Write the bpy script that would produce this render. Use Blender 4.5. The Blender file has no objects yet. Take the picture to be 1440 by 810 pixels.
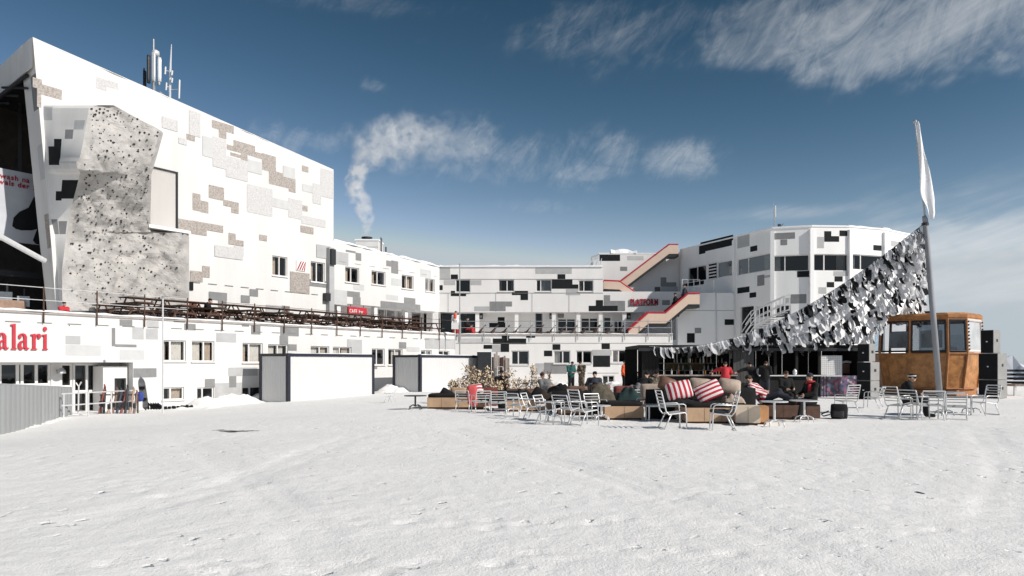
import bpy, bmesh, math, random
from mathutils import Vector, Matrix, noise
random.seed(7)
R = math.radians
scn = bpy.context.scene
COL = scn.collection

# ------------------------------------------------------------------ camera model (photo measured at 1440 x 810)
F, CX, HY, EYE = 1050.0, 720.0, 510.0, 1.65
def P(u, v, Y):
    return Vector(((u-CX)/F*Y, Y, EYE+(HY-v)/F*Y))
def sstep(a, b, x):
    t = max(0.0, min(1.0, (x-a)/(b-a))); return t*t*(3-2*t)
def gz(x, y):
    return -0.42*sstep(-3.0, -17.0, x)*sstep(8, 24, y)
def G(u, v):
    Y = EYE*F/(v-HY)
    for _ in range(6):
        x = (u-CX)/F*Y
        Y = (EYE-gz(x, Y))*F/(v-HY)
    x = (u-CX)/F*Y
    return Vector((x, Y, gz(x, Y)))

# ------------------------------------------------------------------ materials
MATS = {}
def nmat(name):
    m = bpy.data.materials.new(name); m.use_nodes = True
    nt = m.node_tree; b = nt.nodes['Principled BSDF']
    return m, nt, b
def N(nt, t, **kw):
    n = nt.nodes.new(t)
    for k, v in kw.items():
        if k in n.inputs: n.inputs[k].default_value = v
        else: setattr(n, k, v)
    return n
def mat(name, col, rough=0.7, var=0.12, scale=3.0, bump=0.0, bscale=40.0, metal=0.0, spec=0.4, coat=0.0, streak=False):
    """base colour with a soft uneven variation, optional bump"""
    if name in MATS: return MATS[name]
    m, nt, b = nmat(name)
    tc = N(nt, 'ShaderNodeTexCoord')
    mp = N(nt, 'ShaderNodeMapping')
    nt.links.new(tc.outputs['Object'], mp.inputs['Vector'])
    if streak: mp.inputs['Scale'].default_value = (1, 1, 0.18)
    no = N(nt, 'ShaderNodeTexNoise', Scale=scale, Detail=5.0, Roughness=0.6)
    nt.links.new(mp.outputs[0], no.inputs['Vector'])
    rp = N(nt, 'ShaderNodeValToRGB')
    c = Vector(col)
    rp.color_ramp.elements[0].position = 0.3; rp.color_ramp.elements[1].position = 0.7
    rp.color_ramp.elements[0].color = (*(c*(1-var)), 1); rp.color_ramp.elements[1].color = (*[min(1, k) for k in c*(1+var*0.6)], 1)
    nt.links.new(no.outputs['Fac'], rp.inputs['Fac'])
    nt.links.new(rp.outputs['Color'], b.inputs['Base Color'])
    b.inputs['Roughness'].default_value = rough; b.inputs['Metallic'].default_value = metal
    b.inputs['Specular IOR Level'].default_value = spec
    b.inputs['Coat Weight'].default_value = coat
    if bump > 0:
        n2 = N(nt, 'ShaderNodeTexNoise', Scale=bscale, Detail=4.0)
        nt.links.new(tc.outputs['Object'], n2.inputs['Vector'])
        bp = N(nt, 'ShaderNodeBump', Strength=bump, Distance=0.02)
        nt.links.new(n2.outputs['Fac'], bp.inputs['Height'])
        nt.links.new(bp.outputs['Normal'], b.inputs['Normal'])
    MATS[name] = m
    return m
def speckle(name, base, dark, scale, thr, rough=0.9, soft=0.06, bump=0.3):
    m, nt, b = nmat(name)
    tc = N(nt, 'ShaderNodeTexCoord')
    n1 = N(nt, 'ShaderNodeTexNoise', Scale=scale, Detail=3.0, Roughness=0.7)
    nt.links.new(tc.outputs['Object'], n1.inputs['Vector'])
    rp = N(nt, 'ShaderNodeValToRGB')
    rp.color_ramp.elements[0].position = thr-soft; rp.color_ramp.elements[1].position = thr+soft
    rp.color_ramp.elements[0].color = (*dark, 1); rp.color_ramp.elements[1].color = (*base, 1)
    nt.links.new(n1.outputs['Fac'], rp.inputs['Fac'])
    nt.links.new(rp.outputs['Color'], b.inputs['Base Color'])
    b.inputs['Roughness'].default_value = rough
    bp = N(nt, 'ShaderNodeBump', Strength=bump, Distance=0.02)
    nt.links.new(n1.outputs['Fac'], bp.inputs['Height']); nt.links.new(bp.outputs['Normal'], b.inputs['Normal'])
    MATS[name] = m
    return m

WHITE = mat('white_render', (0.69, 0.675, 0.655), 0.75, 0.10, 0.9, 0.15, 30, streak=True)
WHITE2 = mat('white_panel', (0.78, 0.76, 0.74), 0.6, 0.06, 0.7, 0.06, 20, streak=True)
LGREY = mat('light_grey_paint', (0.43, 0.43, 0.43), 0.75, 0.1, 2)
LGREY2 = mat('pale_grey_paint', (0.54, 0.54, 0.535), 0.75, 0.08, 2)
MGREY = mat('mid_grey_paint', (0.235, 0.235, 0.235), 0.75, 0.14, 3)
DARK = mat('black_paint', (0.012, 0.014, 0.015), 0.75, 0.25, 3, spec=.2)
GAP = mat('joint_gap', (0.22, 0.215, 0.21), 0.9, 0.1, 3)
STONE = speckle('bare_pebble_concrete', (0.43, 0.385, 0.35), (0.24, 0.208, 0.188), 12, 0.46, soft=.12)
MOTTLE = speckle('thinly_painted_concrete', (0.60, 0.592, 0.585), (0.44, 0.432, 0.425), 13, 0.46, soft=0.16)
FRAME = mat('window_frame', (0.72, 0.70, 0.68), 0.5, 0.05, 4)
ROOM = mat('room_dark', (0.035, 0.035, 0.037), 0.9, 0.3, 2)
CURTAIN = mat('curtain_beige', (0.55, 0.47, 0.39), 0.9, 0.2, 6)
CURTAINW = mat('curtain_white', (0.72, 0.70, 0.67), 0.9, 0.12, 6)
STEEL = mat('galvanised_steel', (0.42, 0.43, 0.44), 0.4, 0.15, 8, metal=0.6)
ALU = mat('pale_aluminium', (0.72, 0.72, 0.72), 0.35, 0.08, 8, metal=0.35)
DSTEEL = mat('dark_steel', (0.035, 0.036, 0.04), 0.5, 0.2, 8, metal=0.3)
BROWNW = mat('dark_brown_wood', (0.085, 0.043, 0.028), 0.7, 0.35, 6)
TANW = mat('tan_plywood', (0.47, 0.315, 0.20), 0.75, 0.18, 3, 0.2, 30)
PALEW = mat('sunlit_face_plywood', (0.70, 0.58, 0.45), 0.75, 0.12, 3, 0.2, 30)
BLACKF = mat('black_fabric', (0.009, 0.009, 0.010), 0.95, 0.3, 6, 0.2, 60)
LEATH = mat('brown_leather', (0.16, 0.085, 0.055), 0.55, 0.3, 5, 0.2, 30)
REDLEATH = mat('red_brown_leather', (0.22, 0.06, 0.045), 0.55, 0.3, 5, 0.2, 30)
BEIGEF = mat('beige_fabric', (0.40, 0.32, 0.26), 0.9, 0.25, 5, 0.2, 40)
RED = mat('red_paint', (0.52, 0.03, 0.05), 0.5, 0.1, 4)
REDDARK = mat('dark_red_paint', (0.33, 0.012, 0.022), 0.5, 0.1, 4)
CREAM = mat('cream_panel', (0.64, 0.49, 0.39), 0.7, 0.06, 2)
NAVY = mat('navy_frame', (0.017, 0.020, 0.034), 0.5, 0.2, 4)
CONTW = mat('container_white', (0.61, 0.605, 0.60), 0.5, 0.04, 1)
SNOWC = mat('snow_cap', (0.86, 0.865, 0.87), 0.8, 0.03, 3, 0.5, 8)

def glass(name, tint=(0.55, 0.6, 0.62), base=0.10, top=0.45):
    m, nt, b = nmat(name); nt.nodes.remove(b)
    out = nt.nodes['Material Output']
    tr = N(nt, 'ShaderNodeBsdfTransparent'); tr.inputs['Color'].default_value = (*tint, 1)
    gl = N(nt, 'ShaderNodeBsdfGlossy', Roughness=0.03); gl.inputs['Color'].default_value = (0.9, 0.95, 1, 1)
    lw = N(nt, 'ShaderNodeLayerWeight', Blend=0.25)
    mr = N(nt, 'ShaderNodeMapRange'); mr.inputs['To Min'].default_value = base; mr.inputs['To Max'].default_value = top
    nt.links.new(lw.outputs['Fresnel'], mr.inputs['Value'])
    mx = N(nt, 'ShaderNodeMixShader')
    nt.links.new(mr.outputs[0], mx.inputs[0]); nt.links.new(tr.outputs[0], mx.inputs[1]); nt.links.new(gl.outputs[0], mx.inputs[2])
    nt.links.new(mx.outputs[0], out.inputs['Surface'])
    return m
GLASS = glass('window_glass', (0.86, 0.85, 0.83), 0.05)
GLASSD = glass('tinted_glass', (0.42, 0.45, 0.48), 0.04, 0.16)

# ------------------------------------------------------------------ mesh builder
class MB:
    def __init__(s): s.v = []; s.f = []; s.m = []
    def add(s, vs, fs, mi=0):
        o = len(s.v); s.v += [Vector(p) for p in vs]
        for f in fs: s.f.append([i+o for i in f]); s.m.append(mi)
    def quad(s, a, b, c, d, mi=0): s.add([a, b, c, d], [[0, 1, 2, 3]], mi)
    def obox(s, o, ax, ay, az, mi=0):
        o, ax, ay, az = map(Vector, (o, ax, ay, az))
        vs = [o, o+ax, o+ax+ay, o+ay, o+az, o+ax+az, o+ax+ay+az, o+ay+az]
        s.add(vs, [[0, 3, 2, 1], [4, 5, 6, 7], [0, 1, 5, 4], [1, 2, 6, 5], [2, 3, 7, 6], [3, 0, 4, 7]], mi)
    def box(s, c, sz, mi=0, yaw=0.0):
        c = Vector(c); ca, sa = math.cos(yaw), math.sin(yaw)
        ax = Vector((ca, sa, 0))*sz[0]; ay = Vector((-sa, ca, 0))*sz[1]; az = Vector((0, 0, sz[2]))
        s.obox(c-ax/2-ay/2-az/2, ax, ay, az, mi)
    def rbox(s, c, sz, r=0.04, mi=0, n=3, yaw=0, tilt=0, bulge=0.0):
        """rounded (cushion-like) box"""
        c = Vector(c); M = Matrix.Rotation(yaw, 3, 'Z') @ Matrix.Rotation(tilt, 3, 'X')
        k = 6; vs = []; idx = {}; fs = []
        h = Vector(sz)/2
        def pt(p):
            q = Vector((max(-h[i]+r, min(h[i]-r, p[i])) for i in range(3)))
            d = p-q
            if d.length > 1e-9: q = q+d.normalized()*min(r, d.length if d.length > r*0.2 else r)
            if bulge:
                q = q + Vector((0, (1-(q[0]/h[0])**2)*(1-(q[2]/h[2])**2)*bulge*(1 if q[1] > 0 else -1), 0))
            return c + M @ q
        for ax in range(3):
            for sg in (-1, 1):
                a1, a2 = (ax+1) % 3, (ax+2) % 3
                g = []
                for i in range(k+1):
                    for j in range(k+1):
                        p = [0, 0, 0]; p[ax] = sg*h[ax]; p[a1] = -h[a1]+2*h[a1]*i/k; p[a2] = -h[a2]+2*h[a2]*j/k
                        key = tuple(round(t, 5) for t in p)
                        if key not in idx: idx[key] = len(vs); vs.append(pt(Vector(p)))
                        g.append(idx[key])
                for i in range(k):
                    for j in range(k):
                        f = [g[i*(k+1)+j], g[(i+1)*(k+1)+j], g[(i+1)*(k+1)+j+1], g[i*(k+1)+j+1]]
                        fs.append(f if sg > 0 else f[::-1])
        s.add(vs, fs, mi)
    def tube(s, pts, r, n=8, mi=0, cap=True, closed=False):
        pts = [Vector(p) for p in pts]; L = len(pts)
        rs = r if isinstance(r, (list, tuple)) else [r]*L
        vs = []; fs = []; up = None
        for i, p in enumerate(pts):
            if closed: t = pts[(i+1) % L]-pts[i-1]
            else: t = pts[min(i+1, L-1)]-pts[max(i-1, 0)]
            t = t.normalized() if t.length > 1e-9 else Vector((0, 0, 1))
            if up is None:
                up = Vector((0, 0, 1)) if abs(t.z) < 0.9 else Vector((1, 0, 0))
            a = t.cross(up)
            if a.length < 1e-6: a = t.orthogonal()
            a.normalize(); b = a.cross(t).normalized(); up = b
            for k in range(n):
                w = 2*math.pi*k/n
                vs.append(p+a*math.cos(w)*rs[i]+b*math.sin(w)*rs[i])
        for i in range(L if closed else L-1):
            for k in range(n):
                j = (i+1) % L
                fs.append([i*n+k, i*n+(k+1) % n, j*n+(k+1) % n, j*n+k])
        if cap and not closed:
            fs.append(list(range(n))[::-1]); fs.append([(L-1)*n+k for k in range(n)])
        s.add(vs, fs, mi)
    def lathe(s, prof, c=(0, 0, 0), n=16, mi=0):
        c = Vector(c); vs = []; fs = []; L = len(prof)
        for r, z in prof:
            for k in range(n):
                w = 2*math.pi*k/n; vs.append(c+Vector((r*math.cos(w), r*math.sin(w), z)))
        for i in range(L-1):
            for k in range(n): fs.append([i*n+k, i*n+(k+1) % n, (i+1)*n+(k+1) % n, (i+1)*n+k])
        fs.append(list(range(n))[::-1]); fs.append([(L-1)*n+k for k in range(n)])
        s.add(vs, fs, mi)
    def sph(s, c, r, n=10, mi=0):
        c = Vector(c); r = Vector((r, r, r)) if not hasattr(r, '__len__') else Vector(r)
        vs = []; fs = []; m = max(4, n//2+1)
        for i in range(1, m):
            t = math.pi*i/m
            for k in range(n):
                w = 2*math.pi*k/n
                vs.append(c+Vector((r.x*math.sin(t)*math.cos(w), r.y*math.sin(t)*math.sin(w), r.z*math.cos(t))))
        for i in range(m-2):
            for k in range(n): fs.append([i*n+k, (i+1)*n+k, (i+1)*n+(k+1) % n, i*n+(k+1) % n])
        vs.append(c+Vector((0, 0, r.z))); vs.append(c-Vector((0, 0, r.z))); t, b = len(vs)-2, len(vs)-1
        for k in range(n):
            fs.append([t, k, (k+1) % n]); fs.append([b, (m-2)*n+(k+1) % n, (m-2)*n+k])
        s.add(vs, fs, mi)
    def prism(s, poly, ext, mi=0, mside=None):
        poly = [Vector(p) for p in poly]; e = Vector(ext); n = len(poly)
        o = len(s.v); s.v += poly+[p+e for p in poly]
        s.f.append([o+i for i in range(n)]); s.m.append(mi)
        s.f.append([o+n+i for i in range(n)][::-1]); s.m.append(mi)
        for i in range(n):
            j = (i+1) % n; s.f.append([o+j, o+i, o+n+i, o+n+j]); s.m.append(mi if mside is None else mside)
    def build(s, name, mats, parent=None, off=(0, 0, 0), smooth=False, bevel=0.0, recalc=True):
        off = Vector(off)
        me = bpy.data.meshes.new(name)
        me.from_pydata([v-off for v in s.v], [], s.f)
        if not isinstance(mats, (list, tuple)): mats = [mats]
        for m in mats: me.materials.append(m)
        me.polygons.foreach_set('material_index', s.m)
        if recalc:
            bm = bmesh.new(); bm.from_mesh(me)
            bmesh.ops.recalc_face_normals(bm, faces=bm.faces); bm.to_mesh(me); bm.free()
        if smooth: me.polygons.foreach_set('use_smooth', [True]*len(me.polygons))
        me.update()
        o = bpy.data.objects.new(name, me); COL.objects.link(o)
        if parent is not None: o.parent = parent
        else: o.location = off
        if bevel > 0:
            bv = o.modifiers.new('bevel', 'BEVEL'); bv.width = bevel; bv.segments = 2; bv.limit_method = 'ANGLE'
        return o

def tag(o, label=None, cat=None, group=None, kind=None):
    if label: o['label'] = label
    if cat: o['category'] = cat
    if group: o['group'] = group
    if kind: o['kind'] = kind
    return o
def thing(name, loc, label, cat, rz=0.0, group=None):
    o = bpy.data.objects.new(name, None); COL.objects.link(o)
    o.location = loc; o.rotation_euler = (0, 0, rz); o.empty_display_size = 0.3
    return tag(o, label, cat, group)
KIDS = {}
def dup(root, loc, rz, label, scale=None):
    def cp(o, par):
        c = o.copy(); COL.objects.link(c)
        if par is not None: c.parent = par
        for ch in o.children: cp(ch, c)
        return c
    r = cp(root, None)
    r.location = loc; r.rotation_euler = (0, 0, rz); r['label'] = label
    if scale: r.scale = (scale,)*3
    return r
ORD = ['first', 'second', 'third', 'fourth', 'fifth', 'sixth', 'seventh', 'eighth', 'ninth', 'tenth', 'eleventh', 'twelfth', 'thirteenth', 'fourteenth', 'fifteenth',
       'sixteenth', 'seventeenth', 'eighteenth', 'nineteenth', 'twentieth', 'twenty first', 'twenty second', 'twenty third', 'twenty fourth', 'twenty fifth', 'twenty sixth']

# ------------------------------------------------------------------ facades
class Wall:
    def __init__(s, A, B):
        s.A = Vector((A[0], A[1])); s.B = Vector((B[0], B[1]))
        s.d = (s.B-s.A).normalized(); s.L = (s.B-s.A).length
        s.n = Vector((s.d.y, -s.d.x))
    def shift(s, k): return Wall(s.A+s.n*k, s.B+s.n*k)
    def depth(s, u):
        t = (u-CX)/F
        # A + d*q : x = t*y
        q = (t*s.A.y-s.A.x)/(s.d.x-t*s.d.y)
        return s.A.y+s.d.y*q, q
    def sz(s, u, v):
        Y, q = s.depth(u); return q, EYE+(HY-v)/F*Y
    def p(s, q, z, out=0.0):
        w = s.A+s.d*q+s.n*out; return Vector((w.x, w.y, z))
    def rect(s, r):
        u0, v0, u1, v1 = r
        q0, z1 = s.sz(u0, v0); _, z0 = s.sz(u0, v1); q1, _ = s.sz(u1, v0)
        return q0, q1, z0, z1
def inside(q, z, holes):
    return any(a-1e-5 < q < b+1e-5 and c-1e-5 < z < d+1e-5 for a, b, c, d in holes)

class Facade:
    def __init__(s, root, W, q0, q1, zb, top, mats, reveal=0.2, left=None):
        s.root, s.W, s.q0, s.q1, s.zb, s.reveal = root, W, q0, q1, zb, reveal
        s.top = top if callable(top) else (lambda q: top)
        s.left = left; s.holes = []; s.pt = []; s.mats = mats; s.off = Vector(root.location)
    def hole(s, r, px=True):
        h = s.W.rect(r) if px else r
        s.holes.append(h); return h
    def window(s, r, mull=(0.4,), curtain=None, px=True, fr=0.06, glass=GLASS, trans=(), frame=FRAME, sill=True, name='window', snow=False):
        q0, q1, z0, z1 = s.hole(r, px); W = s.W; rv = s.reveal
        mb = MB()
        def bar(a, b, c, d, o0=-0.07, o1=-0.15):
            mb.obox(W.p(a, c, o1), W.p(b, c, o1)-W.p(a, c, o1), W.p(a, c, o0)-W.p(a, c, o1), Vector((0, 0, d-c)))
        e = 0.004
        bar(q0+e, q1-e, z1-fr, z1-e); bar(q0+e, q1-e, z0+e, z0+fr)
        bar(q0+e, q0+fr, z0+fr, z1-fr); bar(q1-fr, q1-e, z0+fr, z1-fr)
        for k in mull:
            c = q0+(q1-q0)*k; bar(c-fr*0.6, c+fr*0.6, z0+fr, z1-fr, -0.072)
        for k in trans:
            c = z0+(z1-z0)*k; bar(q0+fr, q1-fr, c-fr*0.5, c+fr*0.5, -0.075)
        w = mb.build(name, frame, s.root, s.off)
        if sill:
            m2 = MB(); m2.obox(W.p(q0-0.05, z0-0.05, 0.002), W.p(q1+0.05, 0, 0)-W.p(q0-0.05, 0, 0), W.p(0, 0, 0.08)-W.p(0, 0, 0.0), (0, 0, 0.047))
            m2.build('sill', SNOWC if snow else FRAME, w, s.off)
        m3 = MB(); m3.quad(W.p(q0+fr, z0+fr, -0.11), W.p(q1-fr, z0+fr, -0.11), W.p(q1-fr, z1-fr, -0.11), W.p(q0+fr, z1-fr, -0.11))
        m3.build('pane', glass, w, s.off)
        m4 = MB(); D = -rv-0.7; a, b, c, d = q0, q1, z0, z1
        m4.quad(W.p(a, c, D), W.p(b, c, D), W.p(b, d, D), W.p(a, d, D))
        m4.quad(W.p(a, c, -rv), W.p(a, d, -rv), W.p(a, d, D), W.p(a, c, D)); m4.quad(W.p(b, c, -rv), W.p(b, d, -rv), W.p(b, d, D), W.p(b, c, D))
        m4.quad(W.p(a, c, -rv), W.p(b, c, -rv), W.p(b, c, D), W.p(a, c, D)); m4.quad(W.p(a, d, -rv), W.p(b, d, -rv), W.p(b, d, D), W.p(a, d, D))
        m4.build('room', ROOM, w, s.off)
        if curtain:
            m5 = MB()
            for (k0, k1, mi) in curtain:
                n = 14; a = q0+(q1-q0)*k0; b = q0+(q1-q0)*k1
                for i in range(n):
                    o0 = -rv-0.06+0.025*math.sin(i*2.1); o1 = -rv-0.06+0.025*math.sin((i+1)*2.1)
                    x0 = a+(b-a)*i/n; x1 = a+(b-a)*(i+1)/n
                    m5.quad(W.p(x0, z0, o0), W.p(x1, z0, o1), W.p(x1, z1, o1), W.p(x0, z1, o0), mi)
            m5.build('curtain', [CURTAIN, CURTAINW], w, s.off)
        return w
    def patch(s, r, mi, px=True):
        s.pt.append((s.W.rect(r) if px else r, mi))
    def patches(s, lst):
        for r in lst: s.patch(r[:4], r[4])
    def dashes(s, z, step, ln, q0, q1, mi, h=0.035):
        q = q0
        while q < q1: s.pt.append(((q, min(q+ln, q1), z, z+h), mi)); q += step
    def cells(s, mb, rc, holes, out, mi, useleft=False, usetop=False):
        a, b, c, d = rc; W = s.W
        qs = sorted({a, b, *[h for H in holes for h in H[:2] if a < h < b]})
        zs = sorted({c, d, *[h for H in holes for h in H[2:] if c < h < d]}) if not usetop else sorted({c, *[h for H in holes for h in H[2:] if c < h]})
        def X(q, z): return max(q, s.left(z)) if (useleft and s.left and abs(q-a) < 1e-6) else q
        for i in range(len(qs)-1):
            x0, x1 = qs[i], qs[i+1]
            for j in range(len(zs)-1):
                y0, y1 = zs[j], zs[j+1]
                if inside((x0+x1)/2, (y0+y1)/2, holes): continue
                mb.quad(W.p(X(x0, y0), y0, out), W.p(x1, y0, out), W.p(x1, y1, out), W.p(X(x0, y1), y1, out), mi)
            if usetop:
                y0 = zs[-1]; t0, t1 = s.top(x0), s.top(x1)
                mb.quad(W.p(X(x0, y0), y0, out), W.p(x1, y0, out), W.p(x1, t1, out), W.p(X(x0, t0), t0, out), mi)
    def build(s, name='wall'):
        mb = MB(); W = s.W
        s.cells(mb, (s.q0, s.q1, s.zb, 0), s.holes, 0.0, 0, True, True)
        for a, b, c, d in s.holes:
            D = -s.reveal
            mb.quad(W.p(a, c), W.p(a, d), W.p(a, d, D), W.p(a, c, D)); mb.quad(W.p(b, c), W.p(b, d), W.p(b, d, D), W.p(b, c, D))
            mb.quad(W.p(a, c), W.p(b, c), W.p(b, c, D), W.p(a, c, D)); mb.quad(W.p(a, d), W.p(b, d), W.p(b, d, D), W.p(a, d, D))
        for i, (rc, mi) in enumerate(s.pt):
            a, b, c, d = rc
            a = max(a, s.q0); b = min(b, s.q1)
            if b <= a: continue
            s.cells(mb, (a, b, c, d), s.holes, 0.004+0.0006*i, mi)
        return mb.build(name, s.mats, s.root, s.off, recalc=False)

def snow_strip(mb, pts, w=0.3, h=0.14, seed=0, mi=0, step=0.35):
    """lumpy snow lying along an edge"""
    out = []
    for i in range(len(pts)-1):
        a, b = Vector(pts[i]), Vector(pts[i+1]); n = max(1, int((b-a).length/step))
        for k in range(n): out.append(a.lerp(b, k/n))
    out.append(Vector(pts[-1]))
    vs = []; fs = []; K = 6
    for i, p in enumerate(out):
        t = (out[min(i+1, len(out)-1)]-out[max(i-1, 0)]); t.z = 0; t.normalize()
        s = Vector((-t.y, t.x, 0))
        hh = h*(0.55+0.9*abs(noise.noise(p*0.8+Vector((seed, 0, 0)))) + 0.4*noise.noise(p*2.7))
        ww = w*(0.85+0.5*noise.noise(p*1.3+Vector((0, seed, 0))))
        for k in range(K+1):
            a = math.pi*k/K; vs.append(p+s*math.cos(a)*ww*0.5+Vector((0, 0, math.sin(a)*max(hh, 0.02))))
    for i in range(len(out)-1):
        for k in range(K): fs.append([i*(K+1)+k, i*(K+1)+k+1, (i+1)*(K+1)+k+1, (i+1)*(K+1)+k])
    mb.add(vs, fs, mi)

def text_letters(parent, txt, size, M, material, depth=0.05, off=(0, 0, 0), spacing=1.0, bold=0.0, xs=1.0):
    """each letter its own mesh. M: matrix mapping (x, y=up, z=out) to world"""
    dg = None; x = 0.0
    for ch in txt:
        cu = bpy.data.curves.new('letter', 'FONT'); cu.body = ch if ch != ' ' else 'n'; cu.size = size; cu.extrude = depth/2; cu.offset = bold
        ob = bpy.data.objects.new('letter', cu); COL.objects.link(ob)
        bpy.context.view_layer.update(); dg = bpy.context.evaluated_depsgraph_get()
        me = bpy.data.meshes.new_from_object(ob.evaluated_get(dg))
        wdt = max(v.co.x for v in me.vertices) if me.vertices else size*0.3
        COL.objects.unlink(ob); bpy.data.objects.remove(ob)
        if ch != ' ':
            for v in me.vertices: v.co = M @ Vector((x+v.co.x*xs, v.co.y, v.co.z+depth/2)) - Vector(off)
            me.materials.clear(); me.materials.append(material)
            o = bpy.data.objects.new('letter', me); COL.objects.link(o); o.parent = parent
        x += (wdt*xs+size*0.09*spacing) if ch != ' ' else size*0.4
    return x
def wall_matrix(W, q, z, out):
    d = Vector((W.d.x, W.d.y, 0)); n = Vector((W.n.x, W.n.y, 0)); o = W.p(q, z, out)
    return Matrix(((d.x, 0, n.x, o.x), (d.y, 0, n.y, o.y), (0, 1, 0, o.z), (0, 0, 0, 1)))

FM = [WHITE, LGREY, LGREY2, MGREY, DARK, STONE, MOTTLE, GAP]   # patch indices: 1 light 2 pale 3 mid 4 dark 5 stone 6 mottled 7 gap
WHITE3 = mat('shade_lifted_white_panel', (0.86, 0.85, 0.835), 0.6, 0.06, 0.7, 0.06, 20, streak=True)  # panel white lightened in colour to lift the shaded facets
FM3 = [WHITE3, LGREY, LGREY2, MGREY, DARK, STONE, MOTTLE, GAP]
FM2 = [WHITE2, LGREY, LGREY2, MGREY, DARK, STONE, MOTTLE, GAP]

# plan of the place
CORN = Vector((-5.63, 58.0))                       # inner corner of the upper storeys
UDIR = Vector((0.648, 1.0)).normalized()
UF = Wall(CORN-UDIR*36, CORN)                      # sunlit upper facade
LCORN = Vector((-4.03, 52.9))
LDIR = Vector((0.63, 1.0)).normalized()
LF = Wall(LCORN-LDIR*40, LCORN)                    # sunlit ground storey
TZ = 3.58                                          # terrace level
# ================================================================== TOWER BUILDING
def px_patches(ox, oy, k, lst):
    return [(ox+a/k, oy+b/k, ox+c/k, oy+d/k, m) for a, b, c, d, m in lst]
tower = thing('tower_building', (*(UF.A+UF.d*20), TZ), 'tall white tower building with patchy grey camouflage paint and a slanting roof', 'building')
qR = UF.depth(469)[1]                                # right end of the tower
qTL, zTL = UF.sz(46, 52); qBL, zBL = UF.sz(80, 432); qTR, zTR = UF.sz(468, 238)
def t_left(z): return qTL+(qBL-qTL)*max(-0.1, min(1, (zTL-z)/(zTL-zBL)))
def t_top(q): return zTL+(zTR-zTL)*(q-qTL)/(qTR-qTL)
ft = Facade(tower, UF, qTL, qR, TZ-0.15, t_top, FM, 0.3, t_left)
ft.window((383, 359, 404, 387), (0.5,), [(0.02, 0.45, 0)], sill=True, snow=True)
ft.window((437, 367, 457, 396), (0.45,), [(0.02, 0.4, 0)], sill=True, snow=True)
ft.patches([(45, 108, 59, 122, 5), (58, 118, 87, 133, 5), (52, 122, 58, 150, 5), (135, 108, 150, 124, 6), (150, 112, 166, 122, 6)])
ft.patches(px_patches(220, 120, 4.05, [
    (438, 310, 562, 375, 5), (400, 335, 440, 365, 5), (420, 380, 485, 400, 5), (480, 375, 518, 450, 5), (560, 378, 604, 410, 5), (600, 385, 680, 480, 5), (640, 480, 755, 560, 5),
    (752, 520, 792, 605, 5), (315, 195, 440, 240, 5), (355, 238, 398, 295, 5), (170, 275, 218, 308, 5), (828, 455, 865, 488, 5), (822, 680, 860, 712, 5), (205, 612, 250, 710, 5),
    (250, 655, 295, 722, 5), (297, 565, 385, 640, 5), (380, 650, 430, 685, 5), (425, 660, 468, 725, 5),
    (515, 560, 660, 720, 6), (750, 640, 830, 750, 6), (660, 640, 750, 690, 2), (825, 740, 962, 785, 6), (830, 560, 890, 600, 2), (890, 555, 938, 670, 6), (935, 470, 1010, 630, 6), (185, 140, 250, 280, 6), (262, 285, 330, 400, 2), (320, 290, 395, 460, 6), (395, 400, 520, 520, 6),
    (520, 420, 600, 490, 2), (720, 455, 790, 520, 2), (30, 175, 120, 240, 6), (125, 295, 172, 330, 6)]))
ft.patches(px_patches(220, 300, 4.05, [
    (100, 25, 200, 85, 5), (198, 40, 285, 115, 5), (283, 55, 378, 95, 5), (410, 110, 450, 175, 5), (450, 150, 495, 182, 5), (585, 120, 628, 152, 5), (820, 68, 893, 106, 5),
    (190, 325, 262, 385, 5), (260, 298, 302, 362, 5), (760, 330, 870, 450, 5), (870, 375, 975, 412, 3), (297, 445, 400, 490, 3), (350, 488, 398, 532, 3), (480, 465, 530, 508, 3),
    (530, 430, 577, 470, 3), (622, 520, 712, 575, 1), (712, 525, 757, 560, 3), (910, 175, 990, 250, 1), (330, 180, 490, 245, 6), (440, 185, 495, 240, 6)]))
zb0 = UF.sz(268, 397)[1]
ft.dashes(zb0, 1.05, 0.55, UF.depth(268)[1], qR-0.2, 7)
ft.build()
off = Vector(tower.location)
# end fin, roof slab, fascia, back wall: the station bay open to the side
E = Vector((-0.743, 0.669, 0)); NN = -Vector((UF.n.x, UF.n.y, 0))
mb = MB()
fin = []
for k in range(9):
    z = zBL-0.4+(zTL-zBL+0.4)*k/8; fin.append(UF.p(t_left(z), z))
W_FIN = [0.30, 0.45, 0.55, 0.62, 0.68, 0.72, 0.75, 0.80, 0.85]
for k in range(8):
    a, b = fin[k], fin[k+1]; a2, b2 = a+E*W_FIN[k], b+E*W_FIN[k+1]
    mi = {2: 5, 4: 2, 6: 4 if False else 3}.get(k, 0)
    mb.quad(a, a2, b2, b, mi); mb.quad(a2, a2+NN*0.6+E*0.1, b2+NN*0.6+E*0.1, b2, 0)
mb.build('end_pier', FM, tower, off)
TT = UF.p(qTL, zTL)
mb = MB(); mb.obox(TT+Vector((0, 0, -1.35)), E*12, NN*0.35, (0, 0, 1.35), 0)
o = TT+E*2.05; mb.quad(o+Vector((0, 0, -0.9))-NN*0.004, o+E*0.5+Vector((0, 0, -0.9))-NN*0.004, o+E*0.5+Vector((0, 0, -0.35))-NN*0.004, o+Vector((0, 0, -0.35))-NN*0.004, 4)
mb.build('fascia', FM, tower, off)
TRp = UF.p(qTR, zTR)
mb = MB()
rf = [TT+NN*.05-Vector((0, 0, .06)), TRp+NN*.05-Vector((0, 0, .06)), TRp+NN*11-Vector((0, 0, 1.2)), TT+E*12-Vector((0, 0, .3))]
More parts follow.
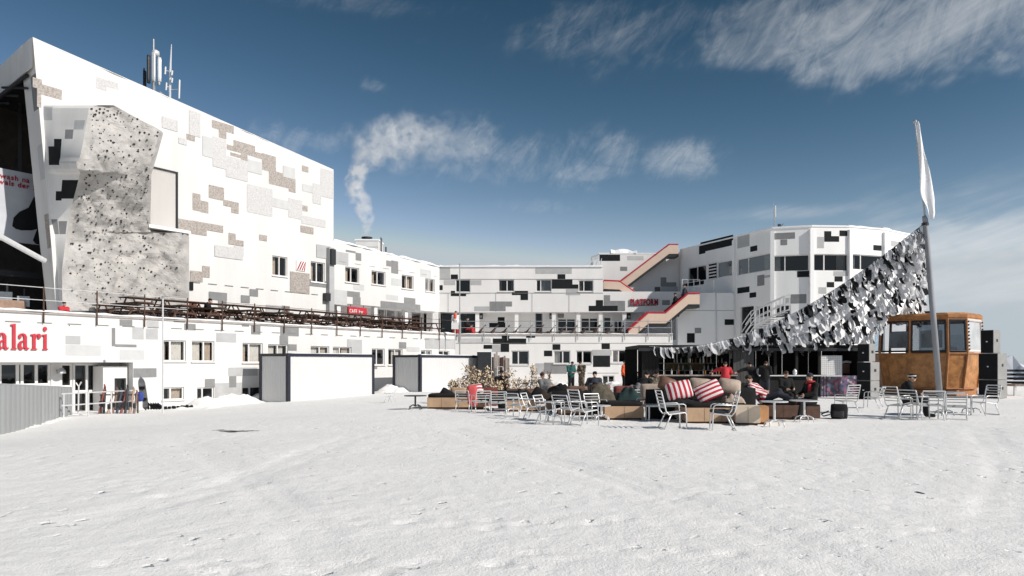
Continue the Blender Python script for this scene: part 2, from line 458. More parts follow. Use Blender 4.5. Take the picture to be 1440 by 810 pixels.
mb.prism([p+Vector((0, 0, -0.02)) for p in rf], (0, 0, -0.35), 0)
mb.build('roof', DSTEEL, tower, off)
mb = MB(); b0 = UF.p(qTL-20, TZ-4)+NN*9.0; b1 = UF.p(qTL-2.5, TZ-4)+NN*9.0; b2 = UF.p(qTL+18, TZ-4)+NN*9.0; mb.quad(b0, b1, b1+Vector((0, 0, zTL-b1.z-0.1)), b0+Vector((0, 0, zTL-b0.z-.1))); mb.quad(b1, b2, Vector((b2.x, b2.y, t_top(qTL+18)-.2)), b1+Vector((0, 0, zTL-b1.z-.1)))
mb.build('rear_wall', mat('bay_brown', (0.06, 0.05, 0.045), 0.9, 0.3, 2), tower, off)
mb = MB(); a = UF.p(qTR, TZ); mb.quad(a, a+NN*11, TRp+NN*11, TRp); mb.build('end_wall', WHITE, tower, off)
# dark steel structure in the bay
mb = MB()
for k in range(9):
    p = UF.p(qTL-10+k*1.6, TZ+6)+NN*7.6; mb.box(p+Vector((0, 0, 2.0)), (0.16, 0.16, 8.0), 0, 0.6)
for k in range(6):
    a = TT+E*(0.8+1.5*k)+Vector((0, 0, -1.5)); mb.tube([a, a+NN*6+Vector((0, 0, -1.0))], 0.09, 6)
    mb.tube([a+Vector((0, 0, -0.6)), a+E*1.5+Vector((0, 0, 0.1))+NN*1.5], 0.06, 6)
mb.build('steel_truss', DSTEEL, tower, off)
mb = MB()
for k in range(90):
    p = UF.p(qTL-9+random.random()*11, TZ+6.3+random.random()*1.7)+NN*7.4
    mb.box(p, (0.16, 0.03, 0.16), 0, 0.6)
mb.build('light_speck_squares', mat('light_speck_grey', (0.42, 0.42, 0.40), 0.5, 0.2), tower, off)  # pale squares painted in for specks of light inside the bay
# banner on the bay wall
BW = UF.shift(-3.2)
bq0, bz1 = BW.sz(-40, 224); bq1, bz0 = BW.sz(60, 345)
ban = thing('banner', BW.p(bq0, bz0), 'grey banner with dark red lettering and a black hat figure in the station bay', 'banner')
mb = MB(); mb.obox(BW.p(bq0, bz0, -0.08), BW.p(bq1, bz0)-BW.p(bq0, bz0), BW.p(0, 0, 0.08)-BW.p(0, 0, 0), (0, 0, BW.sz(10, 238)[1]-bz0))
mb.build('banner_sheet', mat('banner_grey', (0.50, 0.51, 0.54), 0.6, 0.15, 0.7), ban, ban.location)
poly = [(17, 318), (19, 306), (27, 298), (40, 292), (47, 278), (56, 270), (58, 345), (50, 343), (46, 338), (52, 322), (44, 324), (30, 324), (22, 322)]
mb = MB(); pts = []
for u, v in poly:
    q, z = BW.sz(u, v); pts.append(BW.p(q, z, 0.012))
mb.prism(pts, BW.p(0, 0, 0.02)-BW.p(0, 0, 0)); mb.build('figure', DARK, ban, ban.location)
for tx, u, v in (('wash na den', 0, 250), ('wals der zind', -3, 258)):
    q, z = BW.sz(u, v)
    text_letters(ban, tx, 0.34, wall_matrix(BW, q, z, 0.012), REDDARK, 0.02, ban.location, bold=0.006)
mb = MB()   # platform deck and machinery under the banner
p = BW.p(bq0-4, TZ); mb.obox(p+Vector((0, 0, 2.2)), BW.p(bq1, 0)-BW.p(bq0-4, 0), NN*0.5, (0, 0, 0.28), 0)
for k in range(7):
    q = bq1-1.0-k*0.75; mb.tube([BW.p(q, TZ, 0.4), BW.p(q, TZ+1.6+0.2*(k % 3), 0.4)], 0.05, 6, 0)
    mb.box(BW.p(q, TZ+1.0+0.15*(k % 2), 0.3), (0.5, 0.35, 0.5), 1, 0.55)
mb.box(BW.p(bq1-2.4, TZ+0.55, 0.5), (2.6, 0.5, 0.9), 2, 0.98)
mb.build('machinery', [DSTEEL, STEEL, mat('stack_brown', (0.30, 0.20, 0.15), 0.8, 0.3)], tower, off)
a = UF.p(*UF.sz(66, 366)); b = UF.shift(0.3); b = b.p(*b.sz(-30, 316))
mb = MB(); mb.tube([a+E*0.3, b], 0.13, 8); mb.build('brace', ALU, tower, off)
# roller shutter, striped board, side door
q0, q1, z0, z1 = UF.rect((211, 236, 246, 318))
mb = MB(); n = 28
for i in range(n):
    x0 = q0+(q1-q0)*i/n; x1 = q0+(q1-q0)*(i+1)/n
    mb.quad(UF.p(x0, z0, 0.03), UF.p((x0+x1)/2, z0, 0.09), UF.p((x0+x1)/2, z1, 0.09), UF.p(x0, z1, 0.03)); mb.quad(UF.p((x0+x1)/2, z0, 0.09), UF.p(x1, z0, 0.03), UF.p(x1, z1, 0.03), UF.p((x0+x1)/2, z1, 0.09))
sh = mb.build('shutter', WHITE2, tower, off, recalc=False)
mb = MB(); mb.obox(UF.p(q0, z1, 0.01), UF.p(q1, 0)-UF.p(q0, 0), UF.p(0, 0, .12)-UF.p(0, 0, 0), (0, 0, 0.08)); mb.obox(UF.p(q1, z0, 0.01), UF.p(q1+0.1, 0)-UF.p(q1, 0), UF.p(0, 0, .12)-UF.p(0, 0, 0), (0, 0, z1-z0+0.08))
mb.build('shutter_frame', DSTEEL, sh, off)
q0, q1, z0, z1 = UF.rect((416, 366, 429, 380))
sg = thing('warning_board', UF.p(q0, z0), 'small red and white striped board on the tower wall between two windows', 'sign')
mb = MB(); mb.obox(UF.p(q0, z0, 0.01), UF.p(q1, 0)-UF.p(q0, 0), UF.p(0, 0, .05)-UF.p(0, 0, 0), (0, 0, z1-z0)); mb.build('board', WHITE2, sg, sg.location)
mb = MB()
for k in range(4):
    a = q0+0.03+k*(q1-q0)/4; w = (q1-q0)/8
    mb.quad(UF.p(a, z0+0.03, 0.065), UF.p(a+w, z0+0.03, 0.065), UF.p(min(a+w+0.3, q1), z1-0.03, 0.065), UF.p(min(a+0.3, q1-0.02), z1-0.03, 0.065))
mb.build('stripes', REDDARK, sg, sg.location)
q0, q1, z0, z1 = UF.rect((266, 424, 276, 440))
mb = MB(); mb.obox(UF.p(q0, TZ, 0.01), UF.p(q1, 0)-UF.p(q0, 0), UF.p(0, 0, .06)-UF.p(0, 0, 0), (0, 0, z1-TZ)); mb.build('door', mat('rust_door', (0.16, 0.05, 0.035), 0.6), tower, off)
q0, q1, z0, z1 = UF.rect((266, 396, 271, 408))
mb = MB(); mb.obox(UF.p(q0, z0, 0.01), UF.p(q1, 0)-UF.p(q0, 0), UF.p(0, 0, .05)-UF.p(0, 0, 0), (0, 0, z1-z0)); mb.build('vent', DARK, tower, off)
mb = MB(); snow_strip(mb, [UF.p(qTL+0.5, t_top(qTL+.5)-0.05, -0.12), UF.p(qR, t_top(qR)-0.05, -0.12)], 0.3, 0.05, 3); mb.build('snow_cap', SNOWC, tower, off, True)
# down pipe with box heads at the joint with the next wing
mb = MB(); q = UF.depth(463.5)[1]
mb.obox(UF.p(q-0.3, TZ, 0.01), UF.p(q+0.12, 0)-UF.p(q-0.3, 0), UF.p(0, 0, .3)-UF.p(0, 0, 0), (0, 0, UF.sz(463, 349)[1]-TZ), 0)
mb.obox(UF.p(q-0.28, UF.sz(463, 373)[1], 0.3), UF.p(q+0.1, 0)-UF.p(q-0.28, 0), UF.p(0, 0, .18)-UF.p(0, 0, 0), (0, 0, 1.0), 1)
mb.obox(UF.p(q-0.6, UF.sz(463, 424)[1], 0.02), UF.p(q-0.2, 0)-UF.p(q-0.6, 0), UF.p(0, 0, .3)-UF.p(0, 0, 0), (0, 0, 0.5), 1)
mb.build('duct', [LGREY, DSTEEL], tower, off)

# ------------------------------------------------------------------ climbing wall on the tower
cw = thing('climbing_wall', UF.p(UF.depth(150)[1], TZ, 1.0), 'grey speckled artificial rock climbing wall bulging from the white tower', 'climbing wall')
rowL = [(148, 137), (152, 125), (165, 123), (180, 120), (200, 117), (222, 112), (228, 107), (238, 109), (242, 113), (262, 108), (300, 98), (340, 92), (380, 87), (437, 88)]
rowR = [(148, 160), (152, 168), (165, 190), (176, 213), (186, 230), (215, 222), (245, 213), (322, 211), (326, 212), (328, 266), (380, 266), (437, 266)]
def ip(t, v):
    for (a, x), (b, y) in zip(t, t[1:]):
        if a <= v <= b: return x+(y-x)*(v-a)/(b-a) if b > a else x
    return t[-1][1]
def lean(v, t=1.0):     # how far the rock stands out of the tower wall
    return 0.55+1.9*sstep(330, 215, v)+max(0, 1-t/.62)*(1.15*sstep(244+10*t, 239+10*t, v)*sstep(176, 224, v))
vs = []; fs = []; ROWS = sorted({148, 150, 152, 326.0, 327.9, 328.1, *[148+289*i/110 for i in range(111)]}); NC = 60
for v in ROWS:
    l, r = ip(rowL, v), ip(rowR, v)
    for k in range(NC+1):
        u = l+(r-l)*k/NC; w = UF.shift(lean(v, k/NC)); q, z = w.sz(u, v)
        p = Vector((q*0.9, z*0.9, 3)); e = min(k, NC-k)/6.0; e = min(1, e)
        dsp = (0.40*noise.noise(p*0.45)+0.34*abs(noise.noise(p*0.95))+0.12*noise.noise(p*2.4)+0.04*noise.noise(p*7))*e
        vs.append(w.p(q, z, dsp))
for i in range(len(ROWS)-1):
    for k in range(NC): fs.append([i*(NC+1)+k, i*(NC+1)+k+1, (i+1)*(NC+1)+k+1, (i+1)*(NC+1)+k])
m, nt, b = nmat('artificial_rock'); MATS['artificial_rock'] = m
tc = N(nt, 'ShaderNodeTexCoord')
n1 = N(nt, 'ShaderNodeTexNoise', Scale=1.1, Detail=6.0, Roughness=0.65); nt.links.new(tc.outputs['Object'], n1.inputs['Vector'])
r1 = N(nt, 'ShaderNodeValToRGB'); r1.color_ramp.elements[0].position = 0.32; r1.color_ramp.elements[1].position = 0.62
r1.color_ramp.elements[0].color = (0.32, 0.305, 0.29, 1); r1.color_ramp.elements[1].color = (0.50, 0.48, 0.455, 1)
nt.links.new(n1.outputs['Fac'], r1.inputs['Fac'])
n2 = N(nt, 'ShaderNodeTexNoise', Scale=11.0, Detail=3.0, Roughness=0.8); nt.links.new(tc.outputs['Object'], n2.inputs['Vector'])
r2 = N(nt, 'ShaderNodeValToRGB'); r2.color_ramp.elements[0].position = 0.29; r2.color_ramp.elements[1].position = 0.40
r2.color_ramp.elements[0].color = (0.42, 0.40, 0.38, 1); r2.color_ramp.elements[1].color = (1, 1, 1, 1)
nt.links.new(n2.outputs['Fac'], r2.inputs['Fac'])
mx = N(nt, 'ShaderNodeMix', data_type='RGBA', blend_type='MULTIPLY'); mx.inputs[0].default_value = 1
nt.links.new(r1.outputs[0], mx.inputs[6]); nt.links.new(r2.outputs[0], mx.inputs[7])
nt.links.new(mx.outputs[2], b.inputs['Base Color']); b.inputs['Roughness'].default_value = 0.95
bp = N(nt, 'ShaderNodeBump', Strength=0.5, Distance=0.05); nt.links.new(n2.outputs['Fac'], bp.inputs['Height']); nt.links.new(bp.outputs[0], b.inputs['Normal'])
mb = MB(); mb.add(vs, fs); rk = mb.build('rock_face', m, cw, cw.location, smooth=False, recalc=False)
# bolt-on holds, one mesh of pattern
mb = MB(); rnd = random.Random(5)
for i in range(420):
    j = rnd.randrange(4, len(ROWS)-4); k = rnd.randrange(3, NC-2)
    p = vs[j*(NC+1)+k]; r = rnd.choice([0.022, 0.025, 0.03, 0.035, 0.045, 0.055]); nrm = Vector((UF.n.x, UF.n.y, 0))
    mb.sph(p+nrm*0.03, (r, r, r*0.9), 6)
tag(mb.build('climbing_hold', mat('hold_dark', (0.05, 0.045, 0.045), 0.7, 0.5, 0.5), cw, cw.location), kind='stuff')
# side panel between rock and tower
mb = MB(); n = len(ROWS)
uL = [(148, 61), (160, 61), (300, 70), (330, 77), (437, 84)]
sv = []
for i, v in enumerate(ROWS):
    q, z = UF.sz(ip(uL, v), v); sv.append((UF.p(q, z, 0.0), vs[i*(NC+1)]))
LP = []
def cellcol(v, t):
    for a, b2, c, d, mm in ((206, 231, .08, .42, 4), (194, 208, .25, .45, 4), (182, 194, .52, .72, 3), (170, 182, .72, .95, 1), (252, 280, .5, .98, 4), (268, 282, .28, .5, 4), (308, 330, .0, .35, 3), (310, 330, .4, .9, 3), (150, 168, .0, .2, 1)):
        if a <= v <= b2 and c <= t <= d: return mm
    return 0
for i in range(n-1):
    a, b2 = sv[i]; c, d = sv[i+1]; T = 25
    for k in range(T):
        mb.quad(a.lerp(b2, k/T), a.lerp(b2, (k+1)/T), c.lerp(d, (k+1)/T), c.lerp(d, k/T), cellcol((ROWS[i]+ROWS[i+1])/2, (k+.5)/T))
mb.quad(sv[0][0], sv[0][1], vs[NC], vs[NC]-Vector((UF.n.x, UF.n.y, 0))*3, 0)
mb.build('side_panel', FM, cw, cw.location, recalc=False)
mb = MB()    # right flank and the ledge
for i in range(n-1):
    a = vs[i*(NC+1)+NC]; c = vs[(i+1)*(NC+1)+NC]; v0, v1 = ROWS[i], ROWS[i+1]
    nn = Vector((UF.n.x, UF.n.y, 0)); mb.quad(a, a-nn*(lean(v0)+.05), c-nn*(lean(v1)+.05), c, 0)
mb.build('flank', m, cw, cw.location, recalc=False)
w = UF.shift(0.7); a = w.p(*w.sz(209, 326)); c = w.p(*w.sz(267, 329)); mb = MB(); mb.obox(Vector((a.x, a.y, c.z))-Vector((UF.n.x, UF.n.y, 0))*0.7, Vector((c.x-a.x, c.y-a.y, 0)), Vector((UF.n.x, UF.n.y, 0))*0.75, (0, 0, 0.16)); mb.build('ledge', WHITE2, cw, cw.location)

# ------------------------------------------------------------------ antennas on the tower roof
def roofp(u, back):
    w = UF.shift(-back); q = w.depth(u)[1]; return w.p(q, t_top(q)-0.1)
pA = roofp(216, 1.2)
an = thing('antenna_mast', pA, 'thick cellular antenna mast with pale panel antennas on the tower roof', 'antenna')
mb = MB(); mb.tube([pA, pA+Vector((0, 0, 2.6))], 0.09, 8); mb.tube([pA+Vector((0, 0, 2.5)), pA+Vector((0, 0, 3.35))], 0.05, 6); mb.build('mast', STEEL, an, pA)
for k, (dx, dy, z0, h, mt) in enumerate([(0.12, -0.25, 1.0, 1.55, ALU), (0.36, -0.1, 1.05, 1.3, ALU), (-0.12, -0.28, 0.9, 1.5, DSTEEL), (-0.42, -0.1, 0.65, 1.0, DSTEEL), (-0.55, 0.1, 0.5, 1.35, STEEL), (0.15, 0.25, 1.0, 1.5, ALU)]):
    mb = MB(); mb.rbox(pA+Vector((dx, dy, z0+h/2)), (0.19, 0.12, h), 0.045, 0, yaw=k*0.5); mb.build('panel_antenna', mt, an, pA, True)
mb = MB(); mb.lathe([(0.02, 0), (0.2, 0.05), (0.2, 0.25), (0.03, 0.35)], pA+Vector((0.1, 0, 2.45)), 10); mb.build('radome', ALU, an, pA, True)
mb = MB(); mb.box(pA+Vector((0.3, 0.1, 0.05)), (2.2, 0.6, 0.4), 0, 0.98); [mb.box(pA+Vector((0.4*math.cos(k*2.1), 0.05+0.3*math.sin(k*1.7), 0.3)), (0.25, 0.25, 0.3), 0, k) for k in range(5)]
mb.build('plinth', mat('concrete_grey', (0.33, 0.31, 0.29), 0.9, 0.4, 6, 0.6, 15), an, pA)
pB = roofp(238.5, 1.0)
an = thing('antenna_mast', pB, 'slim lattice antenna pole with small aerials on the tower roof', 'antenna')
mb = MB(); mb.tube([pB, pB+Vector((0.05, 0, 2.4)), pB+Vector((0.1, 0, 3.4))], [0.07, 0.055, 0.02], 8); mb.build('mast', ALU, an, pB)
for dx, z0, h in ((-0.2, 1.75, 0.4), (0.16, 1.7, 0.25), (0.16, 1.3, 0.25), (0.55, 0.45, 1.0), (-0.15, 0.9, 0.4), (-0.6, -0.1, 0.5)):
    mb = MB(); mb.tube([pB+Vector((dx, -0.1, z0)), pB+Vector((dx+0.03, -0.1, z0+h))], 0.05, 6); mb.tube([pB+Vector((0.03, 0, z0+h*0.5)), pB+Vector((dx, -0.1, z0+h*0.5))], 0.02, 5); mb.build('aerial', ALU, an, pB)

# ================================================================== MIDDLE WING (sunlit, two storeys)
SOF = 5.58
qM0 = qR; qM1 = UF.depth(618)[1]
zm0 = UF.sz(470, 338)[1]; zm1 = UF.sz(618, 375)[1]
mw = thing('hotel_wing', (*(UF.A+UF.d*((qM0+qM1)/2)), TZ), 'sunlit white two storey wing beside the tower with four upper windows and an overhanging floor', 'building')
fm = Facade(mw, UF, qM0, qM1, SOF, lambda q: zm0+(zm1-zm0)*(q-qM0)/(qM1-qM0), FM, 0.3)
for r in ((485.5, 374.5, 505, 396.5), (522.5, 380, 542, 399.5), (565, 386, 581.5, 405.5), (598, 391, 611.5, 409.5)):
    fm.window(r, (0.45,), [(0.02, 0.45, 0)] if r[0] < 560 else [(.0, .3, 1), (.55, .95, 0)])
fm.patches([(470.5, 353, 490, 371, 1), (486, 351, 500, 354, 3), (500, 355, 508, 366, 3), (543, 366, 551, 374, 3), (550, 366, 560, 384, 3), (591, 378, 606, 389, 2), (550, 391, 564, 401, 2), (470, 407, 488, 428, 2), (488, 409, 506, 417, 3), (496, 417, 507, 428, 3),
    (535, 423, 568, 433, 3), (568, 418, 584, 437, 3), (584, 428, 591, 437, 3), (543, 414, 560, 421, 2), (497, 399, 512, 407, 2)])
fm.dashes(UF.sz(490, 372)[1]+0.1, 1.4, 0.6, qM0+0.5, qM1-0.4, 7, 0.025)
fm.build()
off = Vector(mw.location); nn = Vector((UF.n.x, UF.n.y, 0))
mb = MB()
a, b = UF.p(qM0, zm0), UF.p(qM1, zm1); mb.quad(a, b, b-nn*10, a-nn*10)
mb.build('roof', SNOWC, mw, off)
mb = MB(); a, b = UF.p(qM0, SOF), UF.p(qM1+2.0, SOF); mb.obox(a-nn*2.2, b-a, nn*2.19, (0, 0, 0.12)); mb.build('soffit', WHITE2, mw, off)
mb = MB(); snow_strip(mb, [UF.p(qM0+.1, zm0-0.03, -0.2), UF.p(qM1, zm1-0.03, -0.2)], 0.6, 0.22, 11); mb.build('snow_cap', SNOWC, mw, off, True)
UG = UF.shift(-1.9)
gq0 = UG.depth(455)[1]; gq1 = UG.L+1.3
fg = Facade(mw, UG, gq0, gq1, TZ-0.1, SOF, FM2, 0.15)
fg.window((532, 434, 569, 468), (0.26, 0.33, 0.66, 0.73), None, trans=(0.55, 0.62), frame=WHITE2, sill=False, name='glass_front')
fg.window((579, 437, 611, 469), (0.45, 0.52), None, frame=WHITE2, sill=False, name='glass_front')
fg.window((470, 437, 477, 452), (0.5,), None, sill=False)
fg.build()
for u in (466, 478.5, 530.5, 573.5):
    q = UF.depth(u)[1]; mb = MB(); mb.obox(UF.p(q-0.16, TZ, -0.45), UF.p(q+0.16, 0)-UF.p(q-0.16, 0), nn*0.32, (0, 0, SOF-TZ)); mb.build('column', WHITE2, mw, off)
mb = MB(); mb.box((CORN.x-0.3, CORN.y-0.2, (TZ+SOF)/2), (0.4, 0.4, SOF-TZ)); mb.build('column', WHITE2, mw, off)
# café sign under the overhang
q0, q1, z0, z1 = UF.rect((490, 431, 516, 443))
cs = thing('cafe_sign', UF.p(q0, z0, 0.0), 'red sign board with white lettering hanging under the overhang of the middle wing', 'sign')
mb = MB(); mb.obox(UF.p(q0, z0, 0.0), UF.p(q1, 0)-UF.p(q0, 0), -nn*0.12, (0, 0, z1-z0)); mb.build('board', RED, cs, cs.location)
text_letters(cs, 'CAFE bar', 0.36, wall_matrix(UF, q0+0.08, z0+0.16, 0.004), WHITE2, 0.02, cs.location, bold=0.006, xs=0.72)
mb = MB()
for k in (0.15, 0.85):
    q = q0+(q1-q0)*k; mb.tube([UF.p(q, z1, -0.06), UF.p(q, SOF, -0.06)], 0.02, 6)
mb.build('hanger', DSTEEL, cs, cs.location)
# boiler house with chimney on the roof
ch = thing('boiler_house', (-11.0, 57.5, 8.0), 'small white flat topped roof block with a smoking flue above the middle wing', 'roof block')
c0 = P(500, 358, 56); c1 = P(532, 338, 56); zt = c1.z
mb = MB(); mb.box(((c0.x+c1.x)/2, 57.0, (zt+7.5)/2), (c1.x-c0.x, 2.0, zt-7.5), 0); mb.box(((c0.x+c1.x)/2, 57.0, zt+0.04), (c1.x-c0.x+0.12, 2.12, 0.1), 1); mb.box(((c0.x+c1.x)/2, 55.995, zt-0.5), (c1.x-c0.x, 0.01, 0.03), 2); mb.box(((c0.x+c1.x)/2, 55.995, zt-0.95), (c1.x-c0.x, 0.01, 0.03), 2)
mb.build('block', [WHITE, SNOWC, GAP], ch, ch.location)
fl = P(516, 335, 57); mb = MB(); mb.lathe([(0.34, -0.3), (0.34, 0.2), (0.42, 0.2), (0.42, 0.3), (0.3, 0.3)], (fl.x, 57, zt+0.1), 14); mb.build('flue', DSTEEL, ch, ch.location)
mb = MB(); x = c1.x+0.12
for yy in (56.4, 56.8): mb.tube([(x, yy, 7.6), (x, yy, zt+0.3)], 0.03, 6)
for k in range(8): mb.tube([(x, 56.4, 7.8+k*0.3), (x, 56.8, 7.8+k*0.3)], 0.02, 5)
mb.tube([(x+0.35, 56.6, 7.6), (x+0.35, 56.6, zt-0.4)], 0.06, 6)
mb.build('ladder', DSTEEL, ch, ch.location)

# ================================================================== REAR WING (in the shade)
RF = Wall((CORN.x, 58.0), (16.0, 58.0))
rw = thing('hotel_wing', (4, 58, TZ), 'long shaded white rear wing with black and grey camouflage blocks facing the terrace', 'building')
X = lambda u, Y=58.0: (u-CX)/F*Y
qs = X(848)-CORN.x; zt1 = P(0, 375, 58).z; zt2 = P(0, 410, 58).z
fr = Facade(rw, RF, 0.0, qs, SOF, zt1, FM2, 0.3)
for r, ml in (((640.5, 393, 661.5, 411), ()), ((701, 393, 723, 410), (0.55,)), ((754, 393, 775.5, 410), (0.3,)), ((813.6, 394, 834.5, 410), (0.36,))):
    fr.window(r, ml, [(.0, .22, 0), (.82, 1, 0)] if r[0] in (701, 813.6) else ([(.3, .95, 1)] if r[0] == 754 else None), glass=GLASSD)
fr.patches([(634, 386, 644, 392.6, 4), (618.5, 376, 633, 393, 1), (624, 394, 640, 401, 1), (662, 394, 677, 401, 1), (634, 409, 640, 413, 4), (634, 413, 655.5, 416.5, 4), (618, 401, 622.6, 408, 4), (720, 409, 742.6, 415, 4), (732, 415, 742.6, 422, 4),
    (688.5, 424, 720, 431, 3), (688.5, 431, 711, 437.5, 3), (667, 431, 688.5, 437.5, 1), (753, 376.5, 804, 385, 1), (784, 385.6, 795, 393.3, 4), (776, 393, 805, 406, 4), (805, 400, 813.4, 406, 4), (796, 406, 816, 415, 1), (848, 376, 830, 380, 1), (838, 422, 848, 430, 4), (828, 430, 848, 437.6, 4)])
zj = P(0, 393, 58).z; zk = P(0, 412.5, 58).z
fr.pt += [((0, qs, zj, zj+0.035), 7), ((0, qs, zk, zk+0.035), 7)]
for u in (630, 697, 748, 800): fr.pt.append(((X(u)-CORN.x, X(u)-CORN.x+0.025, SOF, zk), 7))
fr.build()
qe = X(957)-CORN.x
fr2 = Facade(rw, RF, qs, qe, SOF, zt2, FM2, 0.3)
fr2.patches([(849, 415, 858, 424, 3), (858, 423, 879, 437.6, 3), (848, 430, 868.6, 437.6, 4), (931, 422, 942, 429, 3), (849, 424, 858, 430, 3)])
fr2.build()
off = Vector(rw.location)
mb = MB(); mb.box((CORN.x+qs/2, 63.6, zt1+0.03), (qs, 11.4, 0.1), 0); mb.box((CORN.x+(qs+qe)/2, 60.2, zt2-0.1), (qe-qs, 4.2, 0.1), 0); mb.build('roof', SNOWC, rw, off)
mb = MB(); mb.box(((CORN.x+X(957))/2, 59.1, SOF+0.06), (X(957)-CORN.x, 2.19, 0.12)); mb.build('soffit', WHITE2, rw, off)
mb = MB(); snow_strip(mb, [(CORN.x, 58.3, zt1+0.05), (X(848), 58.3, zt1+0.05)], 0.6, 0.12, 5); mb.build('snow_cap', SNOWC, rw, off, True)
# set back upper storey
SB = Wall((X(842, 62), 62), (X(990, 62), 62)); zs = P(0, 357, 62).z
fs3 = Facade(rw, SB, 0, SB.L, zt2-0.2, zs, FM2, 0.3)
fs3.window((920, 402.5, 930, 416), (), None, glass=GLASSD, sill=False)
fs3.patches([(843, 358, 872, 367, 4), (872, 375, 882, 381, 3), (929, 390, 937, 403, 3), (937, 397, 951, 403, 3), (929, 403, 953, 410, 1), (882, 360, 905, 366, 2)])
fs3.build()
mb = MB(); mb.box((SB.A.x+SB.L/2, 66, zs+0.03), (SB.L, 8, 0.1)); mb.quad((SB.A.x, 62, zt1), (SB.A.x, 70, zt1), (SB.A.x, 70, zs), (SB.A.x, 62, zs)); snow_strip(mb, [(SB.A.x+1, 62.3, zs+.05), (SB.A.x+3.2, 62.3, zs+.05)], 0.7, 0.4, 9); mb.build('roof', SNOWC, rw, off)
mb = MB()
for k in range(4): mb.tube([(X(826, 60)+k*0.3, 60, zt1), (X(826, 60)+k*0.3+0.25, 60, zt1+0.5+0.14*k)], 0.035, 6)
mb.tube([(X(824, 60), 60, zt1+0.3), (X(842, 60), 60, zt1+1.2)], 0.035, 6); mb.box((X(838, 60), 60.2, zt1+0.6), (0.5, 0.4, 0.7)); snow_strip(mb, [(X(832, 60), 60.3, zt1+0.75), (X(843, 60), 60.3, zt1+1.0)], 0.8, 0.35, 4)
mb.build('roof_ladder', ALU, rw, off)
# recessed ground floor
RG = Wall((CORN.x-1.2, 59.6), (16.0, 59.6)); rg0 = 0
fr3 = Facade(rw, RG, 0, X(957)-RG.A.x, TZ-0.1, SOF, FM2, 0.12)
fr3.window((619.5, 441, 669, 470), (0.35, 0.7), None, glass=GLASSD, frame=DSTEEL, sill=False, name='glass_front')
for r, ml in (((784, 448, 809.5, 466), (0.5,)), ((817, 447, 841, 466), (0.5,)), ((849, 446, 859.5, 466), ())):
    fr3.window(r, ml, None, glass=GLASSD, frame=WHITE2, sill=False)
fr3.window((753, 440, 762.8, 471), (), None, glass=GLASSD, frame=MGREY, sill=False, name='glass_door', trans=(0.45,))
fr3.window((863.5, 450, 875, 471), (0.5,), None, frame=WHITE2, sill=False, name='glass_door')
fr3.patches([(700, 446, 709.6, 454, 4), (688, 454, 710.6, 461, 4), (784, 440, 793, 447, 3)])
fr3.build()
for u in (671, 726.5, 779, 813.6, 845, 878.6):
    mb = MB(); mb.box((X(u), 58.3, (TZ+SOF)/2), (0.3, 0.3, SOF-TZ)); mb.build('column', WHITE2, rw, off)
for i, (u, lab) in enumerate(((676.5, 'small black loudspeaker high on the rear wing wall near the big dark window'), (775.3, 'small black loudspeaker under the overhang in the middle of the rear wing'), (884, 'small black loudspeaker under the overhang below the red lettering'))):
    p = P(u, 444.5, 59.3); sp = thing('wall_speaker', p, lab, 'speaker', 0, 'speakers under the overhang')
    mb = MB(); mb.box((0, 0, 0), (0.28, 0.26, 0.45)); mb.build('cabinet', DSTEEL, sp)
    mb = MB(); mb.lathe([(0.08, 0), (0.1, 0.012), (0.02, 0.004)], (0, 0, 0), 10)
    g = mb.build('speaker_cone', STEEL, sp); g.rotation_euler = (R(90), 0, 0); g.location = (0, -0.132, -0.05)
pl = thing('wall_sign', P(886, 429, 57.9), 'dark red block lettering reading PLATFORM on the rear wing parapet', 'sign')
tw = text_letters(pl, 'PLATFORM', 0.66, wall_matrix(RF, X(886)-CORN.x, P(0, 429, 58).z, 0.03), REDDARK, 0.08, pl.location, bold=0.022, xs=0.60, spacing=0.35)
mb = MB(); mb.box((X(904), 57.95, P(0, 430, 58).z+0.02), (X(923)-X(885), 0.05, 0.03)); mb.build('rail', DSTEEL, pl, pl.location)

